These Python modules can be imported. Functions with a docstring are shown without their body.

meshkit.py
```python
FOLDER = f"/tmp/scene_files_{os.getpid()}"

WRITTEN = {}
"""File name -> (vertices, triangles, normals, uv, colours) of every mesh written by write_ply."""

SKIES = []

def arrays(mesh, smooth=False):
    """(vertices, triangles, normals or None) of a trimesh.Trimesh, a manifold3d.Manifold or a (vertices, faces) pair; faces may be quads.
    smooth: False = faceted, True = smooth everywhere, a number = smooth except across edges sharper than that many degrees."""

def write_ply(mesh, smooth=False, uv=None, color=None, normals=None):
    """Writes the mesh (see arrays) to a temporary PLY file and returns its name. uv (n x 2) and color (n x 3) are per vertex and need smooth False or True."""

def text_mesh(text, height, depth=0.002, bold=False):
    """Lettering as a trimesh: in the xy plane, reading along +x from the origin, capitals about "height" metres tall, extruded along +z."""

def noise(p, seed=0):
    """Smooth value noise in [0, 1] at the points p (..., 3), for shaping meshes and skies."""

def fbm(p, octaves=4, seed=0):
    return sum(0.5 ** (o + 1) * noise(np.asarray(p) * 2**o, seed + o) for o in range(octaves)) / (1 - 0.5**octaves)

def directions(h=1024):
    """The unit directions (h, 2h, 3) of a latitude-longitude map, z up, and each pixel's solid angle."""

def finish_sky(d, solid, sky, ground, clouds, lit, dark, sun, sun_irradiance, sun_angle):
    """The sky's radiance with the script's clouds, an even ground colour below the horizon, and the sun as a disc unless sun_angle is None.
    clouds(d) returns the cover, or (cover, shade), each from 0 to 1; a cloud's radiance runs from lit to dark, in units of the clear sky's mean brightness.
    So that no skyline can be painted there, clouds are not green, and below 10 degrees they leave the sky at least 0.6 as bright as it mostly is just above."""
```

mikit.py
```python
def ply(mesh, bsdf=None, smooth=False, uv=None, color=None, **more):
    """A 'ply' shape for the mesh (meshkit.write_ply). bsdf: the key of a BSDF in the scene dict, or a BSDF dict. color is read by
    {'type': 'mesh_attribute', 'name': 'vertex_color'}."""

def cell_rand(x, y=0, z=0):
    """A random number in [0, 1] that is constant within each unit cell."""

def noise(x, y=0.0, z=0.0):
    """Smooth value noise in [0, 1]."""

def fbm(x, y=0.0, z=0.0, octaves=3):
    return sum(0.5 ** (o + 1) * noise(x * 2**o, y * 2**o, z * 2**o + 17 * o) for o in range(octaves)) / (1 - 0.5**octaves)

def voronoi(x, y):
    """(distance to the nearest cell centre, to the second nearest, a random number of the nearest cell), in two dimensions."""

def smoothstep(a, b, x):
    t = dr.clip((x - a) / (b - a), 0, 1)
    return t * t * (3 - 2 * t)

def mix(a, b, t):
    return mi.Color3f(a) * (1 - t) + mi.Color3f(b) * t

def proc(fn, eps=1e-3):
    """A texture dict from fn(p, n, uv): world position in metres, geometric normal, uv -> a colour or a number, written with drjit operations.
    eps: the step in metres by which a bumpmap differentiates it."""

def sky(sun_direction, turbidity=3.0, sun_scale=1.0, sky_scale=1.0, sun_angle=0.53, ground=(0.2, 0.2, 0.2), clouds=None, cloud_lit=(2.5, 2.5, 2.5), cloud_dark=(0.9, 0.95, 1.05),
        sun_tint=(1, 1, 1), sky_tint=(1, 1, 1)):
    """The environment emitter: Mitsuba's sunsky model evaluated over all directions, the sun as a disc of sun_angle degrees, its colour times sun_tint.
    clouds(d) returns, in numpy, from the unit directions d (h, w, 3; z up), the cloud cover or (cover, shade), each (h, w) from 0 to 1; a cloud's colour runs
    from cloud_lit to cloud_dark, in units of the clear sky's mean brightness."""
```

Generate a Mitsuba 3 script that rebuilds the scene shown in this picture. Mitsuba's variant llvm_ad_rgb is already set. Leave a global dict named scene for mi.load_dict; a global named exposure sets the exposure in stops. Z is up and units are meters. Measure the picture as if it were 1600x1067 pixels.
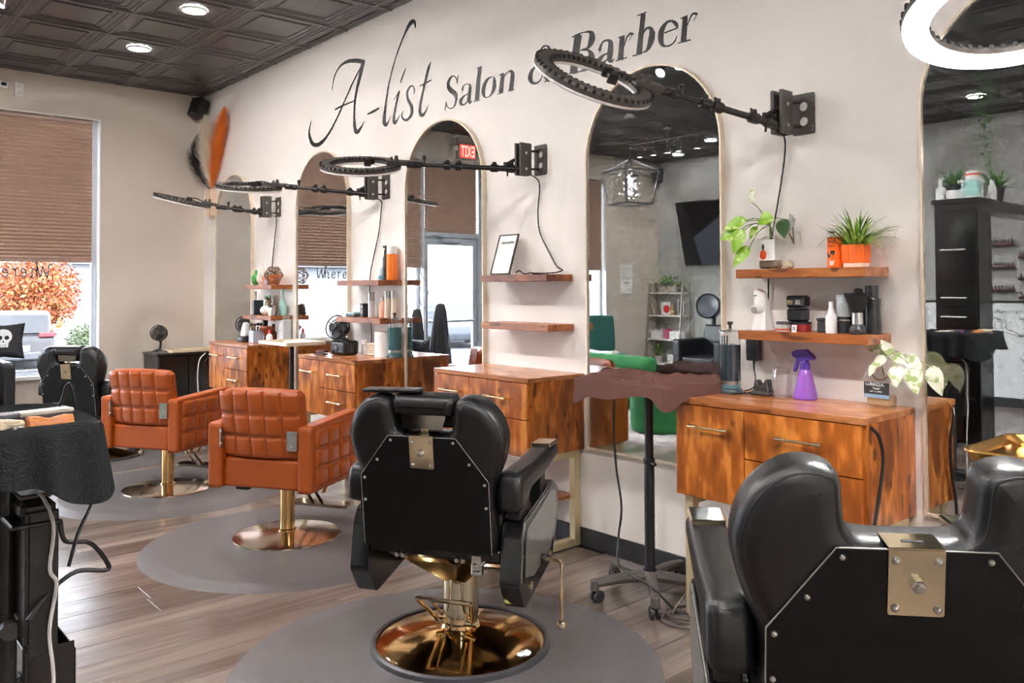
import math, random, json
import numpy as np, trimesh, manifold3d as m3
import drjit as dr, mitsuba as mi
import mikit, meshkit
from mikit import proc, fbm, noise, cell_rand, smoothstep, mix
from shapely.geometry import Polygon, Point
from shapely.ops import unary_union
T = mi.ScalarTransform4f
scene, labels = {}, {}
# ---------------------------------------------------------------- camera, sky, exposure
EYE = (8.4349, -3.17, 1.3518)
FWD = (-0.75635, 0.653734, 0.02379)
UP = (0.02102, -0.01206, 0.99971)
scene['camera'] = {'type': 'perspective', 'fov_axis': 'x', 'fov': 62.94, 'near_clip': 0.05, 'far_clip': 200.0,
                   'principal_point_offset_x': 0.0, 'principal_point_offset_y': 114.52 / 1067,
                   'to_world': T().look_at(origin=list(EYE), target=[EYE[i] + FWD[i] for i in range(3)], up=list(UP))}
scene['sky'] = mikit.sky((-0.3, 0.75, 0.6), turbidity=5.0, sun_scale=0.0, sky_scale=1.0, ground=(0.45, 0.45, 0.45),
                         clouds=lambda d: (np.clip(0.75 + 0.5 * (meshkit.fbm(d * 2.5 + 7, 4) - 0.5), 0, 1), 0.3 * meshkit.fbm(d * 3.0, 3)),
                         cloud_lit=(1.6, 1.63, 1.7), cloud_dark=(1.0, 1.03, 1.1))
SKY_GAIN = 34.0
CAN_L = 270.0
exposure = 1.62
scene['sky']['scale'] = SKY_GAIN
H = 3.30          # ceiling height
YB = -7.2         # opposite wall
XR = 10.0         # wall behind the camera
# ---------------------------------------------------------------- names, things, parts
rnd = random.Random(7)
def numbered(k):
    if k not in TAKEN: TAKEN.add(k); return k
    n = 1
    while f'{k}_{n:03d}' in TAKEN: n += 1
    k = f'{k}_{n:03d}'; TAKEN.add(k); return k
TAKEN = set()
class Thing:
    def __init__(s, name, label=None, cat=None, loc=(0, 0, 0), rz=0.0, group=None, kind=None, tw=None):
        s.key = numbered(name)
        s.tw = tw if tw is not None else T().translate(list(loc)).rotate([0, 0, 1], rz)
        d = {}
        if label: d['label'] = label
        if cat: d['category'] = cat
        if group: d['group'] = group
        if kind: d['kind'] = kind
        if d: labels[s.key] = d
    def part(s, name, mesh, mat, smooth=35, parent=None, label=None, kind=None, **more):
        k = numbered(f'{parent or s.key}__{name}')
        scene[k] = mikit.ply(mesh, M(mat), smooth, **more) if not isinstance(mesh, dict) else dict(mesh)
        scene[k]['to_world'] = s.tw
        if label or kind:
            labels[k] = {a: b for a, b in (('label', label), ('kind', kind)) if b}
        return k
    def one(s, mesh, mat, smooth=35, **more):
        scene[s.key] = mikit.ply(mesh, M(mat), smooth, **more); scene[s.key]['to_world'] = s.tw
        return s
    def dup(s, label, loc=(0, 0, 0), rz=0.0, group=None, tw=None, name=None, skip=()):
        base = s.key.rsplit('_', 1)[0] if s.key[-3:].isdigit() else s.key
        t = Thing(name or base, label, labels[s.key].get('category'), loc, rz, group or labels[s.key].get('group'), tw=tw)
        for k in [k for k in scene if k == s.key or k.startswith(s.key + '__')]:
            sub = k[len(s.key):]
            if any(sub.startswith('__' + x) for x in skip): continue
            scene[t.key + sub] = {**scene[k], 'to_world': t.tw}; TAKEN.add(t.key + sub)
            if k in labels and k != s.key: labels[t.key + sub] = dict(labels[k])
        return t
def structure(name, mesh, mat, smooth=35):
    k = numbered(name); scene[k] = mikit.ply(mesh, M(mat), smooth); labels[k] = {'kind': 'structure'}; return k
def spart(parent, name, mesh, mat, smooth=35, tw=None, label=None, kind=None, **more):
    k = numbered(f'{parent}__{name}')
    scene[k] = dict(mesh) if isinstance(mesh, dict) else mikit.ply(mesh, M(mat), smooth, **more)
    if tw is not None: scene[k]['to_world'] = tw
    if label or kind: labels[k] = {a: b for a, b in (('label', label), ('kind', kind)) if b}
    return k
# ---------------------------------------------------------------- materials
def lin(h):
    if not isinstance(h, str): return [float(x) for x in h]
    c = [int(h[i:i + 2], 16) / 255 for i in (0, 2, 4)]
    return [x / 12.92 if x <= .04045 else ((x + .055) / 1.055) ** 2.4 for x in c]
def rgb(h): return {'type': 'rgb', 'value': lin(h)}
def pr(color, rough=.5, metal=0.0, spec=.5, **k):
    c = color if isinstance(color, dict) else rgb(color)
    return {'type': 'twosided', 'bsdf': {'type': 'principled', 'base_color': c, 'roughness': rough, 'metallic': metal, 'specular': spec, **k}}
def bump(b, fn, scale, eps=1e-3):
    inner = b['bsdf']
    return {'type': 'twosided', 'bsdf': {'type': 'bumpmap', 'arbitrary': proc(fn, eps), 'scale': scale, 'bsdf': inner}}
MATS = {}
def M(n):
    if isinstance(n, dict): return n
    k = 'mat_' + n.replace('#', 'hex_')
    if k not in scene:
        if n in MATS: scene[k] = MATS[n]
        elif n[0] == '#':               # '#rrggbb,roughness[,metallic]'
            a = n[1:].split(','); scene.__setitem__(k := 'mat_' + n[1:].replace(',', '_').replace('.', 'p'), pr(a[0], float(a[1]) if len(a) > 1 else .5, float(a[2]) if len(a) > 2 else 0.0))
        else: raise KeyError(n)
    return k
def woodfn(axis, dark, mid, light, s=1.0, seed=0.0):
    def fn(p, n, uv):
        if axis == 'z': a, b, c = p.z, p.x, p.y
        elif axis == 'x': a, b, c = p.x, p.y, p.z
        else: a, b, c = p.y, p.x, p.z
        w = fbm(a * 2.2 * s + seed, b * 6 * s, c * 6 * s, 4)
        g = fbm(a * 9 * s + 9 + seed, (b + .05 * w) * 30 * s, c * 30 * s, 4)
        f = noise(a * 16 * s, b * 330 * s + w * 8, c * 330 * s)
        f2 = noise(a * 60 * s, b * 420 * s, c * 420 * s)
        k = smoothstep(.52, .74, fbm(a * 5.2 * s + seed, b * 9 * s + 3, c * 9 * s, 3))
        k2 = smoothstep(.74, .84, noise(a * 17 * s + 5 + seed, b * 34 * s + 3, c * 34 * s))
        t = smoothstep(.25, .62, .5 * w + .5 * g)
        col = mix(dark, mid, .35 + .65 * t)
        col = mix(col, light, smoothstep(.45, .75, g) * .75)
        col = col * (.86 + .2 * f) * (.93 + .14 * f2)
        return mix(mix(col, dark, k * .8), mi.Color3f(dark) * .4, k2 * .75)
    return proc(fn)
def L3(h): return lin(h)
MATS['cab_wood'] = pr(woodfn('z', L3('55260c'), L3('a3561d'), L3('c98039')), .28)
MATS['cab_top'] = pr(woodfn('x', L3('7c4420'), L3('a4663a'), L3('b98052'), .8, 4.0), .22)
MATS['shelf_wood'] = pr(woodfn('x', L3('6a3014'), L3('96552a'), L3('b4713c'), 1.1, 2.0), .3)
def plankmat(c0, c1, seed):
    a, b = np.array(lin(c0)), np.array(lin(c1))
    def fn(p, n, uv):
        w = fbm(p.x * 9 + seed, p.y * 1.1, 0, 3)
        g = fbm(p.x * 60 + w * 3 + seed, p.y * 3.0, 1.0, 3)
        f = noise(p.x * 420, p.y * 9 + seed, 0)
        t = smoothstep(.2, .8, .6 * w + .4 * g)
        return mix(a.tolist(), b.tolist(), t) * (.9 + .14 * f)
    def ro(p, n, uv): return .17 + .11 * fbm(p.x * 20, p.y * 4, 0, 2)
    return {'type': 'twosided', 'bsdf': {'type': 'principled', 'base_color': proc(fn), 'roughness': proc(ro), 'specular': .9}}
for i, (a, b) in enumerate([('4c423d', '6c6058'), ('564b46', '786b63'), ('433a34', '60544d'), ('5d524c', '80746c')]):
    MATS[f'plank{i}'] = plankmat(a, b, 3.1 * i)
def wallfn(c):
    c = np.array(lin(c))
    def fn(p, n, uv): return mi.Color3f(*c.tolist()) * (.985 + .03 * fbm(p.x * 1.2 + 3, p.y * 1.2, p.z * 1.2, 3))
    return proc(fn)
MATS['wall'] = pr(wallfn('e9e3dd'), .45, spec=.35)
MATS['wall_tan'] = pr(wallfn('c3b8ad'), .5, spec=.3)
MATS['wall_grey'] = pr(wallfn('a9a9a6'), .5, spec=.3)
MATS['ceil'] = pr('302e2f', .34)
MATS['ceilbar'] = pr('3a3737', .34)
MATS['baseboard'] = pr('23252a', .42)
MATS['leather'] = bump(pr('0a0a0c', .36, spec=.55), lambda p, n, uv: fbm(p.x * 260, p.y * 260, p.z * 260, 2), .0004, 4e-4)
MATS['vinylback'] = bump(pr('060607', .45, spec=.25), lambda p, n, uv: fbm(p.x * 7, p.y * 7, p.z * 14, 2), .006, 2e-3)
MATS['tan'] = bump(pr('96430f', .36), lambda p, n, uv: fbm(p.x * 300, p.y * 300, p.z * 300, 2), .0003, 4e-4)
MATS['gloss_black'] = pr('050506', .12, clearcoat=.6, clearcoat_gloss=.95)
MATS['black'] = pr('0f0f10', .42)
MATS['matte_black'] = pr('1b1b1d', .6)
MATS['ring_black'] = pr('3b3632', .42)
MATS['arm_black'] = pr('1d1b1a', .28, .2, spec=.6)
MATS['gold'] = pr('e6b97c', .10, 1.0)
MATS['chrome_gold'] = pr('ecdcbb', .10, 1.0)
MATS['champagne'] = pr('cdbd97', .32, .55)
MATS['handle'] = pr('ead9ad', .22, 1.0)
MATS['chrome'] = pr('dcdcda', .08, 1.0)
MATS['chrome_dark'] = pr('8f8578', .10, 1.0)
MATS['steel'] = pr('b9bab8', .3, 1.0)
MATS['screw'] = pr('c9c5be', .25, 1.0)
MATS['alu'] = pr('aeb4bb', .35, .6)
MATS['white_frame'] = pr('e9e9ea', .4)
MATS['mirror'] = {'type': 'twosided', 'bsdf': {'type': 'conductor', 'material': 'none', 'specular_reflectance': {'type': 'rgb', 'value': [.66, .685, .70]}}}
MATS['mirror_frame'] = pr('dccdb8', .35, .3)
MATS['pane'] = {'type': 'thindielectric', 'int_ior': 1.5}
MATS['glass'] = {'type': 'dielectric', 'int_ior': 1.5}
MATS['thin_glass'] = {'type': 'thindielectric', 'int_ior': 1.75}
MATS['blind'] = {'type': 'twosided', 'bsdf': {'type': 'diffuse', 'reflectance': rgb('ab9080')}}
MATS['white_plastic'] = pr('ececea', .35)
MATS['diffuser'] = pr('f2f0ec', .5)
MATS['vinyl_letter'] = pr('0b0a09', .4, spec=.35)
MATS['mat_rubber'] = bump(pr('565354', .38), lambda p, n, uv: fbm(p.x * 30, p.y * 30, 0, 3), .002, 2e-3)
MATS['purple'] = pr('8a4fb3', .15, clearcoat=.8)
MATS['gold_pan'] = pr('d9a55c', .22, 1.0)
MATS['towel_grey'] = bump(pr('15181a', .95, sheen=.25), lambda p, n, uv: fbm(p.x * 300, p.y * 300, p.z * 300, 2), .009, 8e-4)
MATS['towel_brown'] = bump(pr('614039', .95, sheen=.5), lambda p, n, uv: fbm(p.x * 300, p.y * 300, p.z * 300, 2), .009, 8e-4)
def leafmat(c, c2=None, thr=.5):
    a, b = np.array(lin(c)), np.array(lin(c2 or c))
    def fn(p, n, uv): return mix(a.tolist(), b.tolist(), smoothstep(thr - .08, thr + .08, fbm(p.x * 45, p.y * 45, p.z * 45, 3)))
    return {'type': 'twosided', 'bsdf': {'type': 'principled', 'base_color': proc(fn) if c2 else rgb(c), 'roughness': .38}}
MATS['leaf_lime'] = leafmat('86b52a', 'c9d98a', .62)
MATS['leaf_green'] = leafmat('4c7d23')
MATS['leaf_dark'] = leafmat('3c5a33')
MATS['leaf_pale'] = leafmat('a9bd76', 'eef0dc', .42)
MATS['leaf_grass'] = leafmat('6f9d33', 'a9c76a', .55)
MATS['leaf_agave'] = leafmat('4f7550', '86a860', .55)
def emit(c, r): return {'type': 'area', 'radiance': {'type': 'rgb', 'value': [x * r for x in c]}}
# ---------------------------------------------------------------- mesh helpers
cat = trimesh.util.concatenate
def cb(sx, sy, sz, at=(0, 0, 0), c=.003):
    c = min(c, sx * .49, sy * .49, sz * .49); h = np.array([sx, sy, sz]) / 2; v = []
    for s in np.ndindex(2, 2, 2):
        g = np.array(s) * 2 - 1
        for k in range(3):
            q = h - c; q[k] = h[k]; v.append(g * q)
    m = trimesh.convex.convex_hull(np.array(v)); m.apply_translation(at); return m
def bx(x0, x1, y0, y1, z0, z1, c=.003):
    return cb(x1 - x0, y1 - y0, z1 - z0, ((x0 + x1) / 2, (y0 + y1) / 2, (z0 + z1) / 2), c)
def frame_to(p0, p1):
    p0, p1 = np.array(p0, float), np.array(p1, float); w = p1 - p0; L = np.linalg.norm(w); w /= L
    u = np.cross(w, [0, 0, 1] if abs(w[2]) < .9 else [1, 0, 0]); u /= np.linalg.norm(u); v = np.cross(w, u)
    m = np.eye(4); m[:3, 0], m[:3, 1], m[:3, 2], m[:3, 3] = u, v, w, p0
    if np.linalg.det(m[:3, :3]) < 0: m[:3, 1] *= -1
    return m, L
def cyl(p0, p1, r, n=16, r1=None):
    m, L = frame_to(p0, p1); c = min(.15 * r, .15 * L, .003) if r1 is None else 0
    if r1 is None: prof = [(0, 0), (r - c, 0), (r, c), (r, L - c), (r - c, L), (0, L)]
    else: prof = [(0, 0), (r, 0), (r1, L), (0, L)]
    q = lathe(prof, n=n); q.apply_transform(m); return q
def bar(p0, p1, w, h, c=.002):
    m, L = frame_to(p0, p1); q = cb(w, h, L, (0, 0, L / 2), c); q.apply_transform(m); return q
def lathe(prof, at=(0, 0, 0), n=24):
    prof = np.array(prof, float); k = len(prof); a = np.arange(n) * 2 * np.pi / n
    v = np.stack([np.outer(np.cos(a), prof[:, 0]), np.outer(np.sin(a), prof[:, 0]), np.tile(prof[:, 1], (n, 1))], -1).reshape(-1, 3)
    f = []
    for i in range(n):
        j = (i + 1) % n
        for q in range(k - 1):
            a0, a1, b0, b1 = i * k + q, i * k + q + 1, j * k + q, j * k + q + 1
            if prof[q, 0] > 1e-9: f.append((a0, b0, b1 if prof[q + 1, 0] > 1e-9 else a1))
            if prof[q + 1, 0] > 1e-9 and prof[q, 0] > 1e-9: f.append((a0, b1, a1))
            elif prof[q, 0] <= 1e-9 and prof[q + 1, 0] > 1e-9: f.append((a0, b1, a1))
    m = trimesh.Trimesh(v, f, process=False); m.merge_vertices(); m.apply_translation(at); return m
def spline(pts, n=6):
    p = np.array(pts, float)
    if len(p) < 3: return p
    q = np.vstack([2 * p[0] - p[1], p, 2 * p[-1] - p[-2]]); out = []
    for i in range(len(p) - 1):
        a, b, c, d = q[i:i + 4]
        for t in np.arange(n) / n: out.append(.5 * (2 * b + (c - a) * t + (2 * a - 5 * b + 4 * c - d) * t * t + (-a + 3 * b - 3 * c + d) * t ** 3))
    return np.vstack([out, p[-1]])
def tube(pts, r, n=8, sub=6, closed=False):
    p = spline(pts, sub) if sub > 1 else np.array(pts, float)
    k = len(p); rr = np.broadcast_to(r, (k,)) if np.ndim(r) == 0 else np.interp(np.linspace(0, 1, k), np.linspace(0, 1, len(r)), r)
    t = np.gradient(p, axis=0)
    if closed: t[0] = t[-1] = p[1] - p[-2]
    t /= np.linalg.norm(t, axis=1, keepdims=True) + 1e-12
    u = np.cross(t[0], [0, 0, 1] if abs(t[0, 2]) < .9 else [1, 0, 0]); u /= np.linalg.norm(u); us = []
    for i in range(k):
        u = u - t[i] * (u @ t[i]); u /= np.linalg.norm(u) + 1e-12; us.append(u)
    us = np.array(us); vs = np.cross(t, us); a = np.arange(n) * 2 * np.pi / n
    v = (p[:, None] + rr[:, None, None] * (np.cos(a)[None, :, None] * us[:, None] + np.sin(a)[None, :, None] * vs[:, None])).reshape(-1, 3); f = []
    for i in range(k - 1):
        for j in range(n):
            b = (j + 1) % n; f += [(i * n + j, i * n + b, (i + 1) * n + b), (i * n + j, (i + 1) * n + b, (i + 1) * n + j)]
    v = np.vstack([v, p[0], p[-1]])
    for j in range(n):
        b = (j + 1) % n; f += [(k * n, b, j), (k * n + 1, (k - 1) * n + j, (k - 1) * n + b)]
    return trimesh.Trimesh(v, f, process=False)
AX = {'xy': np.eye(3), 'xz': np.array([[1, 0, 0], [0, 0, 1], [0, -1, 0]], float).T, 'yz': np.array([[0, 1, 0], [0, 0, 1], [1, 0, 0]], float).T}
def plane(m, ax, at=(0, 0, 0)):
    v = np.array(m.vertices)
    if ax == 'xz': v = np.stack([v[:, 0], -v[:, 2], v[:, 1]], 1)
    elif ax == 'yz': v = np.stack([v[:, 2], v[:, 0], v[:, 1]], 1)
    return trimesh.Trimesh(v + np.array(at, float), m.faces, process=False)
def prism(poly, t, ax='xy', at=(0, 0, 0), holes=None):
    """outline (a, b) extruded by t; 'xz': faces -y, thickness towards -y; 'yz': thickness towards +x."""
    p = poly if hasattr(poly, 'exterior') else Polygon(poly, holes or [])
    return plane(trimesh.creation.extrude_polygon(p, t, engine='earcut'), ax, at)
def resample(poly, n):
    p = np.array(poly, float); q = np.vstack([p, p[:1]]); d = np.r_[0, np.cumsum(np.linalg.norm(np.diff(q, axis=0), axis=1))]
    s = np.linspace(0, d[-1], n, endpoint=False); return np.stack([np.interp(s, d, q[:, 0]), np.interp(s, d, q[:, 1])], 1)
def puff(poly, t, r, n=96, steps=4, ax='xy', at=(0, 0, 0), smooth_outline=True, dome=0.0):
    """upholstered slab: outline swollen to thickness t with rounded rims of radius r."""
    p = np.array(poly, float)
    if smooth_outline: p = np.vstack([spline(np.vstack([p, p[:1]]), 6)[:-1]])
    p = resample(p, n)
    if Polygon(p).exterior.is_ccw is False: p = p[::-1]
    tg = np.roll(p, -1, 0) - np.roll(p, 1, 0); tg /= np.linalg.norm(tg, axis=1, keepdims=True) + 1e-12
    nn = np.stack([tg[:, 1], -tg[:, 0]], 1); rings = []
    ang = np.linspace(0, np.pi / 2, steps + 1)
    for a in ang[::-1]: rings.append((r * (1 - np.cos(a)), -t / 2 + r - r * np.sin(a)))
    for a in ang: rings.append((r * (1 - np.cos(a)), t / 2 - r + r * np.sin(a)))
    v = [np.c_[p - nn * i, np.full(n, z)] for i, z in rings]; k = len(rings); f = []
    for a in range(k - 1):
        for j in range(n):
            b = (j + 1) % n; f += [(a * n + j, a * n + b, (a + 1) * n + b), (a * n + j, (a + 1) * n + b, (a + 1) * n + j)]
    v = np.vstack(v); cap = Polygon(v[-n:, :2])
    import mapbox_earcut as ec
    tri = ec.triangulate_float64(v[-n:, :2].copy(), np.array([n], np.uint32)).reshape(-1, 3)
    f += [tuple(x + (k - 1) * n for x in q) for q in tri] + [tuple(x for x in q[::-1]) for q in tri]
    m = trimesh.Trimesh(v, f, process=False)
    return plane(m, ax, at)
def quilt(w, h, nx, ny, d, t, res=7, edge=.02):
    """tufted panel in xz, front towards -y: nx by ny cushions of swell d on a slab of thickness t."""
    X, Z = np.linspace(0, 1, nx * res + 1), np.linspace(0, 1, ny * res + 1); gx, gz = np.meshgrid(X, Z, indexing='ij')
    sx, sz = np.abs(np.sin(np.pi * gx * nx)), np.abs(np.sin(np.pi * gz * ny))
    y = -(t / 2 + d * (np.clip(sx, 0, 1) ** .2) * (np.clip(sz, 0, 1) ** .2))
    a, b = len(X), len(Z); front = np.stack([gx * w, y, gz * h], -1).reshape(-1, 3); f = []
    for i in range(a - 1):
        for j in range(b - 1):
            q = [i * b + j, (i + 1) * b + j, (i + 1) * b + j + 1, i * b + j + 1]; f += [(q[0], q[1], q[2]), (q[0], q[2], q[3])]
    m = trimesh.Trimesh(front, f, process=False); back = bx(0, w, -t / 2, t / 2, 0, h, edge)
    return m, back
def rot(m, ax, deg, at=(0, 0, 0)):
    m = m.copy(); m.apply_transform(trimesh.transformations.rotation_matrix(math.radians(deg), ax, at)); return m
def mv(m, *d): m = m.copy(); m.apply_translation(d); return m
def sph(c, r, n=2, s=(1, 1, 1)):
    m = trimesh.creation.icosphere(n, r); m.apply_scale(s); m.apply_translation(c); return m
def torus(R, r, at=(0, 0, 0), n=48, k=10): m = trimesh.creation.torus(R, r, n, k); m.apply_translation(at); return m
# ================================================================ the room
def holes_wall(name, mat, rects, axis):  # wall built of boxes around its openings
    return structure(name, cat([bx(*r, .0005) for r in rects]), mat, False)
structure('wall_back', bx(-.2, XR, 0, .15, -.1, H + .2, .0005), 'wall', False)
W1, DR, W2, WZ0, WZ1 = (-2.74, -.972), (-3.70, -2.78), (-6.0, -3.74), .585, 2.95
structure('wall_left', cat([bx(-.2, 0, W1[1], .0, -.1, H + .2, 0.0005), bx(-.2, 0, W1[0] - .0, W1[1], -.1, WZ0, .0005),
    bx(-.2, 0, -3.74, -.972, WZ1, H + .2, .0005), bx(-.2, 0, W2[0], -3.74, WZ1, H + .2, .0005), bx(-.2, 0, W2[0], W2[1], -.1, WZ0, .0005),
    bx(-.2, 0, YB, W2[0], -.1, H + .2, .0005)]), 'wall_tan', False)
structure('wall_front', bx(-.2, XR, YB - .15, YB, -.1, H + .2, .0005), 'wall_grey', False)
structure('wall_right', bx(XR, XR + .15, YB - .15, .15, -.1, H + .2, .0005), 'wall', False)
# floor: base and planks along y
structure('floor', bx(-.2, XR, YB - .1, .1, -.08, -.004, .0005), '#1d1815,0.6', False)
PW, PL = .18, 1.22
planks = {L: mikit.ply(cb(PW - .0016, L - .0016, .012, (0, 0, -.006), .0012), M('plank0'), False) for L in ()}
def plank_ply(L, m):
    k = (round(L, 3), m)
    if k not in planks: planks[k] = mikit.ply(cb(PW - .0018, L - .0018, .012, (0, 0, -.006), .0012), M(m), False)
    return planks[k]
allp = []
i = 0
x = 4.95 - PW * 27
while x < XR - .1:
    off = (rnd.random() * PL); y = -off
    segs = [(max(-off, YB), 0)]
    while y > YB: segs.append((max(y - PL, YB), y)); y -= PL
    for (a, b) in segs:
        if b - a < .03: continue
        allp.append((math.hypot(x - EYE[0], (a + b) / 2 - EYE[1]), x + PW / 2, a, b, rnd.choice([0, 0, 1, 1, 2, 3])))
    x += PW
def seen(p):
    dx, dy = p[1] - EYE[0], (p[2] + p[3]) / 2 - EYE[1]; u = 800 + 1307 * (dx * .654 + dy * .757) / max(.3, dx * -.756 + dy * .654)
    return (dx * -.756 + dy * .654 > .2 and -300 < u < 1900)
allp.sort(key=lambda p: (not seen(p), p[0]))
for (_, px, a, b, m) in allp[:296]:
    spart('floor', 'plank', plank_ply(b - a, f'plank{m}'), None, tw=T().translate([px, (a + b) / 2, 0]))
rest = [mv(cb(PW - .0018, b - a - .0018, .012, (0, 0, -.006), .0012), px, (a + b) / 2, 0) for (_, px, a, b, m) in allp[296:]]
spart('floor', 'plank_field', cat(rest), 'plank1', False, kind='stuff')
# ceiling: coffered panels in a bar grid
CT = .6096
structure('ceiling', bx(-.2, XR, YB - .1, .1, H + .03, H + .2, .0005), 'ceil', False)
GX, GY = 2.2765 - 4 * CT, -1.358 + 3 * CT
xs = [max(0, GX + k * CT) for k in range(0, 18) if GX + k * CT < XR]; xs = [0.0] + [v for v in xs if v > .02] + [XR]
ys = [GY - k * CT for k in range(0, 16)]; ys = [0.0] + [v for v in ys if YB + .02 < v < -.02] + [YB]
def coffer(w, d):
    rings = [(.004, .0), (.034, .0), (.040, .006), (.070, .006), (.076, .012), (.105, .012), (.110, .004), (.118, .004), (.123, .010)]
    v, f = [], []
    for (i_, z) in rings:
        a, b = max(w / 2 - i_, .005), max(d / 2 - i_, .005); v += [(-a, -b, z), (a, -b, z), (a, b, z), (-a, b, z)]
    for k in range(len(rings) - 1):
        for j in range(4):
            q = (j + 1) % 4; f += [(4 * k + j, 4 * (k + 1) + j, 4 * (k + 1) + q), (4 * k + j, 4 * (k + 1) + q, 4 * k + q)]
    k = 4 * (len(rings) - 1); f += [(k, k + 3, k + 2), (k, k + 2, k + 1)]
    return trimesh.Trimesh(v, f, process=False)
cof = {}
for i in range(len(xs) - 1):
    for j in range(len(ys) - 1):
        w, d = xs[i + 1] - xs[i], ys[j] - ys[j + 1]
        if w < .05 or d < .05: continue
        k = (round(w, 3), round(d, 3))
        if k not in cof: cof[k] = mikit.ply(coffer(w, d), M('ceil'), False)
        spart('ceiling', 'panel', cof[k], None, tw=T().translate([(xs[i] + xs[i + 1]) / 2, (ys[j] + ys[j + 1]) / 2, H]))
for v in xs[1:-1]: spart('ceiling', 'grid_bar', bx(v - .012, v + .012, YB, 0, H - .006, H + .01, .003), 'ceilbar', False)
for v in ys[1:-1]: spart('ceiling', 'grid_bar', bx(0, XR, v - .012, v + .012, H - .005, H + .01, .003), 'ceilbar', False)
structure('baseboard_back', bx(0, XR, -.012, 0, 0, .098, .003), 'baseboard')
structure('baseboard_left', cat([bx(0, .012, a, b, 0, .098, .003) for a, b in ((-2.72, 0), (YB, -3.75))]), 'baseboard')
structure('baseboard_front', bx(0, XR, YB, YB + .012, 0, .098, .003), 'baseboard')
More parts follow.
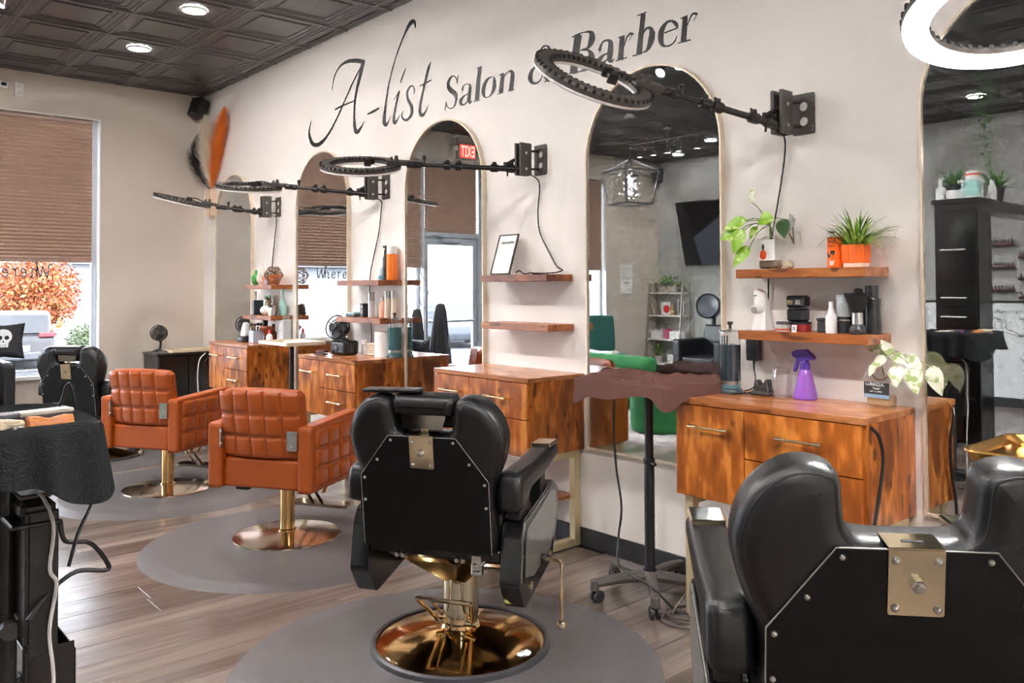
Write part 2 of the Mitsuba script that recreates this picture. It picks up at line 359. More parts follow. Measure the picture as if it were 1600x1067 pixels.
# windows of the left wall
def window(y0, y1, mull, n):
    w = numbered(n); labels[w] = {'kind': 'structure'}; fr = []
    a = .05; x0, x1 = -.15, -.09
    for (p, q) in ((y0, y0 + a), (y1 - a, y1)): fr.append(bx(x0, x1, p, q, WZ0, WZ1))
    fr += [bx(x0, x1, y0 + a, y1 - a, WZ0, WZ0 + a), bx(x0, x1, y0 + a, y1 - a, WZ1 - a, WZ1)]
    for q in mull: fr.append(bx(x0, x1, q - .025, q + .025, WZ0 + a, WZ1 - a))
    spart(w, 'frame', cat(fr), 'alu')
    ed = [y0 + a] + sorted(mull) + [y1 - a]
    for p, q in zip(ed, ed[1:]):
        spart(w, 'pane', trimesh.Trimesh([(-.125, p, WZ0), (-.125, q, WZ0), (-.125, q, WZ1), (-.125, p, WZ1)], [(0, 1, 2), (0, 2, 3)], process=False), 'pane', False)
    spart(w, 'sill', bx(-.09, .035, y0, y1, WZ0 - .03, WZ0 + .004), 'white_frame')
    spart(w, 'jamb', cat([bx(-.09, .001, q - .004, q + .004, WZ0, WZ1, .001) for q in (y0 + .004, y1 - .004)] + [bx(-.09, .001, y0, y1, WZ1 - .008, WZ1, .001)]), 'white_frame')
window(W1[0], W1[1], [-2.05], 'window_1')
window(W2[0], W2[1], [-4.85], 'window_2')
# glass street door with transom and sidelight
dk = numbered('door_1'); labels[dk] = {'kind': 'structure'}
spart(dk, 'frame', cat([bx(-.16, -.06, -2.79, -2.735, -.0, WZ1), bx(-.16, -.06, -3.70, -3.64, 0, WZ1), bx(-.16, -.06, -3.64, -2.79, 1.99, 2.06), bx(-.16, -.06, -3.75, -3.70, 0, WZ1), bx(-.16, -.06, -3.64, -2.79, WZ1 - .05, WZ1)]), 'alu')
spart(dk, 'leaf_frame', cat([bx(-.14, -.09, -2.86, -2.79, .01, 1.99), bx(-.14, -.09, -3.64, -3.57, .01, 1.99), bx(-.14, -.09, -3.57, -2.86, 1.90, 1.99), bx(-.14, -.09, -3.57, -2.86, .01, .22)]), 'alu')
spart(dk, 'push_bar', cyl((-.06, -3.58, .94), (-.06, -2.85, .94), .014), 'alu')
spart(dk, 'closer', cat([bx(-.09, -.03, -3.35, -3.05, 1.93, 1.985), bar((-.05, -3.1, 2.0), (-.02, -2.9, 2.01), .02, .01)]), 'alu')
for (a, b, c, d) in ((-3.57, -2.86, .22, 1.90), (-3.64, -2.79, 2.06, WZ1 - .05)):
    spart(dk, 'pane', trimesh.Trimesh([(-.115, a, c), (-.115, b, c), (-.115, b, d), (-.115, a, d)], [(0, 1, 2), (0, 2, 3)], process=False), 'pane', False)
# pleated shades
def shade(y0, y1, z0, z1, label):
    t = Thing('window_blind', label, 'window blind'); n = int((z1 - z0) / .034); v, f = [], []
    for side, s in ((0, 1), (1, -1)):
        for k in range(2 * n + 1):
            z = z1 - (z1 - z0) * k / (2 * n); x = (-.066 if side == 0 else -.070) + s * (.018 if k % 2 else 0); v += [(x, y0, z), (x, y1, z)]
        o = side * (4 * n + 2)
        for k in range(2 * n):
            a = o + 2 * k; q = [(a, a + 1, a + 3), (a, a + 3, a + 2)]; f += q if side else [r[::-1] for r in q]
    t.part('pleated_fabric', trimesh.Trimesh(v, f, process=False), 'blind', False)
    t.part('bottom_rail', bx(-.085, -.058, y0, y1, z0 - .022, z0 + .006, .004), '#8d7466,0.5')
    t.part('head_rail', bx(-.088, -.05, y0, y1, z1 - .002, z1 + .035, .004), '#8d7466,0.5')
shade(-1.88, -1.03, 1.63, 2.90, 'brown pleated blind in the window nearest the back corner')
shade(-2.72, -1.90, 1.63, 2.90, 'brown pleated blind beside the glass door, over the window half next to it')
shade(-3.60, -2.80, 2.07, 2.88, 'short brown pleated blind hanging in the transom above the glass door')
shade(-5.95, -3.78, 1.63, 2.90, 'wide brown pleated blind in the window between the door and the waiting area')
# lettering on the window (read from outside)
def glyph_tubes(strokes, r): return cat([tube(s, r, 5, 4) for s in strokes])
WH = {'W': [[(0, .12), (.01, .135), (.03, .13), (.035, .07), (.05, .0), (.09, .11), (.10, .06), (.115, 0), (.15, .14), (.17, .15)]],
      'h': [[(.03, .17), (.015, .18), (0, .15), (0, 0)], [(0, .05), (.025, .085), (.045, .07), (.045, 0), (.06, .01)]],
      'e': [[(0, .045), (.045, .05), (.035, .085), (.005, .07), (.0, .02), (.025, 0), (.05, .02)]],
      'r': [[(0, .085), (.008, .08), (.008, 0)], [(.008, .055), (.025, .085), (.045, .08)]]}
wl = Thing('window_lettering', 'thin black script word Where on the street window, reversed from inside', 'lettering')
yy = -1.345
for c, adv in (('W', .125), ('h', .085), ('e', .075), ('r', .07), ('e', .07)):
    wl.part('letter', cat([tube([(-.128, yy - a * .85, 1.475 + b * .85) for a, b in s], .006, 5, 4) for s in WH[c]]), '#141414,0.5')
    yy -= adv
# ceiling downlights
def can(x, y, label, gain=1.0):
    t = Thing('downlight', label, 'ceiling light', (x, y, H))
    t.part('trim_ring', lathe([(.075, .004), (.075, -.004), (.080, -.006), (.088, -.004), (.090, .0), (.090, .006)], n=28), 'white_plastic')
    t.part('lens', lathe([(0, -.0045), (.0752, -.0045), (.0752, .003), (0, .003)], n=28), 'diffuser', False, emitter=emit((1.0, .962, .935), CAN_L * gain))
CANS = [(2.597, -1.05, 'recessed downlight nearer the camera of the two over the tan chairs'), (1.376, -1.05, 'recessed downlight above the far end of the salon by the corner'),
        (3.86, -2.85, 'recessed downlight seen at the top of the middle arched mirror'), (5.08, -2.85, 'recessed downlight over the aisle behind the front barber chair'), (6.30, -2.85, 'recessed downlight over the aisle by the grey towel trolley'), (7.52, -2.85, 'recessed downlight over the aisle beside the camera'),
        (1.79, -6.12, 'recessed downlight over the waiting corner beneath the television wall'), (.76, -6.75, 'recessed downlight in the far waiting corner, nearest the television'), (2.6, -2.85, 'recessed downlight inside the street door'), (8.74, -2.85, 'recessed downlight beyond the last chair'), (5.08, -6.1, 'recessed downlight near the nail polish wall')]
for c in CANS: can(*c, gain=1.3 if c[0] in (2.6, 7.52, 8.74) else .55 if c[1] == -2.85 else .9 if c[0] == 5.08 else .3 if c[1] < -5 else .7)
# ================================================================ wall lettering (millimetres on the wall: x, z)
SIGN = json.loads('''{"A":[[[[2668,2987],[2653,2948],[2641,2890],[2646,2888],[2667,2956],[2686,2990],[2706,3009],[2729,3024],[2754,3037],[2781,3047],[2801,3052],[2836,3055],[2873,3055],[2910,3051],[3006,3031],[3081,3009],[3072,2991],[3008,2943],[2932,2878],[2801,2751],[2754,2748],[2680,2739],[2691,2727],[2786,2736],[2712,2667],[2646,2612],[2578,2567],[2525,2541],[2463,2522],[2429,2516],[2401,2515],[2366,2519],[2350,2525],[2337,2532],[2311,2559],[2290,2591],[2282,2611],[2280,2637],[2285,2659],[2306,2707],[2299,2709],[2258,2641],[2250,2615],[2252,2594],[2265,2558],[2290,2524],[2317,2504],[2353,2489],[2395,2482],[2423,2482],[2449,2485],[2497,2498],[2543,2519],[2603,2556],[2680,2614],[2745,2671],[2813,2738],[2977,2747],[2965,2642],[2964,2567],[2972,2530],[2979,2518],[2992,2505],[3006,2499],[3026,2495],[3048,2500],[3100,2546],[3127,2575],[3121,2578],[3069,2544],[3026,2527],[3013,2543],[3004,2563],[2993,2618],[2994,2667],[3004,2743],[3016,2782],[3038,2832],[3095,2931],[3128,2997],[3136,3018],[3133,3024],[3122,3030],[3113,3031],[3053,3051],[2994,3066],[2915,3078],[2856,3079],[2804,3073],[2752,3057],[2727,3043],[2698,3021]],[[3062,2966],[3008,2853],[2989,2800],[2978,2755],[2826,2752],[2948,2871]]]],"dash":[[[[3231,2635],[3162,2625],[3169,2616],[3255,2619],[3335,2634],[3323,2646]]]],"l":[[[[3434,2759],[3374,2559],[3371,2529],[3375,2517],[3383,2507],[3397,2498],[3412,2494],[3428,2495],[3439,2501],[3483,2555],[3478,2557],[3447,2529],[3421,2515],[3415,2543],[3415,2578],[3432,2675],[3463,2780],[3504,2869],[3549,2949],[3584,3000],[3632,3059],[3677,3102],[3723,3132],[3743,3141],[3761,3146],[3773,3132],[3782,3105],[3791,3104],[3793,3129],[3789,3146],[3780,3159],[3767,3168],[3749,3173],[3731,3172],[3711,3164],[3686,3146],[3607,3054],[3561,2994],[3501,2901],[3455,2812]]]],"i":[[[[3615,2802],[3599,2773],[3612,2767],[3671,2856],[3665,2858],[3631,2823]]],[[[3506,2504],[3520,2493],[3536,2490],[3549,2493],[3598,2546],[3593,2548],[3561,2525],[3538,2513],[3533,2533],[3537,2556],[3565,2639],[3596,2705],[3596,2712],[3591,2716],[3585,2716],[3578,2713],[3517,2666],[3522,2664],[3566,2692],[3542,2646],[3503,2546],[3502,2514]]]],"s":[[[[3622,2560],[3610,2546],[3611,2529],[3629,2510],[3641,2501],[3656,2494],[3665,2491],[3683,2490],[3706,2495],[3731,2505],[3750,2522],[3756,2531],[3761,2547],[3761,2564],[3758,2576],[3746,2596],[3712,2634],[3700,2658],[3696,2678],[3702,2693],[3719,2709],[3734,2715],[3749,2714],[3758,2706],[3766,2693],[3765,2665],[3773,2663],[3780,2684],[3779,2695],[3771,2711],[3757,2722],[3745,2726],[3731,2727],[3718,2725],[3706,2722],[3685,2706],[3671,2684],[3671,2666],[3680,2640],[3692,2619],[3717,2587],[3725,2567],[3726,2545],[3717,2529],[3706,2519],[3692,2512],[3677,2508],[3663,2507],[3651,2513],[3637,2523],[3624,2538],[3623,2549],[3640,2569],[3636,2571]]]],"t":[[[[3882,2711],[3830,2705],[3833,2700],[3877,2700],[3840,2612],[3820,2544],[3821,2526],[3828,2509],[3838,2500],[3854,2492],[3866,2490],[3875,2491],[3890,2498],[3911,2518],[3937,2555],[3933,2557],[3889,2519],[3865,2512],[3856,2521],[3851,2533],[3855,2571],[3878,2644],[3906,2703],[3975,2714],[3968,2722],[3912,2715],[3965,2834],[3959,2838],[3932,2817],[3917,2799]]]],"S":[[[[4132,2524],[4138,2513],[4150,2504],[4164,2495],[4180,2491],[4196,2491],[4206,2493],[4215,2496],[4226,2503],[4234,2513],[4243,2527],[4251,2544],[4253,2559],[4250,2574],[4241,2588],[4231,2597],[4174,2638],[4169,2646],[4168,2660],[4173,2672],[4182,2683],[4196,2692],[4202,2694],[4210,2694],[4215,2693],[4221,2689],[4232,2678],[4236,2672],[4246,2648],[4245,2643],[4252,2641],[4263,2691],[4257,2693],[4249,2662],[4244,2676],[4236,2686],[4228,2692],[4220,2697],[4206,2702],[4191,2702],[4174,2697],[4157,2688],[4147,2679],[4140,2668],[4137,2656],[4138,2641],[4142,2630],[4153,2615],[4165,2602],[4177,2593],[4203,2577],[4218,2564],[4224,2553],[4226,2537],[4221,2518],[4212,2506],[4207,2502],[4200,2499],[4187,2497],[4179,2497],[4172,2498],[4165,2502],[4157,2507],[4148,2515],[4142,2524],[4135,2541],[4137,2547],[4129,2549],[4115,2494],[4122,2493]]]],"a":[[[[4278,2501],[4284,2497],[4293,2493],[4301,2491],[4310,2491],[4321,2492],[4331,2495],[4345,2501],[4355,2507],[4365,2496],[4374,2490],[4384,2489],[4387,2490],[4391,2493],[4399,2506],[4394,2509],[4383,2502],[4382,2510],[4393,2566],[4394,2592],[4392,2600],[4387,2608],[4383,2611],[4374,2617],[4364,2620],[4354,2622],[4330,2623],[4316,2620],[4305,2613],[4291,2592],[4299,2587],[4306,2586],[4296,2575],[4299,2573],[4315,2589],[4312,2590],[4316,2605],[4318,2611],[4323,2615],[4334,2617],[4350,2616],[4364,2611],[4368,2608],[4369,2605],[4359,2559],[4333,2557],[4309,2553],[4290,2547],[4275,2539],[4269,2531],[4268,2519],[4272,2507]],[[4358,2553],[4352,2525],[4352,2514],[4351,2513],[4342,2508],[4324,2502],[4310,2500],[4305,2502],[4300,2507],[4299,2517],[4302,2526],[4309,2534],[4330,2547],[4343,2551]]]],"l_001":[[[[4498,2701],[4445,2699],[4448,2693],[4464,2694],[4448,2636],[4426,2507],[4447,2502],[4412,2502],[4415,2495],[4477,2496],[4474,2502],[4468,2503],[4483,2627],[4489,2655],[4497,2690],[4491,2693],[4488,2694],[4501,2695]]]],"o":[[[[4498,2574],[4493,2556],[4493,2538],[4498,2526],[4509,2511],[4515,2506],[4521,2503],[4535,2499],[4551,2498],[4571,2500],[4592,2508],[4609,2519],[4623,2531],[4628,2541],[4633,2556],[4633,2574],[4629,2590],[4621,2605],[4614,2611],[4606,2616],[4604,2617],[4603,2618],[4587,2621],[4579,2622],[4569,2621],[4546,2617],[4528,2610],[4519,2602],[4507,2589]],[[4528,2511],[4525,2516],[4525,2524],[4527,2552],[4532,2567],[4544,2590],[4556,2602],[4572,2611],[4586,2615],[4601,2614],[4605,2606],[4605,2601],[4600,2578],[4596,2551],[4590,2534],[4582,2520],[4572,2510],[4565,2506],[4557,2504],[4549,2503],[4539,2504],[4532,2507]]]],"n":[[[[4660,2612],[4678,2612],[4666,2566],[4656,2510],[4660,2509],[4664,2506],[4644,2504],[4646,2499],[4693,2501],[4697,2502],[4695,2507],[4702,2549],[4706,2590],[4715,2600],[4724,2606],[4739,2612],[4753,2613],[4762,2612],[4765,2611],[4766,2604],[4766,2593],[4746,2509],[4750,2508],[4751,2506],[4741,2505],[4743,2500],[4758,2501],[4769,2498],[4778,2499],[4782,2498],[4783,2501],[4799,2502],[4796,2507],[4784,2507],[4793,2542],[4799,2581],[4798,2591],[4796,2600],[4792,2608],[4786,2614],[4778,2620],[4770,2623],[4762,2624],[4751,2623],[4737,2620],[4725,2615],[4715,2609],[4707,2602],[4708,2615],[4693,2620],[4688,2621],[4681,2622],[4680,2618],[4658,2617]]]],"ampersand":[[[[5001,2613],[4949,2595],[4938,2589],[4930,2581],[4920,2566],[4915,2550],[4916,2539],[4924,2524],[4938,2511],[4949,2504],[4969,2499],[4987,2498],[4998,2500],[5012,2506],[5020,2512],[5031,2524],[5038,2537],[5048,2523],[5066,2503],[5050,2502],[5053,2496],[5073,2497],[5079,2494],[5087,2493],[5093,2494],[5096,2498],[5121,2500],[5118,2506],[5096,2505],[5085,2534],[5078,2546],[5054,2580],[5055,2583],[5052,2584],[5038,2617],[5069,2634],[5082,2645],[5094,2658],[5099,2667],[5101,2676],[5098,2685],[5091,2692],[5073,2700],[5054,2704],[5039,2703],[5028,2697],[5013,2680],[5008,2679],[5000,2662],[4998,2647]],[[5032,2672],[5029,2674],[5037,2687],[5041,2692],[5046,2694],[5053,2695],[5065,2694],[5071,2692],[5077,2688],[5080,2683],[5079,2674],[5068,2652],[5054,2638],[5035,2626],[5030,2649]],[[4985,2598],[5003,2604],[5011,2580],[5033,2543],[5023,2527],[5012,2517],[4995,2511],[4986,2510],[4974,2512],[4963,2516],[4956,2523],[4952,2536],[4952,2550],[4958,2568],[4964,2579]]]],"B":[[[[5272,2695],[5289,2696],[5274,2629],[5264,2578],[5253,2510],[5257,2509],[5243,2509],[5245,2502],[5271,2501],[5281,2497],[5291,2497],[5296,2498],[5305,2495],[5306,2499],[5368,2496],[5390,2498],[5409,2505],[5423,2515],[5432,2528],[5436,2543],[5436,2561],[5431,2572],[5426,2581],[5417,2591],[5407,2599],[5396,2605],[5387,2608],[5403,2612],[5419,2620],[5430,2630],[5438,2642],[5441,2655],[5440,2668],[5434,2682],[5427,2692],[5415,2700],[5399,2705],[5362,2707],[5315,2709],[5315,2707],[5306,2708],[5300,2707],[5293,2709],[5291,2703],[5269,2702]],[[5329,2701],[5357,2701],[5377,2698],[5392,2693],[5399,2687],[5400,2679],[5396,2662],[5386,2631],[5382,2622],[5379,2620],[5371,2618],[5331,2617],[5332,2612],[5373,2602],[5385,2598],[5388,2595],[5391,2591],[5392,2586],[5391,2567],[5384,2531],[5380,2520],[5375,2515],[5367,2512],[5356,2509],[5330,2505],[5314,2505],[5313,2508],[5308,2508],[5324,2600],[5343,2692],[5336,2695]]]],"a_001":[[[[5468,2573],[5473,2570],[5479,2579],[5482,2578],[5489,2606],[5493,2612],[5498,2616],[5504,2619],[5514,2621],[5521,2620],[5530,2615],[5534,2611],[5535,2607],[5526,2559],[5506,2559],[5495,2558],[5474,2552],[5461,2547],[5452,2542],[5447,2536],[5445,2529],[5446,2523],[5449,2517],[5455,2511],[5462,2508],[5471,2506],[5485,2507],[5497,2509],[5515,2516],[5525,2521],[5531,2512],[5541,2504],[5553,2501],[5561,2502],[5566,2506],[5574,2516],[5569,2519],[5557,2514],[5555,2515],[5560,2528],[5565,2550],[5568,2573],[5566,2598],[5562,2609],[5558,2614],[5547,2623],[5530,2629],[5511,2630],[5494,2626],[5479,2616],[5460,2588],[5467,2582],[5472,2580]],[[5525,2552],[5523,2529],[5520,2527],[5512,2524],[5498,2520],[5488,2518],[5478,2519],[5493,2539],[5504,2548],[5511,2550]]]],"r":[[[[5602,2616],[5612,2616],[5596,2509],[5599,2508],[5582,2508],[5584,2502],[5620,2502],[5632,2499],[5633,2502],[5658,2503],[5656,2509],[5634,2509],[5640,2569],[5643,2568],[5657,2598],[5662,2605],[5668,2610],[5677,2615],[5684,2616],[5690,2612],[5675,2592],[5678,2590],[5693,2609],[5699,2610],[5701,2611],[5703,2614],[5702,2617],[5700,2621],[5686,2627],[5678,2627],[5666,2621],[5657,2613],[5652,2606],[5641,2578],[5645,2613],[5632,2617],[5646,2618],[5644,2624],[5599,2622]]]],"b":[[[[5785,2706],[5728,2703],[5731,2697],[5751,2698],[5719,2511],[5727,2509],[5694,2508],[5696,2502],[5746,2503],[5754,2501],[5755,2508],[5776,2506],[5787,2507],[5796,2510],[5809,2519],[5822,2533],[5830,2546],[5836,2562],[5838,2580],[5838,2592],[5831,2608],[5821,2620],[5808,2628],[5795,2630],[5782,2627],[5770,2620],[5781,2695],[5768,2699],[5787,2700]],[[5767,2598],[5777,2610],[5783,2614],[5793,2617],[5801,2616],[5804,2607],[5803,2590],[5792,2548],[5786,2529],[5780,2518],[5775,2514],[5770,2513],[5756,2513]]]],"e":[[[[5896,2578],[5898,2571],[5978,2576],[5979,2592],[5978,2598],[5974,2606],[5963,2616],[5948,2625],[5932,2629],[5918,2630],[5904,2627],[5890,2620],[5876,2610],[5865,2597],[5859,2581],[5857,2561],[5859,2546],[5864,2531],[5873,2518],[5881,2511],[5894,2505],[5911,2502],[5933,2503],[5944,2506],[5954,2512],[5964,2521],[5973,2541],[5969,2544],[5958,2525],[5948,2517],[5939,2513],[5925,2510],[5914,2510],[5904,2512],[5897,2517],[5892,2524],[5890,2531],[5891,2561],[5894,2583],[5904,2603],[5912,2613],[5918,2617],[5927,2619],[5936,2618],[5941,2616],[5945,2612],[5968,2583]]]],"r_001":[[[[6043,2605],[6032,2581],[6036,2578],[6051,2606],[6059,2614],[6065,2619],[6073,2620],[6083,2612],[6088,2612],[6090,2613],[6092,2616],[6090,2622],[6076,2629],[6070,2630],[6064,2629],[6056,2625],[6051,2620]]],[[[6071,2590],[6085,2609],[6082,2611],[6068,2592]]],[[[5995,2616],[6006,2617],[5993,2511],[5997,2509],[5975,2509],[5977,2504],[6017,2503],[6024,2501],[6024,2503],[6051,2503],[6049,2509],[6025,2509],[6035,2618],[6028,2621],[6036,2622],[6034,2627],[6015,2625],[6008,2627],[6007,2624],[5993,2622]]]]}''')

sg = Thing('wall_lettering', 'large black vinyl wall lettering A-list Salon & Barber, script and bold serif', 'lettering')
for nm, polys in SIGN.items():
    ms = [prism(Polygon(np.array(q[0]) / 1000, [np.array(h) / 1000 for h in q[1:]]).buffer(0), .0012, 'xz', (0, -.0004, 0)) for q in polys]
    sg.part('hyphen' if nm == 'dash' else 'ampersand' if nm == 'ampersand' else 'letter', cat(ms), 'vinyl_letter', False)
# ---------------------------------------------------------------- arched mirrors
def arch(x0, x1, z0, z1, inset=0.0, n=40):
    r = (x1 - x0) / 2; c = (x0 + x1) / 2; zc = z1 - r; r2 = r - inset
    pts = [(x0 + inset, z0 + inset), (x1 - inset, z0 + inset)]
    return pts + [(c + r2 * math.cos(a), zc + r2 * math.sin(a)) for a in np.linspace(0, np.pi, n)]
ML = ['tall arched mirror nearest the back corner, beside the pampas grass', 'arched mirror between the two far wood cabinets, showing a pleated blind', 'arched mirror showing the exit sign and glass street door', 'large arched mirror in the middle, showing the chandelier and television', 'arched mirror at the right edge, behind the lit ring light']
for k, x0 in enumerate([.372, 2.085, 3.690, 5.386, 7.093]):
    x1 = x0 + .845; z0, z1 = .517, 2.432
    t = Thing('arched_mirror', ML[k], 'mirror')
    t.part('frame', prism(Polygon(arch(x0, x1, z0, z1), [arch(x0, x1, z0, z1, .010)]), .030, 'xz'), 'mirror_frame', False)
    t.part('glass', prism(arch(x0, x1, z0, z1, .009), .020, 'xz'), 'mirror', False)
# ---------------------------------------------------------------- floating shelves
def shelf(x0, x1, zt, label, d=.19): Thing('floating_shelf', label, 'shelf').one(bx(x0, x1, -d, -.001, zt - .036, zt, .0015), 'shelf_wood', False)
shelf(1.415, 1.975, 1.388, 'upper floating wood shelf by the back corner, holding small potted plants'); shelf(1.405, 1.975, 1.132, 'lower floating wood shelf by the back corner, holding a white pumpkin and bottles')
shelf(3.06, 3.620, 1.410, 'upper floating wood shelf holding the tall orange spray can'); shelf(3.05, 3.640, 1.152, 'lower floating wood shelf holding slim hair product bottles')
shelf(4.705, 5.262, 1.424, 'upper floating wood shelf holding the white framed notice'); shelf(4.715, 5.270, 1.160, 'empty lower floating wood shelf under the framed notice')
shelf(6.410, 6.962, 1.424, 'upper floating wood shelf holding the orange potted plant'); shelf(6.418, 6.968, 1.172, 'lower floating wood shelf holding the ghost figurine')
# ---------------------------------------------------------------- station cabinets
def pull(x, y, z, L=.17):
    a, b = x - L / 2, x + L / 2
    m = [cyl((a + .02, y - .028, z), (b - .02, y - .028, z), .0052, 12)]
    for s in (a, b):
        m.append(cyl((s + (.012 if s == a else -.012), y, z), (s + (.012 if s == a else -.012), y - .030, z), .0055, 10))
        e = sph((s + (.012 if s == a else -.012), y - .028, z), .010, 2, (1, 1, 1)); e.apply_translation((0, 0, 0)); m.append(rot(cyl((s - .006 if s == a else s - .030, y - .028, z), (s + .030 if s == a else s + .006, y - .028, z), .0082, 10), [1, 0, 0], 0))
    return cat(m)
def cabinet(x0, ztop, label, cord=False, dz=0.0):
    w, d, zb = .80, .40, ztop - .395
    t = Thing('wood_cabinet', label, 'cabinet', (x0, 0, 0))
    t.part('top', bx(0, w, -d, -.004, ztop - .024, ztop, .0015), 'cab_top', False)
    t.part('side_panel', bx(.001, .019, -d + .022, -.004, zb, ztop - .024, .001), 'cab_wood', False)
    t.part('side_panel', bx(w - .019, w - .001, -d + .022, -.004, zb, ztop - .024, .001), 'cab_wood', False)
    t.part('divider', bx(.317, .333, -d + .022, -.012, zb, ztop - .024, .001), 'cab_wood', False)
    t.part('base_panel', bx(.019, w - .019, -d + .022, -.004, zb, zb + .018, .001), 'cab_wood', False)
    t.part('back_panel', bx(.019, w - .019, -.012, -.004, zb + .018, ztop - .024, .001), 'cab_wood', False)
    k = t.part('door', bx(.002, .323, -d + .002, -d + .020, zb + .001, ztop - .027, .0012), 'cab_wood', False)
    t.part('handle', pull(.175, -d + .002, ztop - .108), 'handle', parent=k)
    zs = ztop - .027 - .182
    for a, b in ((zs + .002, ztop - .027), (zb + .001, zs - .002)):
        k = t.part('drawer', bx(.327, w - .012, -d + .002, -d + .020, a, b, .0012), 'cab_wood', False)
        t.part('handle', pull(.565, -d + .002, b - .081), 'handle', parent=k)
    for xx in (.022, w - .062):
        p = [bx(xx, xx + .04, -d + .03, -d + .07, .006, zb, .002), bx(xx, xx + .04, -.055, -.014, .006, zb, .002), bx(xx, xx + .04, -d + .07, -.055, zb - .04, zb, .002), bx(xx, xx + .04, -d + .07, -.055, .006, .046, .002)]
        t.part('leg_frame', cat(p), 'champagne', False)
        t.part('foot', cat([cyl((xx + .02, y, 0), (xx + .02, y, .008), .016, 10) for y in (-d + .05, -.035)]), 'black')
    t.part('lower_shelf', bx(.062, w - .062, -d + .05, -.02, .245, .265, .0015), 'cab_top', False)
    return t
cabinet(1.194, .902, 'wood station cabinet farthest away, next to the low black cabinet in the corner')
cabinet(2.875, .885, 'wood station cabinet holding the jars of blue-green disinfectant and a paper roll')
cabinet(4.546, .902, 'wood station cabinet with an empty top, behind the front barber chair')
cabinet(6.255, .902, 'wood station cabinet nearest the camera, holding the purple spray bottle')
cd = Thing('cable', 'dark cable hanging down the side of the nearest wood cabinet', 'cable')
cd.one(tube([(7.062, -.36, .868), (7.075, -.33, .83), (7.072, -.30, .74), (7.066, -.33, .60), (7.066, -.36, .5), (7.07, -.36, .30), (7.05, -.30, .02)], .006, 8), 'black')
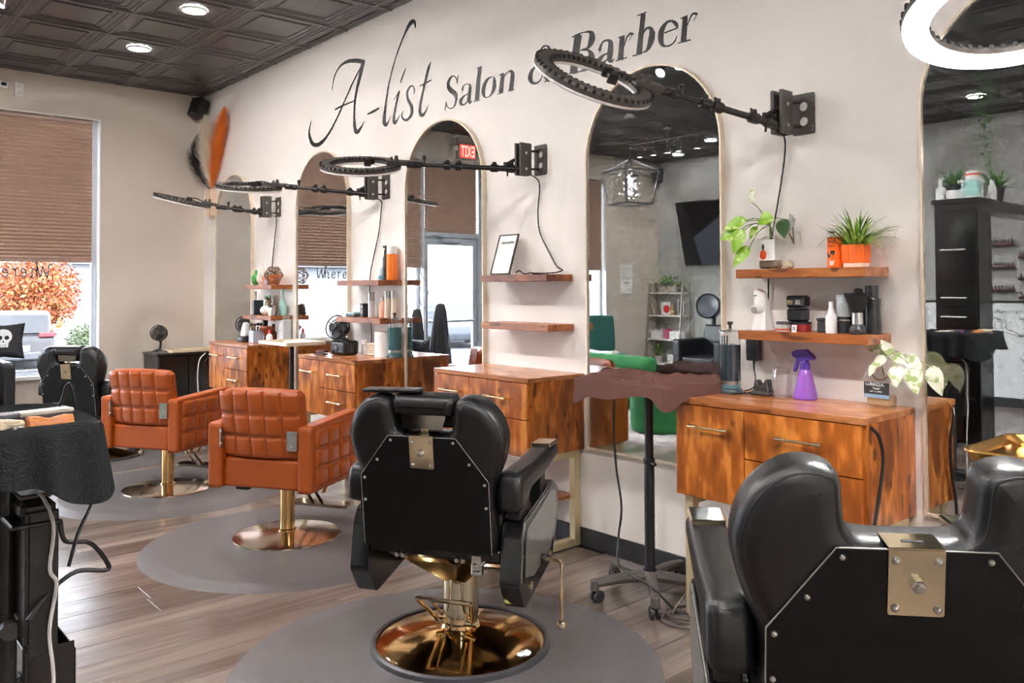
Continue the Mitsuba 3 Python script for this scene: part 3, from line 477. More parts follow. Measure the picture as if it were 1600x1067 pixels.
# ---------------------------------------------------------------- ring lights on wall arms
def ring_light(bxx, bz, c, slope, ratio, label, lit=False, face=1, arm_end=None, R=.228):
    t = Thing('ring_light', label, 'ring light')
    c = np.array(c, float); r_, u_ = np.array([.654, .757, -.0046]), np.array([.021, -.012, .9997])
    a = r_ - slope * u_; a /= np.linalg.norm(a)
    v = np.array(EYE) - c; v -= a * (v @ a); v /= np.linalg.norm(v); b = np.cross(a, v); b *= np.sign(b[2])
    nrm = math.sqrt(1 - ratio ** 2) * b + face * ratio * v          # points out of the dark back of the ring
    q = np.cross(nrm, a); F = np.eye(4); F[:3, 0], F[:3, 1], F[:3, 2], F[:3, 3] = a, q, nrm, c
    def put(m): m = m.copy(); m.apply_transform(F); return m
    ri = R - .062
    body = lathe([(ri, -.004), (ri, .012), (ri + .008, .022), (R - .008, .022), (R, .012), (R, -.004), (ri, -.004)], n=64)
    k = t.part('housing', put(body), 'ring_black')
    vents = []
    for i in range(46):
        th = 2 * np.pi * i / 46
        for rr in (R - .0055, ri + .0055): vents.append(rot(cb(.0145, .011, .013, (rr, 0, .0165), .001), [0, 0, 1], math.degrees(th)))
    t.part('vent_slots', put(cat(vents)), '#0c0b0b,0.8', False, parent=k)
    df = lathe([(ri + .001, -.004), (ri + .001, -.013), (ri + .010, -.018), (R - .010, -.018), (R - .001, -.013), (R - .001, -.004), (ri + .001, -.004)], n=64)
    if lit: t.part('diffuser', put(df), 'diffuser', emitter=emit((1, .985, .965), 60.0))
    else: t.part('diffuser', put(df), 'diffuser')
    # clamp where the arm meets the ring: towards the bracket
    br = np.array([bxx, -.10, bz - .075]); dv = br - c; dv -= nrm * (dv @ nrm); dv /= np.linalg.norm(dv)
    e0, e1 = c + dv * (ri + .0), c + dv * (R + .10)
    side = np.cross(nrm, dv)
    up_ = nrm if face > 0 else -nrm
    hub = c + dv * (R + .05) + nrm * .018
    m, L = frame_to(c + dv * (ri - .01) + nrm * .03, hub); 
    def along(p0, p1, w, h):
        z = (p1 - p0); L = np.linalg.norm(z); z = z / L; x = np.cross(nrm, z); x /= np.linalg.norm(x); y = np.cross(z, x); G = np.eye(4); G[:3, 0], G[:3, 1], G[:3, 2], G[:3, 3] = x, y, z, p0
        q = cb(w, h, L, (0, 0, L / 2), .004); q.apply_transform(G); return q
    t.part('mount_block', cat([along(c + dv * (ri - .012) + nrm * .034, c + dv * (R + .05) + nrm * .034, .052, .026), cyl(c + dv * (R - .02) + nrm * .045, c + dv * (R - .02) + nrm * .072, .011, 12), cyl(c + dv * (ri + .01) + nrm * .045 + side * .012, c + dv * (ri + .01) + nrm * .062 + side * .012, .008, 12)]), 'ring_black')
    ph = c + dv * (ri - .115) + nrm * .03
    t.part('phone_holder', cat([tube([c + dv * ri + nrm * .036, c + dv * (ri - .06) + nrm * .05, ph + nrm * .015], .005, 8), along(ph - side * .035, ph + side * .035, .016, .022), along(ph - side * .036 - dv * .02, ph - side * .036 + dv * .02, .014, .04), along(ph + side * .036 - dv * .02, ph + side * .036 + dv * .02, .014, .04)]), 'arm_black' if not lit else '#a8aab6,0.3')
    k2 = np.array(c + dv * (R + .09) + nrm * .026); d2 = br - k2; L2 = np.linalg.norm(d2); d2 /= L2
    t.part('swivel_joint', cat([cyl(k2 - d2 * .05, k2 + d2 * .035, .019, 14), cyl(k2 - side * .03, k2 + side * .03, .012, 12), cyl(k2 + d2 * .05 - nrm * .0, k2 + d2 * .05 + np.array([0, 0, .042]), .008, 10), sph(k2 + d2 * .05 + np.array([0, 0, .044]), .013, 1)]), 'arm_black')
    k = t.part('arm', cat([cyl(k2, k2 + d2 * L2 * .42, .0105, 14), cyl(k2 + d2 * L2 * .40, k2 + d2 * L2 * .75, .0135, 14), cyl(k2 + d2 * L2 * .73, br, .0165, 14)]), 'arm_black')
    for fr in (.30, .41, .74, .90):
        p = k2 + d2 * L2 * fr
        t.part('clamp_collar', cat([cyl(p - d2 * .022, p + d2 * .022, .0225, 14), bar(p + np.array([0, 0, .015]), p + np.array([0, 0, .034]), .018, .022), cyl(p + side * -.02 + np.array([0, 0, .027]), p + side * .026 + np.array([0, 0, .027]), .005, 8)]), 'arm_black')
    p = k2 + d2 * L2 * .86; t.part('lever', cat([cyl(p, p - np.array([0, 0, .045]) + side * .01, .005, 8), cyl(p - d2 * .008, p + d2 * .008, .021, 12)]), 'arm_black')
    pw = br + np.array([0, -.0, .085]); p = k2 + d2 * L2 * .84
    t.part('brace', cat([cyl(p + np.array([0, 0, .02]), pw + np.array([0, .02, 0]), .010, 10), cyl(p - np.array([0, 0, .01]), p + np.array([0, 0, .035]), .009, 10)]), 'arm_black')
    z0, z1 = bz - .105, bz + .065
    hp = [prism(unary_union([Polygon([(-.005, z0), (.095, z0), (.095, z1), (-.005, z1)]).buffer(-.008).buffer(.008)]).difference(unary_union([Point(.045, bz + .012).buffer(.019), Point(.045, bz - .05).buffer(.019)] + [Point(.085, q).buffer(.004) for q in (z0 + .015, z0 + .032, z1 - .015, z1 - .032)])), .005, 'xz', (bxx, -.001, 0))]
    t.part('wall_plate', cat(hp), 'ring_black', False)
    kk = t.part('hinge_plate', cat([bx(bxx - .028, bxx - .012, -.135, -.055, z0 - .004, z1 + .004, .002), bx(bxx + .012, bxx + .028, -.135, -.055, z0 - .004, z1 + .004, .002), bx(bxx - .028, bxx + .028, -.062, -.055, z0 - .004, z1 + .004, .002)]), 'ring_black', False)
    t.part('bolt', cat([cyl((bxx + .028, -.10, q), (bxx + .034, -.10, q), .008, 10) for q in (bz + .012, bz - .075)] + [cyl((bxx - .034, -.10, q), (bxx - .028, -.10, q), .008, 10) for q in (bz + .012, bz - .075)]), 'screw', parent=kk)
    t.part('hinge_pin', cat([cyl((bxx, -.058, q), (bxx + .035, -.004, q), .006, 8) for q in (bz + .03, bz - .07)]), 'black')
    return t, br
RL = [ring_light(1.665, 2.075, (1.38, -.70, 2.085), .24, .05, 'black ring light on a wall arm farthest from the camera, tilted edge-on'),
      ring_light(3.375, 2.085, (2.72, -.70, 2.075), .06, .10, 'black ring light on a wall arm, second from the back corner'),
      ring_light(4.975, 2.085, (4.29, -.72, 2.046), .03, .18, 'black ring light on a wall arm over the third wood cabinet'),
      ring_light(6.575, 2.085, (6.27, -.89, 2.135), .38, .24, 'black ring light on a long wall arm in front of the letters, nearest unlit one', R=.235),
      ring_light(8.28, 2.085, (7.735, -.96, 2.012), .04, .58, 'glowing white ring light at the upper right corner', lit=True, face=-1, R=.26)]
def cable(pts, label, r=.0035, mat='black', name='cable'): return Thing(name, label, 'cable').one(tube(pts, r, 7, 6), mat)
cable([(6.57, -.10, 2.0), (6.55, -.03, 1.95), (6.52, -.012, 1.80), (6.46, -.012, 1.50), (6.45, -.012, 1.30), (6.44, -.012, 1.18)], 'thin black cable running from the nearest bracket down behind the plant shelf')
cable([(4.97, -.10, 1.995), (5.0, -.03, 1.97), (5.02, -.012, 1.92), (5.005, -.012, 1.78), (5.02, -.012, 1.66), (5.10, -.012, 1.54), (5.16, -.02, 1.47), (5.225, -.04, 1.447), (5.20, -.07, 1.434), (5.10, -.09, 1.431), (5.02, -.08, 1.435), (4.95, -.07, 1.432), (4.90, -.06, 1.45), (4.86, -.05, 1.44)], 'black cable dropping from its bracket to the shelf with the framed notice')
cable([(3.37, -.10, 1.995), (3.38, -.02, 1.97), (3.37, -.012, 1.90), (3.34, -.012, 1.75), (3.27, -.012, 1.58), (3.22, -.012, 1.42), (3.225, -.012, 1.2), (3.24, -.012, 1.0), (3.24, -.03, .91)], 'black cable hanging on the wall behind the orange spray can shelf')
cable([(1.66, -.10, 1.985), (1.70, -.02, 1.96), (1.66, -.012, 1.8), (1.62, -.012, 1.6), (1.60, -.012, 1.43)], 'black cable hanging on the wall above the small potted plants')
# ================================================================ barber chairs
def heading(deg):  # forward direction angle between -x and +y -> rotation about z of local +y
    fx, fy = -math.cos(math.radians(deg)), math.sin(math.radians(deg)); return math.degrees(math.atan2(-fx, fy))
HALF = [(0, .846), (.07, .848), (.098, .862), (.106, .90), (.110, .945), (.125, .966), (.16, .976), (.20, .970), (.24, .944), (.27, .905), (.287, .855), (.288, .815), (.277, .765), (.258, .715), (.243, .68), (.238, .64), (.237, .55), (.237, .46), (.228, .44), (.19, .436), (0, .436)]
OUT = HALF + [(-x, z) for x, z in HALF[::-1]][1:-1]
def barber_chair(label, loc, rz, headrest=True, lift=0.0, tablet=False):
    t = Thing('barber_chair', label, 'barber chair', loc, rz, )
    up = lambda m: mv(m, 0, 0, lift)
    tilt = lambda m: up(rot(m, [1, 0, 0], 7, (0, -.27, .45)))
    # base
    t.part('base', lathe([(0, .075), (.07, .075), (.075, .068), (.15, .055), (.24, .036), (.30, .020), (.318, .012), (.322, .006), (0, .006)], n=64), 'gold')
    t.part('base_ring', lathe([(.316, .004), (.318, .018), (.328, .022), (.338, .016), (.340, .0), (.316, .0)], n=64), '#3a3a3d,0.35')
    t.part('column', lathe([(.072, .07), (.072, .085), (.067, .09), (.067, .27 + min(lift, 0)), (0, .27 + min(lift, 0))], n=32), 'chrome_gold')
    t.part('piston', lathe([(.052, .20), (.052, .32 + lift), (0, .32 + lift)], n=24), 'chrome_gold')
    # foot pump bar at the rear
    t.part('pump_bar', cat([cyl((-.105, -.17, .215), (.105, -.17, .215), .008, 10), cyl((-.105, -.17, .215), (-.066, -.05, .095), .008, 10), cyl((.105, -.17, .215), (.066, -.05, .095), .008, 10), cyl((-.085, -.05, .095), (-.04, -.05, .095), .012, 10), cyl((.04, -.05, .095), (.085, -.05, .095), .012, 10), cyl((-.06, -.15, .215), (-.05, -.06, .12), .005, 8), cyl((.06, -.15, .215), (.05, -.06, .12), .005, 8)]), 'chrome_gold')
    # seat hopper, chassis
    hop = trimesh.convex.convex_hull(np.array([(a, b, .40) for a in (-.19, .19) for b in (-.22, .20)] + [(a, b, .35) for a in (-.15, .15) for b in (-.17, .17)] + [(a, b, .24) for a in (-.035, .035) for b in (-.05, .04)]))
    t.part('hopper', up(hop), 'chrome_dark', False)
    t.part('chassis', up(cat([bx(-.245, .245, -.24, .25, .385, .47, .01), bx(-.245, .245, -.262, -.236, .40, .44, .004)])), 'gloss_black')
    for x in (-.135, -.112, .092, .115): t.part('chassis_bolt', up(cyl((x, -.262, .40), (x, -.275, .40), .009, 10)), 'chrome')
    t.part('seat_cushion', up(puff([(-.245, -.24), (.245, -.24), (.245, .27), (-.245, .27)], .11, .035, n=64, smooth_outline=False, at=(0, 0, .525))), 'leather', 50)
    # side boxes
    for s in (-1, 1):
        prof = [(-.275, .335), (-.25, .49), (-.22, .545), (.02, .575), (.16, .60), (.235, .56), (.25, .45), (.15, .30), (-.15, .245), (-.21, .235)]
        x0 = .248 if s > 0 else -.318
        pp = Polygon(prof).buffer(-.03).buffer(.03, 6)
        k = t.part('side_box', up(prism(pp, .07, 'yz', (x0, 0, 0))), 'gloss_black', False)
        t.part('side_trim', up(tube([(s * .3195, a, b) for a, b in [(-.255, .335), (-.235, .48), (-.21, .53), (.02, .562), (.16, .585)]], .003, 6, 1)), 'steel', parent=k)
        t.part('side_inlay', up(prism(Polygon([(-.20, .34), (-.185, .50), (.02, .54), (.15, .565), (.205, .545), (.215, .46), (.13, .35), (-.10, .315)]), .004, 'yz', (.3165 if s > 0 else -.3205, 0, 0))), '#5a5854,0.12', False, parent=k)
        arm = puff([(-.29, .588), (-.285, .67), (-.24, .712), (-.05, .718), (.16, .735), (.225, .73), (.232, .70), (.20, .672), (.02, .640), (-.12, .628), (-.19, .60), (-.25, .575)], .092, .028, n=72, ax='yz', at=(s * .283, 0, 0))
        k = t.part('armrest', up(arm), 'leather', 50)
        t.part('armrest_plate', up(bx(s * .283 - .04, s * .283 + .04, .12, .238, .728, .742, .004)), 'chrome_gold', parent=k)
        for a, b, z0, z1 in ((-.22, -.16, .52, .61), (.04, .10, .54, .66)): t.part('armrest_post', up(bx(s * .283 - .025, s * .283 + .025, a, b, z0, z1, .004)), 'black')
        for a, z0, r0 in ((-.16, .30, .016), (.10, .335, .010)): t.part('side_bolt', up(cyl((s * .318, a, z0), (s * .331, a, z0), r0, 12)), 'chrome_gold')
    # recline lever on the right
    t.part('lever', up(cat([cyl((.31, .0, .345), (.335, .0, .345), .018, 12)])), 'black')
    t.part('lever_rod', up(tube([(.315, .0, .345), (.375, .0, .343), (.395, .0, .335), (.398, -.005, .31), (.398, -.01, .20), (.398, -.01, .125)], .0065, 8, 5)), 'chrome_gold')
    t.part('lever_knob', up(sph((.398, -.01, .115), .018, 2)), 'chrome_gold')
    t.part('linkage', up(cat([cyl((.16, -.258, .375), (.215, -.25, .43), .006, 8), cyl((.15, -.262, .36), (.175, -.262, .36), .010, 10), cyl((.15, -.262, .385), (.165, -.262, .385), .008, 10), bx(.14, .18, -.262, -.24, .35, .42, .003)])), 'chrome')
    # front: calf pad and footrest
    t.part('calf_pad', up(rot(puff([(-.21, -.14), (.21, -.14), (.21, .14), (-.21, .14)], .07, .02, n=48, smooth_outline=False, ax='xz', at=(0, .33, .36)), [1, 0, 0], 18, (0, .33, .47))), 'leather', 50)
    t.part('footrest', up(cat([rot(bx(-.19, .19, .44, .60, .13, .15, .006), [1, 0, 0], 12, (0, .5, .14)), cyl((-.14, .36, .25), (-.14, .47, .14), .012, 10), cyl((.14, .36, .25), (.14, .47, .14), .012, 10)])), 'chrome_gold')
    # backrest
    k = t.part('backrest', tilt(puff(OUT, .125, .045, n=200, steps=5, ax='xz', at=(0, -.25, 0))), 'leather', 60)
    def rim(off, y): 
        p = spline(np.array(OUT + OUT[:1]), 6); pl = Polygon(p).buffer(-off); c = np.array(pl.exterior.coords); return tube([(a, y, b) for a, b in c[::2]], .0028, 6, 1)
    t.part('piping', tilt(cat([rim(.014, -.298), rim(.014, -.202)])), '#0a0a0b,0.5', parent=k)
    pan = Polygon([(-.237, .448), (.237, .448), (.237, .70), (.125, .845), (-.125, .845), (-.237, .70)])
    t.part('back_panel', tilt(prism(pan, .006, 'xz', (0, -.311, 0))), 'vinylback', False, parent=k)
    t.part('back_panel_edge', tilt(tube([(a, -.317, b) for a, b in [(-.236, .45), (-.236, .70), (-.125, .844), (.125, .844), (.236, .70), (.236, .45)]], .0016, 5, 1)), '#77736e,0.3', parent=k)
    for s in (-1, 1):
        for a, b in ((.115, .828), (.170, .757), (.222, .69), (.224, .61)):
            t.part('screw', tilt(sph((s * a, -.317, b), .006, 1, (1, 1, 1))), 'screw', True, parent=k)
    br = Polygon([(-.044, .735), (.044, .735), (.044, .846), (-.044, .846)]).buffer(-.004).buffer(.004)
    kb = t.part('headrest_bracket', tilt(cat([prism(br, .004, 'xz', (0, -.318, 0)), bx(-.044, .044, -.322, -.262, .846, .850, .001)])), 'chrome_gold', False)
    for a in (-.033, .033):
        for b in (.748, .828): t.part('bracket_bolt', tilt(sph((a, -.323, b), .0072, 1)), 'screw', parent=kb)
    t.part('bracket_knob', tilt(cat([cyl((0, -.32, .79), (0, -.338, .79), .012, 6), cyl((0, -.32, .79), (0, -.344, .79), .007, 10)])), 'screw', parent=kb)
    t.part('bracket_slot', tilt(bx(-.018, .018, -.300, -.292, .8495, .8512, .0003)), 'black', False, parent=kb)
    if headrest:
        k = t.part('headrest', tilt(puff([(-.105, .908), (.105, .908), (.114, .925), (.114, .960), (.102, .980), (-.102, .980), (-.114, .960), (-.114, .925)], .11, .035, n=72, ax='xz', at=(0, -.255, 0), smooth_outline=False)), 'leather', 60)
        t.part('headrest_base', tilt(puff([(-.102, .858), (.102, .858), (.106, .93), (-.106, .93)], .05, .012, n=48, ax='xz', at=(0, -.225, 0), smooth_outline=False)), 'leather', 50, parent=k)
        t.part('headrest_plate', tilt(rot(prism(Polygon([(-.078, .866), (.07, .866), (.085, .918), (-.085, .918)]), .005, 'xz', (0, -.29, 0)), [1, 0, 0], -8, (0, -.29, .89))), 'chrome_dark', False, parent=k)
        t.part('headrest_post', tilt(bx(-.014, .014, -.288, -.280, .80, .93, .001)), 'chrome_gold', parent=k)
    return t
barber_chair('black barber chair with headrest on a round gold base, front centre', (5.882, -1.229, 0.012), heading(58.5))
barber_chair('black barber chair with its headrest removed, large at the lower right', (7.585, -1.505, 0.012), heading(48.5), headrest=False, lift=.075)
barber_chair('black barber chair with headrest by the street window, far left', (1.10, -1.26, 0.012), heading(54), lift=-.07)
# ================================================================ tan styling chairs
def tan_chair(label, loc, rz):
    t = Thing('styling_chair', label, 'styling chair', loc, rz, 'tan tufted styling chairs')
    t.part('base', lathe([(0, .030), (.05, .028), (.20, .016), (.268, .009), (.285, .006), (.287, 0), (0, 0)], n=64), 'steel_gold')
    t.part('column', lathe([(.048, .026), (.048, .034), (.0385, .038), (.0385, .31), (0, .31)], n=28), 'gold')
    t.part('seat_mount', cat([bx(-.11, .11, -.11, .11, .285, .315, .004), cyl((-.18, .03, .285), (-.10, .0, .30), .007, 8), bx(-.24, -.16, .0, .06, .270, .290, .006)]), 'black')
    t.part('pump_lever', cat([tube([(-.05, 0, .27), (-.18, -.02, .262), (-.24, -.05, .255)], .006, 8), bx(-.28, -.20, -.075, -.035, .245, .262, .005)]), 'matte_black')
    t.part('seat', cat([puff([(-.225, -.25), (.225, -.25), (.225, .24), (-.225, .24)], .155, .018, n=64, smooth_outline=False, at=(0, 0, .382))]), 'tan', 50)
    t.part('seat_cushion', puff([(-.222, -.235), (.222, -.235), (.222, .25), (-.222, .25)], .07, .028, n=64, smooth_outline=False, at=(0, .01, .468)), 'tan', 50)
    for s in (-1, 1):
        k = t.part('armrest', puff([(-.275, .302), (.255, .302), (.255, .665), (-.275, .640)], .082, .014, n=80, smooth_outline=False, ax='yz', at=(s * .268, 0, 0)), 'tan', 40)
        q, _ = quilt(.47, .30, 4, 3, .018, .008, 10)
        q = rot(q, [0, 0, 1], 90 * s); q.apply_translation((s * .306, -.235 if s > 0 else .235, .325)); t.part('tufted_side', q, 'tan', 60, parent=k)
    q, b = quilt(.47, .345, 5, 3, .018, .082, 10, edge=.022)
    m = lambda x: rot(mv(x, -.235, -.215, .475), [1, 0, 0], 9, (0, -.2, .48))
    def bend(x):
        v = np.array(x.vertices); v[:, 1] -= .035 * (1 - (v[:, 0] / .24) ** 2) - .035; v[:, 2] += .012 * (1 - (v[:, 0] / .24) ** 2) * (v[:, 2] > .7); return trimesh.Trimesh(v, x.faces, process=False)
    b = b.subdivide().subdivide().subdivide()
    k = t.part('backrest', bend(m(b)), 'tan', 40)
    t.part('tufted_back', bend(m(q)), 'tan', 60, parent=k)
    for s in (-1, 1):
        k = t.part('hinge_plate', cat([bx(s * .226 - .005, s * .226 + .005, -.285, -.245, .515, .615, .003)] + ([bx(.170, .226, -.283, -.276, .515, .615, .003)] if s > 0 else [])), 'steel')
        t.part('hinge_bolt', cat([sph((s * .219 if s < 0 else .205, -.284, z), .0075, 1) for z in (.535, .597)]), 'screw', parent=k)
    t.part('footrest', cat([tube([(x, .12, .30), (x, .20, .22), (x, .26, .16), (x, .32, .095)], .008, 8) for x in (-.03, .03)] + [puff([(-.17, .29), (.17, .29), (.19, .33), (.15, .40), (-.15, .40), (-.19, .33)], .014, .005, n=48, at=(0, 0, .088))]), 'chrome_dark')
    t.part('footrest_loop', cat([tube([(.15, .10, .305), (.15, .06, .25), (.15, .03, .235), (.17, .03, .245)], .007, 8), tube([(.19, .12, .305), (.19, .08, .25), (.19, .05, .235), (.21, .05, .245)], .007, 8)]), 'gold')
    return t
MATS['steel_gold'] = pr('d6cabb', .14, 1.0)
TC = tan_chair('tan tufted leather styling chair on a round chrome base, nearer the camera', (4.150, -1.095, .012), heading(58))
TC.dup('tan tufted leather styling chair on a round chrome base, in front of the corner cabinet', (2.600, -1.215, .012), heading(59))
# floor mats
def fmat(x, y, r, label):
    Thing('floor_mat', label, 'floor mat', (x, y, 0)).one(lathe([(0, .012), (r - .105, .012), (r - .098, .0115), (r - .01, .002), (r, .0005), (0, .0005)], n=96), 'mat_rubber', 30)
fmat(4.25, -1.11, .765, 'round grey rubber mat under the nearer tan chair'); fmat(2.60, -1.21, .765, 'round grey rubber mat under the tan chair by the corner')
fmat(5.98, -1.36, .765, 'round grey rubber mat under the front barber chair'); fmat(7.62, -1.52, .70, 'round grey rubber mat under the headless barber chair'); fmat(1.08, -1.30, .70, 'round grey rubber mat under the barber chair by the window')
# ================================================================ helpers for small things
def simple(name, label, c, parts, loc=(0, 0, 0), rz=0, group=None):
    """parts: list of (part name, mesh, material[, parent index]); a single part makes a one-mesh thing."""
    t = Thing(name, label, c, loc, rz, group)
    if len(parts) == 1: return t.one(parts[0][1], parts[0][2])
    ks = []
    for p in parts:
        em = p[4] if len(p) > 4 else {}
        ks.append(t.part(p[0], p[1], p[2], parent=ks[p[3]] if len(p) > 3 and p[3] is not None else None, **em))
    return t
def bottle_prof(r, h, neck_r, neck_h, sh=.02): return [(0, 0), (r * .92, 0), (r, .004), (r, h - neck_h - sh), (r * .85, h - neck_h - sh * .5), (neck_r, h - neck_h), (neck_r, h), (0, h)]
def text(s, h, d=.001, w=None, bold=False, c=True):
    m = meshkit.text_mesh(s, h, d, bold)
    if w: m.apply_scale([w / (m.bounds[1][0] - m.bounds[0][0]), 1, 1])
    if c: m.apply_translation([-(m.bounds[0][0] + m.bounds[1][0]) / 2, 0, 0])
    return m
def text_xz(s, h, at, w=None, bold=False): # lettering standing in xz, facing -y
    return plane(text(s, h, .0008, w, bold), 'xz', at)
def wrap(m, r, rz=0):                      # bend lettering in xz around a cylinder about z, facing -y
    v = np.array(m.vertices); a = v[:, 0] / r + math.radians(rz); rr = r - v[:, 1]; return trimesh.Trimesh(np.stack([rr * np.sin(a), -rr * np.cos(a), v[:, 2]], 1), m.faces, process=False)
def heart_leaf(L, W, fold=.25, droop=.25, n=9):
    """leaf along +y from the origin, face up."""
    v, f = [], []
    for i in range(n + 1):
        t = i / n; w = W / 2 * (math.sin(math.pi * min(1, t * 1.0 + .0) ** .62) ** .85) if 0 < i < n else 0.0
        y = L * t - (.10 * L * (1 - t) ** 2 if False else 0); z = -droop * L * t * t
        for k in (-1, -.5, 0, .5, 1):
            back = -.10 * L * abs(k) * max(0, 1 - t * 3.2); v.append((w * k, y + back, z + fold * abs(w * k) - .25 * fold * (w * k) ** 2 / (W / 2)))
    for i in range(n):
        for k in range(4):
            a = i * 5 + k; f += [(a, a + 1, a + 6), (a, a + 6, a + 5)]
    return trimesh.Trimesh(v, f, process=False)
def aim(m, at, d, up=(0, 0, 1)):
    d = np.array(d, float); d /= np.linalg.norm(d); x = np.cross(d, up); x /= np.linalg.norm(x) + 1e-9; z = np.cross(x, d)
    G = np.eye(4); G[:3, 0], G[:3, 1], G[:3, 2], G[:3, 3] = x, d, z, at; m = m.copy(); m.apply_transform(G); return m
def blade(L, w, base, az, el, bend, n=7):
    d = np.array([math.cos(az), math.sin(az)]); v, f = [], []; p = np.array(base, float); e = el; s = np.array([-d[1], d[0], 0])
    for i in range(n + 1):
        t = i / n; ww = w * (1 - t ** 2.2) * (.55 + .45 * min(1, t * 4)); v += [p - s * ww / 2, p - np.array([0, 0, ww * .15]), p + s * ww / 2]
        p = p + np.array([d[0] * math.cos(e), d[1] * math.cos(e), math.sin(e)]) * L / n; e -= bend / n
    for i in range(n):
        for k in range(2): a = 3 * i + k; f += [(a, a + 1, a + 4), (a, a + 4, a + 3)]
    return trimesh.Trimesh(v, f, process=False)
def rough_noise(m, amp, freq, seed=0):
    v = np.array(m.vertices); n = m.vertex_normals; d = meshkit.fbm(v * freq + 11.3, 3, seed) - .5; return trimesh.Trimesh(v + n * d[:, None] * amp, m.faces, process=False)
def drape(hx, hy, z, drop, top=.012, rad=.03, wave=.016, n=220, seed=1, rim=0.0, flare=.02):
    """a towel over a tray: drop(angle) gives the hanging length round the edge."""
    th = np.linspace(0, 2 * np.pi, n, endpoint=False); rect = Polygon([(-hx, -hy), (hx, -hy), (hx, hy), (-hx, hy)]).buffer(-rad).buffer(rad, 10); p = resample(np.array(rect.exterior.coords)[:-1], n)
    if not Polygon(p).exterior.is_ccw: p = p[::-1]
    tg = np.roll(p, -1, 0) - np.roll(p, 1, 0); tg /= np.linalg.norm(tg, axis=1, keepdims=True); nn = np.stack([tg[:, 1], -tg[:, 0]], 1)
    ang = np.arctan2(p[:, 1], p[:, 0]); s = np.arange(n) / n; rings = []
    for f_ in (.02, .2, .4, .6, .8, .9, .96): 
        q = p * f_; zz = z + top * 2.6 * (meshkit.fbm(np.c_[q * 9, np.full(n, seed)], 3) - .5) + (rim if f_ > .93 else 0)
        rings.append(np.c_[q, zz])
    rings.append(np.c_[p, np.full(n, z - .004 + rim)])
    D = np.array([drop(a) for a in ang]); sd = meshkit.fbm(np.c_[np.cos(s * 2 * np.pi) * 3.2, np.sin(s * 2 * np.pi) * 3.2, np.full(n, seed)], 3) - .5
    fold = np.sin(s * 2 * np.pi * 17 + 4 * sd) * .5 + sd * 1.6
    for k, t in enumerate((.06, .15, .3, .45, .6, .75, .9, 1.0)):
        o = .006 + flare * t + wave * fold * t ** .8 * np.clip(D / .15, .25, 1.4)
        rings.append(np.c_[p + nn * o[:, None], z - .006 + rim - D * t])
    k = len(rings); v = np.vstack(rings); f = []
    for a in range(k - 1):
        for j in range(n):
            b = (j + 1) % n; f += [(a * n + j, a * n + b, (a + 1) * n + b), (a * n + j, (a + 1) * n + b, (a + 1) * n + j)]
    f = np.array([q[::-1] for q in f]); m = trimesh.Trimesh(v, f, process=False); nv = m.vertex_normals
    sgn = 1 if nv[n * 2][2] > 0 else -1; inner = v - nv * sgn * .004; K = len(v)
    st = [(K - n + j, K - n + (j + 1) % n, 2 * K - n + (j + 1) % n) for j in range(n)] + [(K - n + j, 2 * K - n + (j + 1) % n, 2 * K - n + j) for j in range(n)]
    return trimesh.Trimesh(np.vstack([v, inner]), np.vstack([f, f[:, ::-1] + K, np.array(st)]), process=False)
# ================================================================ nearest station, upper shelf
Z = 1.4245
t = Thing('pothos_bottle', 'pothos with lime leaves in a square glass bottle with a red pineapple label', 'potted plant', (6.515, -.095, Z))
t.part('bottle', cat([cb(.088, .06, .135, (0, 0, .0675), .012), lathe([(.030, .13), (.018, .150), (.017, .178), (.020, .18), (.020, .19), (0, .19)], n=20)]), 'thin_glass')
t.part('water', cb(.080, .052, .034, (0, 0, .021), .006), '#6e5a45,0.3')
t.part('label', bx(-.038, .040, -.0325, -.031, .036, .122, .0004), '#f2f0ec,0.5', False)
pine = [rot(sph((0, 0, 0), .0165, 2, (1, .06, 1.25)), [0, 0, 1], 0)]
t.part('pineapple_print', mv(cat(pine), -.014, -.0325, .060), '#dc4a24,0.5')
t.part('crown_print', mv(cat([prism([(-.003, 0), (.003, 0), (.010 * math.sin(a), .030 * math.cos(a))], .0008, 'xz') for a in np.linspace(-1, 1, 7)]), -.014, -.0325, .078), '#3b3c3e,0.5', False)
base = np.array([0, 0, .18])
for i, (x, y, z, L, W, dx, dz, mat) in enumerate([(6.44, -.12, 1.71, .055, .03, .35, .9, 'leaf_pale'), (6.430, -.15, 1.628, .085, .045, -.9, -.2, 'leaf_lime'), (6.39, -.12, 1.618, .05, .03, -.9, .2, 'leaf_pale'), (6.385, -.14, 1.585, .07, .05, -1, -.25, 'leaf_lime'), (6.435, -.17, 1.585, .085, .06, -.5, -.9, 'leaf_lime'), (6.50, -.14, 1.635, .055, .05, .8, -.1, 'leaf_lime'), (6.575, -.09, 1.625, .06, .05, .05, -1, 'leaf_dark'), (6.455, -.16, 1.510, .085, .05, -.75, -.65, 'leaf_lime'), (6.46, -.11, 1.600, .045, .03, -.4, -.6, 'leaf_lime')]):
    p = np.array([x - 6.515, y + .095, z - Z]); t.part('leaf', aim(heart_leaf(L * 1.25, W * 1.3), p, (dx, -.25, dz), (0, -1, .4)), mat, True)
    t.part('stem', tube([base + [0, 0, -.06], base, (base + p) / 2 + np.array([0, -.01, .02]), p], .0018, 6, 5), '#5d7a35,0.5')
t = Thing('dried_sprig', 'grey dried sprig fixed to the wall right of the pothos bottle', 'dried plant', (6.574, -.005, 1.53))
t.part('stalk', cat([tube([(0, -.006, 0), (-.012, -.02, .04), (-.022, -.03, .06)], .003, 6), tube([(0, -.006, 0), (.004, -.02, .05), (.012, -.03, .1)], .003, 6)]), '#6f6a62,0.6')
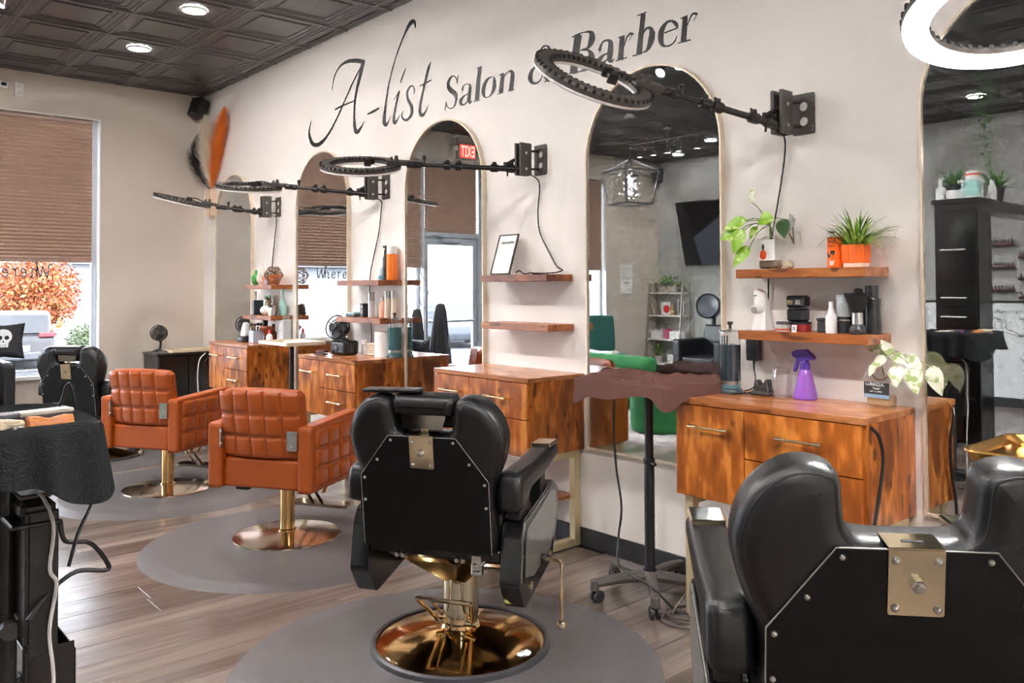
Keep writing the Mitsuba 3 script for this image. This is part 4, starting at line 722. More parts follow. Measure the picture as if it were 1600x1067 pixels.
for k in range(7):
    a = rnd.uniform(-1, 1); t.part('bract', aim(heart_leaf(.05, .022, .5, .1), (-.012 + .005 * k - .006, -.025, .045 + .006 * k), (a * .7, -.2, 1), (0, -1, .2)), '#a9a8a4,0.4', True)
simple('sea_shell', 'small beige stone-like shell beside the pothos bottle', 'shell', [('shell', rough_noise(sph((0, 0, .0), .025, 3, (1, .8, .8)), .01, 60), '#b5a98f,0.6')], (6.59, -.085, Z + .016))
t = Thing('orange_jar', 'tall clear glass jar filled orange, with black spots and drips', 'jar', (6.803, -.10, Z))
t.part('glass', lathe([(.031, .118), (.031, .152), (.0285, .152), (.0285, .118)], n=32), 'thin_glass')
t.part('orange_filling', lathe([(0, 0), (.029, 0), (.031, .004), (.031, .118), (0, .118)], n=32), '#f4671a,0.15')
t.part('black_print', cat([wrap(prism(Point(x, z).buffer(r).exterior.coords[:-1] if True else 0, .0012, 'xz'), .0315, 0) for x, z, r in ((-.012, .045, .006), (.004, .058, .0085), (-.022, .055, .004))] + [wrap(prism([(x, .118), (x + .005, .118), (x + .003, .118 - d)], .001, 'xz'), .0312) for x, d in ((-.026, .012), (-.014, .022), (-.002, .010), (.010, .018), (.02, .012))] + [wrap(prism([(-.012, .136), (.012, .132), (.012, .137), (-.012, .141)], .001, 'xz'), .0312)]), '#241a16,0.5', False)
t.part('lettering', cat([wrap(text_xz('Spooky', .010, (0, 0, .097), .036), .0315), wrap(text_xz('season', .007, (0, 0, .080), .030), .0315)]), '#5a2412,0.5', False)
t.part('white_print', cat([wrap(prism(Point(0, .018).buffer(.008).exterior.coords[:-1], .001, 'xz'), .0315), wrap(prism([(-.010, .030), (-.004, .020), (-.011, .024)], .001, 'xz'), .0315), wrap(prism([(.010, .032), (.004, .021), (.011, .024)], .001, 'xz'), .0315)]), '#f2ece4,0.5', False)
t = Thing('potted_grass', 'spiky green grass plant in an orange ribbed pot at the shelf end', 'potted plant', (6.885, -.10, Z))
rib = []; N = 88
pr_ = [(.046, .016), (.0475, .02), (.050, .083), (.049, .086), (.044, .086), (.043, .06), (0, .06)]
pm = lathe(pr_, n=N); v = np.array(pm.vertices); ang = np.arctan2(v[:, 1], v[:, 0]); rr = np.hypot(v[:, 0], v[:, 1]); k = np.where(rr > .0445, 1 + .07 * np.abs(np.cos(ang * 11)), 1); v[:, :2] *= k[:, None]
t.part('pot', trimesh.Trimesh(v, pm.faces, process=False), '#f06a1d,0.3', 50)
t.part('pot_base', lathe([(0, 0), (.044, 0), (.046, .003), (.046, .017), (0, .017)], n=40), '#f0d9c3,0.4')
R2 = random.Random(3)
for k in range(125):
    az = R2.uniform(0, 6.28); r0 = R2.uniform(0, .034); el = R2.uniform(.85, 1.55)
    t.part('blade', blade(R2.uniform(.09, .19), R2.uniform(.009, .014), (r0 * math.cos(az), r0 * math.sin(az) * .8, .06), az, el, R2.uniform(.4, 2.0)), 'leaf_grass' if R2.random() < .8 else 'leaf_dark', True)
for az, L, el, b in ((math.pi * .98, .22, 1.1, 2.4), (.1, .23, 1.0, 1.7), (-.3, .2, 1.0, 2.0), (math.pi * .9, .18, 1.25, 2.0), (.3, .2, 1.2, .9), (1.5, .19, 1.4, .8), (-.1, .2, .9, 1.9)):
    t.part('blade', blade(L, .008, (0, 0, .06), az, el, b), 'leaf_dark', True)
# lower shelf
Z = 1.1725
t = Thing('ghost_figurine', 'white ceramic ghost figurine with small black eyes', 'figurine', (6.480, -.10, Z))
gp = [(0, 0), (.044, 0), (.046, .004), (.040, .03), (.032, .07), (.029, .10), (.0295, .125), (.027, .15), (.019, .164), (.008, .170), (0, .171)]
g = lathe(gp, n=48); v = np.array(g.vertices); a = np.arctan2(v[:, 1], v[:, 0]); w = np.clip(1 - v[:, 2] / .09, 0, 1); v[:, :2] *= (1 + .07 * w * np.cos(a * 7))[:, None]; v[:, 0] -= .018 * np.clip((v[:, 2] - .09) / .08, 0, 1)
t.part('body', trimesh.Trimesh(v, g.faces, process=False), '#efece8,0.28', 60)
t.part('arms', cat([sph((-.008, -.026, .088), .027, 2, (1.15, .7, .8))]), '#efece8,0.28')
t.part('rosette', mv(rot(lathe([(0, 0), (.012, 0), (.014, .003), (.009, .005), (.006, .004), (0, .006)], n=20), [1, 0, 0], 90), -.014, -.044, .085), '#8d8a86,0.3', 30)
t.part('eye', cat([sph((-.0245, -.0275, .143), .003, 1)]), 'black'); t.part('eye', sph((-.014, -.0285, .144), .003, 1), 'black'); t.part('mouth', sph((-.018, -.0292, .132), .002, 1), 'black')
simple('black_cream_jar', 'tall square black jar with gold and white print, stacked on two tins', 'jar', [('jar', cb(.074, .06, .052, (0, 0, .026), .008), '#17171a,0.2'), ('lid', cb(.078, .064, .050, (0, 0, .079), .009), '#111113,0.3'), ('print', cat([text_xz('WAX', .009, (-.018, -.0322, .076), .026), bx(-.034, -.006, -.0330, -.032, .070, .072, .0003)]), '#d8b878,0.4'), ('print', cat([bx(.006, .028, -.0330, -.032, z, z + .003, .0003) for z in (.070, .076, .083)]), '#d9d7d2,0.4')], (6.638, -.095, Z + .040))
simple('dark_tin', 'flat dark tin on the lower shelf, under the square black jar', 'tin', [('tin', lathe([(0, 0), (.038, 0), (.039, .002), (.039, .030), (0, .030)], n=36), '#7a1f1c,0.3'), ('lid', lathe([(0, .030), (.0395, .030), (.0395, .038), (.038, .039), (0, .039)], n=36), '#19191b,0.3')], (6.650, -.095, Z))
simple('pomade_tin', 'small round tin with a pale label, left of the dark red tin', 'tin', [('tin', lathe([(0, 0), (.027, 0), (.028, .002), (.028, .028), (0, .028)], n=32), '#b9b7b2,0.3'), ('lid', lathe([(0, .028), (.0285, .028), (.0285, .038), (.027, .039), (0, .039)], n=32), '#3a3b3d,0.3'), ('band', lathe([(.0283, .004), (.0287, .004), (.0287, .012), (.0283, .012), (.0283, .004)], n=32), '#b54a2a,0.4')], (6.592, -.13, Z))
simple('price_card', 'tiny white card standing before the red tin', 'card', [('card', rot(bx(-.011, .011, -.001, .001, 0, .028, .0004), [1, 0, 0], -8), '#f1eeea,0.5'), ('print', rot(bx(-.007, .007, -.0016, -.001, .008, .022, .0002), [1, 0, 0], -8), '#8c8a92,0.5')], (6.655, -.158, Z))
simple('slate_box', 'low dark slate box lying between tins and white spray bottle', 'box', [('box', cb(.085, .05, .044, (0, 0, .022), .004), '#2f3338,0.4'), ('lid', cb(.092, .054, .012, (0, 0, .050), .004), '#33383d,0.35')], (6.768, -.085, Z))
simple('white_spray_bottle', 'small white spray bottle on the lower shelf', 'bottle', [('bottle', lathe([(0, 0), (.020, 0), (.0215, .003), (.0215, .062), (.014, .076), (.011, .079), (0, .079)], n=32), '#f4f4f4,0.3'), ('pump', lathe([(.012, .078), (.012, .092), (.009, .094), (.0085, .120), (.006, .122), (0, .122)], n=24), '#fafafa,0.3')], (6.800, -.135, Z))
simple('grey_jar', 'pale grey jar stacked on a short black can', 'jar', [('jar', lathe([(0, 0), (.026, 0), (.0275, .003), (.0275, .074), (0, .074)], n=36), '#b7bfc2,0.3'), ('lid', lathe([(0, .074), (.028, .074), (.028, .082), (.026, .084), (0, .084)], n=36), '#9aa3a7,0.3'), ('dome_print', wrap(prism([(.020 * math.cos(a), .034 + .026 * math.sin(a)) for a in np.linspace(0, np.pi, 14)], .0008, 'xz'), .0278), '#eceef0,0.4')], (6.826, -.085, Z + .063))
simple('black_can', 'short black can under the pale grey jar', 'can', [('can', lathe([(0, 0), (.028, 0), (.029, .002), (.029, .060), (.027, .063), (0, .063)], n=36), '#202022,0.3'), ('rim', lathe([(.0292, .047), (.030, .048), (.030, .052), (.0292, .053), (.0292, .047)], n=36), 'chrome')], (6.826, -.085, Z))
simple('black_pump_bottle', 'slim black bottle with a white label, between grey jar and duster', 'bottle', [('bottle', lathe(bottle_prof(.020, .135, .012, .015), n=28), '#1a1a1c,0.25'), ('pump', cat([lathe([(.012, .135), (.012, .150), (.016, .152), (.016, .168), (.010, .172), (0, .172)], n=20)]), '#101012,0.35'), ('label', wrap(bx(-.018, .012, -.0007, 0, .022, .100, .0003), .0203), '#e6e4df,0.5')], (6.878, -.075, Z))
simple('tall_black_can', 'tallest black can, behind the neck duster', 'can', [('can', lathe([(0, 0), (.030, 0), (.031, .003), (.031, .128), (.024, .14), (0, .14)], n=32), '#1b1c1e,0.25'), ('cap', lathe([(0, .139), (.024, .139), (.024, .180), (.022, .183), (0, .183)], n=28), '#232427,0.3')], (6.925, -.06, Z))
t = Thing('neck_duster', 'black bristled neck duster standing on its silver handle', 'brush', (6.905, -.135, Z))
t.part('handle', lathe([(0, 0), (.026, 0), (.030, .006), (.030, .022), (.021, .036), (.0205, .038)], n=32), '#2a2a2c,0.3'); t.part('grip', lathe([(.0205, .036), (.0205, .078), (.018, .082), (0, .082)], n=32), 'chrome')
br_ = []
for k in range(240):
    a, r = R2.uniform(0, 6.28), math.sqrt(R2.random()); br_.append(tube([(.014 * r * math.cos(a), .014 * r * math.sin(a), .078), (.052 * r * math.cos(a), .040 * r * math.sin(a), .153 + R2.uniform(-.006, .004))], .0016, 4, 1))
t.part('bristles', cat([lathe([(0, .08), (.018, .08), (.046, .146), (0, .149)], n=28)] + br_), '#0d0d0e,0.7', False, kind='stuff')
# cabinet top, nearest station
Z = .9025
def barbicide(label, loc, s, liquid):
    t = Thing('disinfectant_jar', label, 'jar', loc)
    t.part('foot', lathe([(0, 0), (.058 * s, 0), (.060 * s, .006), (.056 * s, .016), (.050 * s, .020), (0, .020)], n=40), '#3d4a50,0.3')
    t.part('glass', lathe([(.0495 * s, .205), (.0495 * s, .262), (.0485 * s, .262), (.0485 * s, .205), (.0495 * s, .205)], n=40), 'thin_glass')
    t.part('liquid', lathe([(0, .052), (.0495 * s, .052), (.0495 * s, .205), (0, .205)], n=40), liquid)
    t.part('liquid_base', lathe([(0, .0205), (.0495 * s, .0205), (.0495 * s, .036), (0, .036)], n=40), '#4f7378,0.15', label='clearer liquid below the basket')
    t.part('basket', cat([lathe([(0, .036), (.0493 * s, .036), (.0493 * s, .052), (0, .052)], n=36)]), 'steel')
    t.part('comb', cat([bx(x - .003, x + .003, -.048 * s - .0004, -.043 * s, .206, .245, .001) for x in (-.012, 0, .013)]), '#1c2a30,0.4')
    t.part('lid', lathe([(0, .272), (.050 * s, .266), (.053 * s, .262), (.053 * s, .258), (0, .258)], n=40), 'chrome')
    t.part('knob', lathe([(.006, .27), (.006, .288), (.012, .292), (.013, .298), (.010, .302), (0, .302)], n=20), '#26262a,0.4')
    return t
MATS['liq_blue'] = pr('17262d', .08, clearcoat=1.0, clearcoat_gloss=.95); MATS['liq_green'] = pr('2a5558', .08, clearcoat=1.0, clearcoat_gloss=.95); MATS['liq_teal'] = pr('3f8d86', .08, clearcoat=1.0)
barbicide('tall glass jar of dark blue disinfectant with combs, on the nearest cabinet', (6.335, -.125, Z), .86, 'liq_blue')
t = Thing('clipper_charger', 'black clipper charging stand beside the blue disinfectant jar', 'charger', (6.475, -.10, Z))
t.part('base', cat([puff([(-.040, -.028), (.040, -.028), (.036, .028), (-.036, .028)], .020, .008, n=48, at=(0, 0, .010))]), '#3a3636,0.5')
t.part('cradle', cat([puff([(-.034, .01), (-.030, .052), (-.022, .062), (-.012, .050), (0, .042), (.012, .050), (.022, .066), (.031, .058), (.036, .01)], .046, .010, n=64, ax='xz', at=(0, 0, 0)), lathe([(.018, .03), (.024, .045), (.020, .047), (.015, .032), (.018, .03)], n=24)]), '#2d2a2a,0.45', 50)
simple('power_adapter', 'black plug-in power adapter on the wall under the lower shelf', 'adapter', [('body', cb(.062, .036, .10, (0, 0, 0), .006), '#26272b,0.45'), ('strain_relief', cyl((.0, 0, -.05), (.0, 0, -.085), .006, 10, .003), 'black')], (6.383, -.022, 1.085))
cable([(6.383, -.022, 1.0), (6.395, -.03, .96), (6.40, -.05, .925), (6.385, -.09, .91), (6.41, -.13, .908), (6.45, -.135, .908), (6.470, -.125, .908)], 'thin black cable from the wall adapter to the clipper charger', .0028)
cable([(6.42, -.10, .909), (6.405, -.15, .907), (6.385, -.185, .907), (6.40, -.20, .907)], 'short black cable loop on the cabinet top by the charger', .0028)
t = Thing('glass_mason_jar', 'empty clear glass jar between the charger and purple spray bottle', 'jar', (6.555, -.085, Z))
t.part('glass', lathe([(0, .003), (.036, .003), (.041, .008), (.042, .03), (.042, .085), (.037, .098), (.036, .112), (.0385, .114), (.0385, .118), (.034, .118), (.034, .100), (.0395, .084), (.0395, .010), (0, .010)], n=40), 'thin_glass')
t.part('thread', cat([torus(.0375, .0018, (0, 0, z), 40, 6) for z in (.103, .109)]), 'thin_glass'); t.part('glass_base', lathe([(0, 0), (.036, 0), (.038, .006), (0, .007)], n=36), 'glass')
t = Thing('purple_spray_bottle', 'purple cone-shaped spray bottle with trigger', 'spray bottle', (6.662, -.09, Z))
t.part('bottle', lathe([(0, 0), (.044, 0), (.047, .004), (.047, .012), (.036, .060), (.026, .100), (.021, .115), (.017, .120), (0, .120)], n=40), 'purple')
t.part('collar', lathe([(.017, .118), (.020, .120), (.020, .142), (.015, .147), (.012, .158), (0, .158)], n=28), '#4a2f8e,0.35')
hd = Polygon([(-.048, .172), (-.048, .186), (-.030, .194), (.004, .197), (.032, .178), (.040, .166), (.034, .160), (.012, .158), (-.014, .154), (-.024, .160)]).buffer(-.002).buffer(.004)
t.part('spray_head', mv(prism(hd, .026, 'xz'), 0, .013, 0), '#4a2f8e,0.35'); t.part('trigger', puff([(-.046, .106), (-.037, .110), (-.030, .135), (-.020, .158), (-.034, .162), (-.042, .140), (-.050, .112)], .014, .004, n=48, ax='xz'), '#44298a,0.35')
t.part('nozzle', cyl((-.048, 0, .179), (-.055, 0, .179), .007, 12), '#3b2478,0.35')
t = Thing('pothos_flask', 'pale variegated pothos in a flat glass liquor bottle with a black label', 'potted plant', (6.968, -.085, Z), -8)
t.part('bottle', cat([puff([(-.055, 0), (.055, 0), (.055, .118), (.046, .135), (.020, .148), (-.020, .148), (-.046, .135), (-.055, .118)], .062, .010, n=72, ax='xz', smooth_outline=False, at=(0, 0, .001))]), 'thin_glass')
t.part('neck', lathe([(.018, .147), (.016, .152), (.016, .178), (.019, .180), (.019, .188), (.013, .188), (.013, .150)], n=24), 'thin_glass')
t.part('water', cb(.096, .048, .042, (0, 0, .026), .006), '#a98b62,0.25')
kl = t.part('label', bx(-.050, .052, -.0335, -.0318, .046, .094, .0003), '#1f2226,0.5', False)
t.part('label_band', bx(-.050, .052, -.0336, -.0318, .036, .050, .0003), '#7f9db4,0.5', False, parent=kl)
t.part('lettering', cat([text_xz('LUNAZUL', .0105, (-.004, -.0336, .081), .076, True), text_xz('Tequila', .008, (0, -.0336, .068), .030), text_xz('100% DE AGAVE', .004, (0, -.0336, .058), .05)]), '#f0efe9,0.5', False, parent=kl)
t.part('root', cat([tube([(-.02, 0, .15), (-.03, -.01, .12), (-.01, 0, .10), (.015, .01, .11), (.02, 0, .125)], .0022, 6), tube([(.0, 0, .16), (.01, 0, .13), (.02, -.008, .118), (.035, 0, .112)], .0022, 6)]), '#6b4a2e,0.6')
for (x, y, z, L, W, dx, dy, dz) in [(6.965, -.09, 1.118, .055, .034, -.9, -.2, .1), (6.96, -.11, 1.060, .05, .035, -.5, -.4, -.8), (7.00, -.12, 1.090, .06, .045, -.6, -.4, -.5), (7.03, -.10, 1.098, .055, .04, .7, -.3, -.3), (7.05, -.13, 1.060, .075, .06, .1, -.5, -.9), (7.075, -.10, 1.09, .07, .055, .8, -.4, -.3), (7.10, -.12, 1.062, .095, .075, .25, -.35, -1), (7.160, -.10, 1.062, .10, .062, .35, -.2, -1), (7.055, -.13, 1.03, .05, .045, -.4, -.4, -.8), (7.02, -.11, 1.11, .06, .04, -.5, -.2, .6)]:
    q = np.array([x - 6.968, y + .085, z - Z]); a = math.radians(8); q = np.array([q[0] * math.cos(a) - q[1] * math.sin(a), q[0] * math.sin(a) + q[1] * math.cos(a), q[2]])
    t.part('leaf', aim(heart_leaf(L, W), q, (dx, dy, dz), (0, -1, .5)), 'leaf_pale', True); t.part('stem', tube([(0, 0, .15), (0, 0, .19), (q * .5) + np.array([0, 0, .12]), q], .0016, 6, 5), '#8fa65e,0.5')
# ================================================================ third station: framed notice
t = Thing('framed_notice', 'white framed notice leaning on the wall, asking for a review', 'picture frame', (4.80, -.115, 1.4265), 0)
lean = lambda m: rot(m, [1, 0, 0], -18)
t.part('frame', lean(cat([bx(-.083, .083, -.012, 0, 0, .006, .001), bx(-.083, .083, -.012, 0, .236, .242, .001), bx(-.083, -.077, -.012, 0, .006, .236, .001), bx(.077, .083, -.012, 0, .006, .236, .001)])), '#3a3734,0.4')
t.part('paper', lean(bx(-.077, .077, -.007, -.001, .006, .236, .0005)), '#f4f2ef,0.4', False)
t.part('lettering', lean(text_xz('TO LEAVE A REVIEW', .012, (.004, -.0075, .186), .108, True)), '#4c4a48,0.5', False)
t.part('stand', lean(rot(bx(-.03, .03, 0, .004, .02, .15, .001), [1, 0, 0], 14, (0, .002, .15))), '#2d2b2a,0.5')
simple('cable_adapter', 'small black cable adapter lying on the notice shelf', 'adapter', [('body', cb(.05, .018, .012, (0, 0, .006), .003), 'black'), ('tip', cyl((.025, 0, .006), (.04, 0, .006), .004, 8), 'chrome')], (5.03, -.05, 1.4245), 15)
# ================================================================ second station
Z = 1.4105
simple('orange_spray_can', 'tall orange spray can with a white cap', 'spray can', [('can', lathe([(0, 0), (.036, 0), (.038, .003), (.038, .172), (.034, .180), (0, .180)], n=40), '#f07a1a,0.3'), ('cap', lathe([(0, .178), (.036, .178), (.037, .182), (.037, .228), (.034, .232), (0, .232)], n=40), '#f6f4f0,0.35'), ('label', wrap(bx(-.036, .010, -.0006, 0, .115, .160, .0002), .0384), '#f4efe6,0.5'), ('print', wrap(cat([bx(-.026, -.004, -.0012, -.0004, .132, .140, .0002)]), .0384), '#d36a1e,0.5')], (3.578, -.055, Z))
simple('black_hair_bottle', 'slim black bottle behind the orange spray can', 'bottle', [('bottle', lathe(bottle_prof(.022, .19, .013, .02), n=28), '#2e2f31,0.3'), ('pump', cat([lathe([(.013, .19), (.013, .205), (.007, .207), (.007, .222), (0, .222)], n=20), bx(-.03, .012, -.008, .008, .222, .238, .003)]), '#1f2022,0.4'), ('print', wrap(cat([bx(-.01, .01, -.001, 0, .10 + .012 * k, .106 + .012 * k, .0002) for k in range(5)]), .0222), '#c9c7c2,0.5')], (3.508, -.06, Z))
simple('pale_blue_tube', 'short pale blue tube standing left of the black pump bottle', 'tube', [('tube', cat([lathe([(0, 0), (.022, 0), (.023, .004), (.020, .05), (.012, .085), (0, .088)], n=28)]), '#bcd3d8,0.35'), ('band', lathe([(.0226, .005), (.0232, .005), (.0222, .032), (.0216, .032), (.0226, .005)], n=28), '#5e93ad,0.4')], (3.452, -.06, Z))
Z = 1.1525
simple('teal_case', 'flat pale teal case lying on the lower shelf', 'case', [('lid', cb(.115, .06, .016, (0, 0, .024), .004), '#a9cccd,0.4'), ('tray', cb(.112, .058, .018, (0, 0, .009), .003), '#3a4a4d,0.4')], (3.115, -.085, Z))
simple('black_product_box', 'small black carton with white print', 'box', [('carton', cb(.042, .042, .095, (0, 0, .0475), .002), '#1f1f21,0.4'), ('print', cat([prism(Point(0, .072).buffer(.009).exterior.coords[:-1], .0008, 'xz', (0, -.0211, 0))] + [bx(-.012, .012, -.0219, -.021, z, z + .005, .0002) for z in (.025, .036, .047)]), '#d9d8d4,0.5')], (3.245, -.075, Z))
simple('silver_spray_can', 'slender silver spray can beside the black carton', 'spray can', [('can', lathe([(0, 0), (.022, 0), (.023, .003), (.023, .115), (0, .115)], n=28), '#d2d2d2,0.3,0.3'), ('cap', lathe([(0, .115), (.023, .115), (.023, .170), (.021, .173), (0, .173)], n=28), 'steel')], (3.33, -.068, Z))
simple('peach_pump_bottle', 'peach coloured bottle with a silver pump top', 'bottle', [('bottle', lathe(bottle_prof(.025, .115, .014, .012), n=28), '#f0b39a,0.35'), ('cap', lathe([(0, .114), (.014, .114), (.014, .128), (.011, .130), (.011, .148), (0, .150)], n=24), '#e6e2dd,0.3'), ('label', wrap(bx(-.014, .014, -.0006, 0, .03, .085, .0002), .0252), '#ee8d63,0.5')], (3.465, -.06, Z))
gsp = simple('champagne_spray_can', 'champagne spray can at the right end of the lower shelf, front one of two', 'spray can', [('can', lathe([(0, 0), (.020, 0), (.021, .003), (.021, .135), (0, .135)], n=28), '#d8c9b6,0.3,0.3'), ('cap', lathe([(0, .135), (.021, .135), (.021, .182), (.019, .185), (0, .185)], n=28), 'steel')], (3.552, -.075, Z))
gsp.dup('champagne spray can at the right end of the lower shelf, nearer the wall', (3.597, -.05, Z))
Z = .8855
t = Thing('clip_fan', 'black clip fan with a round cage leaning back, on the second cabinet', 'fan', (2.99, -.13, Z), 25)
def cage(R, d, n=14):
    m = [mv(lathe([(0, 0), (R * .96, 0), (R * .96, .003), (0, .003)], n=32), 0, 0, -d * .75), torus(R, .005, (0, 0, d / 2), 36, 6), torus(R, .004, (0, 0, -d / 2), 36, 6), torus(R * .55, .0025, (0, 0, d * .75), 28, 5), lathe([(0, d * .7), (R * .28, d * .7), (R * .26, d * .95), (0, d)], n=20)]
    for k in range(n):
        a = 2 * math.pi * k / n; c, s = math.cos(a), math.sin(a); m.append(tube([(R * .2 * c, R * .2 * s, d * .85), (R * .7 * c, R * .7 * s, d * .75), (R * c, R * s, d / 2), (R * c, R * s, -d / 2), (R * .6 * c, R * .6 * s, -d * .8), (0, 0, -d)], .0018, 4, 2))
    return cat(m)
ft = lambda m: mv(rot(rot(m, [1, 0, 0], 72), [0, 0, 1], 0), 0, -.02, .185)
t.part('cage', ft(cage(.085, .05)), '#2a2a2c,0.4'); t.part('blade', ft(cat([rot(puff([(.012, -.01), (.07, -.028), (.078, .01), (.05, .03), (.012, .012)], .006, .002, n=40), [0, 0, 1], 90 * k) for k in range(4)])), '#3a3a3c,0.4'); t.part('motor', ft(cyl((0, 0, -.06), (0, 0, -.02), .035, 20)), '#202022,0.4')
t.part('stand', cat([tube([(0, .02, .12), (0, .03, .07), (0, .02, .02)], .012, 10), puff([(-.05, -.04), (.05, -.04), (.05, .05), (-.05, .05)], .02, .008, n=40, at=(0, .0, .0105))]), '#222224,0.4')
t = Thing('wax_warmer', 'black tabletop wax warmer with a white dial, in front of the clip fan', 'warmer', (3.155, -.18, Z), 8)
t.part('body', puff([(-.085, -.055), (.085, -.055), (.085, .055), (-.085, .055)], .10, .02, n=64, at=(0, 0, .052)), '#161618,0.25'); t.part('lid', lathe([(0, .118), (.02, .118), (.052, .108), (.055, .102), (0, .102)], n=32), '#1d1d1f,0.25')
t.part('dial', mv(rot(lathe([(0, 0), (.018, 0), (.018, .01), (0, .012)], n=24), [1, 0, 0], 90), -.02, -.055, .045), '#1c1c1e,0.3'); t.part('dial_marks', cat([mv(rot(bx(-.0015, .0015, -.0008, 0, .021, .027, .0003), [0, 1, 0], a), -.02, -.0552, .045) for a in range(-120, 150, 30)]), '#e8e8e6,0.5')
simple('trimmer_set', 'small chrome hair trimmer lying beside the wax warmer', 'trimmer', [('body', bar((-.05, 0, .018), (.03, .01, .022), .028, .022, .007), 'chrome'), ('head', bar((.03, .01, .022), (.05, .012, .023), .030, .014, .003), 'black'), ('rest', cb(.09, .05, .008, (0, 0, .004), .002), '#2a2a2c,0.4')], (3.03, -.30, Z), 15)
simple('glass_tumbler', 'small clear glass with a white top beside the wax warmer', 'glass', [('glass', lathe([(0, .002), (.020, .002), (.022, .08), (.0205, .08), (.0185, .006), (0, .006)], n=28), 'thin_glass'), ('lid', lathe([(0, .08), (.022, .08), (.022, .104), (.02, .106), (0, .106)], n=28), '#eae8e4,0.4')], (3.29, -.10, Z))
simple('towel_stack', 'folded beige towel behind the white paper roll', 'towel', [('towel', cat([puff([(-.05, -.04), (.05, -.04), (.05, .04), (-.05, .04)], .018, .008, n=40, at=(0, 0, .0095 + .017 * k)) for k in range(5)]), '#d8cab8,0.8')], (3.365, -.06, Z))
simple('paper_roll', 'thick white paper roll standing beside the green disinfectant jar', 'paper roll', [('roll', lathe([(.02, 0), (.0575, 0), (.0585, .001), (.0585, .172), (.0575, .173), (.02, .173), (.02, 0)], n=40), '#f4f2ee,0.7'), ('sheet_end', bx(-.0625, -.0595, -.02, .012, .002, .17, .0005), '#f1efeb,0.7')], (3.518, -.09, Z))
barbicide('tall glass jar of green disinfectant at the end of the second cabinet', (3.625, -.065, Z), .92, 'liq_green')
# ================================================================ station by the corner
Z = 1.3885
def terracotta(label, x, s, kind):
    t = Thing('succulent_pot', label, 'potted plant', (x, -.10, Z))
    t.part('pot', lathe([(0, 0), (.024 * s, 0), (.032 * s, .045 * s), (.036 * s, .045 * s), (.036 * s, .058 * s), (.031 * s, .058 * s), (.029 * s, .05 * s), (0, .05 * s)], n=28), '#c4713f,0.6')
    for k in range(16):
        az = k * 2.4; t.part('leaf', blade(.05 * s + .012 * (k % 3), .011, (0, 0, .05 * s), az, .35 + .06 * k, .3), ('leaf_dark' if kind else '#8a4a42,0.5') if k % 2 else 'leaf_green', True)
terracotta('small succulent with dark leaves in a terracotta pot, middle of the corner shelf', 1.70, 1.15, 1); terracotta('reddish spiky succulent in a terracotta pot, behind the wire ornament', 1.85, 1.5, 0)
t = Thing('wire_ornament', 'brown geometric wire polyhedron ornament', 'ornament', (1.905, -.135, Z + .078))
ico = trimesh.creation.icosphere(0, .078) if False else trimesh.creation.icosahedron(); ico.apply_scale(.078)
for a, b in ico.edges_unique: t.part('wire', cyl(ico.vertices[a], ico.vertices[b], .0035, 6), '#6b4630,0.5')
simple('white_gnome', 'white plush gnome with a tall pale hat on the corner shelf', 'figurine', [('body', rough_noise(sph((0, 0, .045), .05, 3, (1, .85, .9)), .012, 40), '#f0ece4,0.8'), ('hat', rough_noise(lathe([(0, .05), (.045, .06), (.040, .085), (.022, .14), (.006, .19), (0, .192)], n=24), .008, 30), '#f3efe6,0.8')], (1.575, -.09, Z + .003))
simple('green_bud_vase', 'round green glass vase at the left end of the corner shelf', 'vase', [('vase', lathe([(0, 0), (.018, 0), (.036, .025), (.040, .05), (.030, .08), (.014, .10), (.014, .125), (.018, .128), (0, .128)], n=28), '#4c8f4a,0.15')], (1.475, -.10, Z))
simple('lilac_bottle', 'tiny lilac bottle before the wire ornament', 'bottle', [('bottle', lathe(bottle_prof(.016, .07, .006, .02), n=20), '#a9a2bd,0.3'), ('cap', lathe([(0, .07), (.008, .07), (.008, .085), (0, .085)], n=16), '#c9c5cf,0.4')], (1.785, -.145, Z))
Z = 1.1325
simple('grey_flask', 'grey slender bottle with a white neck at the left end of the lower corner shelf', 'bottle', [('bottle', cb(.05, .05, .12, (0, 0, .06), .008), '#7b8492,0.3'), ('neck', lathe([(.010, .12), (.010, .185), (.013, .187), (.013, .20), (0, .20)], n=18), '#e8e8ea,0.35')], (1.47, -.10, Z))
simple('dark_book', 'dark slim book standing beside the grey bottle', 'book', [('cover', cb(.022, .09, .125, (0, 0, .0625), .002), '#1d2b33,0.5'), ('pages', cb(.016, .004, .118, (0, .045, .0625), .001), '#e7e2d6,0.7')], (1.535, -.10, Z))
simple('mint_frame', 'mint green framed card standing on the lower corner shelf', 'picture frame', [('frame', cat([bx(-.05, .05, 0, .012, 0, .01, .001), bx(-.05, .05, 0, .012, .16, .17, .001), bx(-.05, -.04, 0, .012, .01, .16, .001), bx(.04, .05, 0, .012, .01, .16, .001)]), '#9fd0ac,0.4'), ('card', bx(-.04, .04, .003, .008, .01, .16, .0004), '#dfe9e0,0.5')], (1.615, -.06, Z))
t = Thing('pinecone_jar', 'clear jar of brown pinecones topped with greenery', 'jar', (1.70, -.09, Z))
t.part('glass', lathe([(0, .003), (.036, .003), (.040, .01), (.040, .13), (.037, .13), (.037, .01), (0, .008)], n=28), 'thin_glass')
for k in range(7): t.part('pinecone', rough_noise(sph((.014 * math.cos(k * 2.4), .014 * math.sin(k * 2.4), .028 + .015 * k), .020, 2, (1, 1, 1.2)), .012, 120), '#7a5a35,0.7')
for k in range(12): t.part('sprig', blade(.06, .012, (0, 0, .125), k * 2.4, .5 + .05 * k, .4), 'leaf_dark', True)
t = Thing('white_pumpkin', 'white ribbed ceramic pumpkin on the lower corner shelf', 'pumpkin', (1.775, -.135, Z))
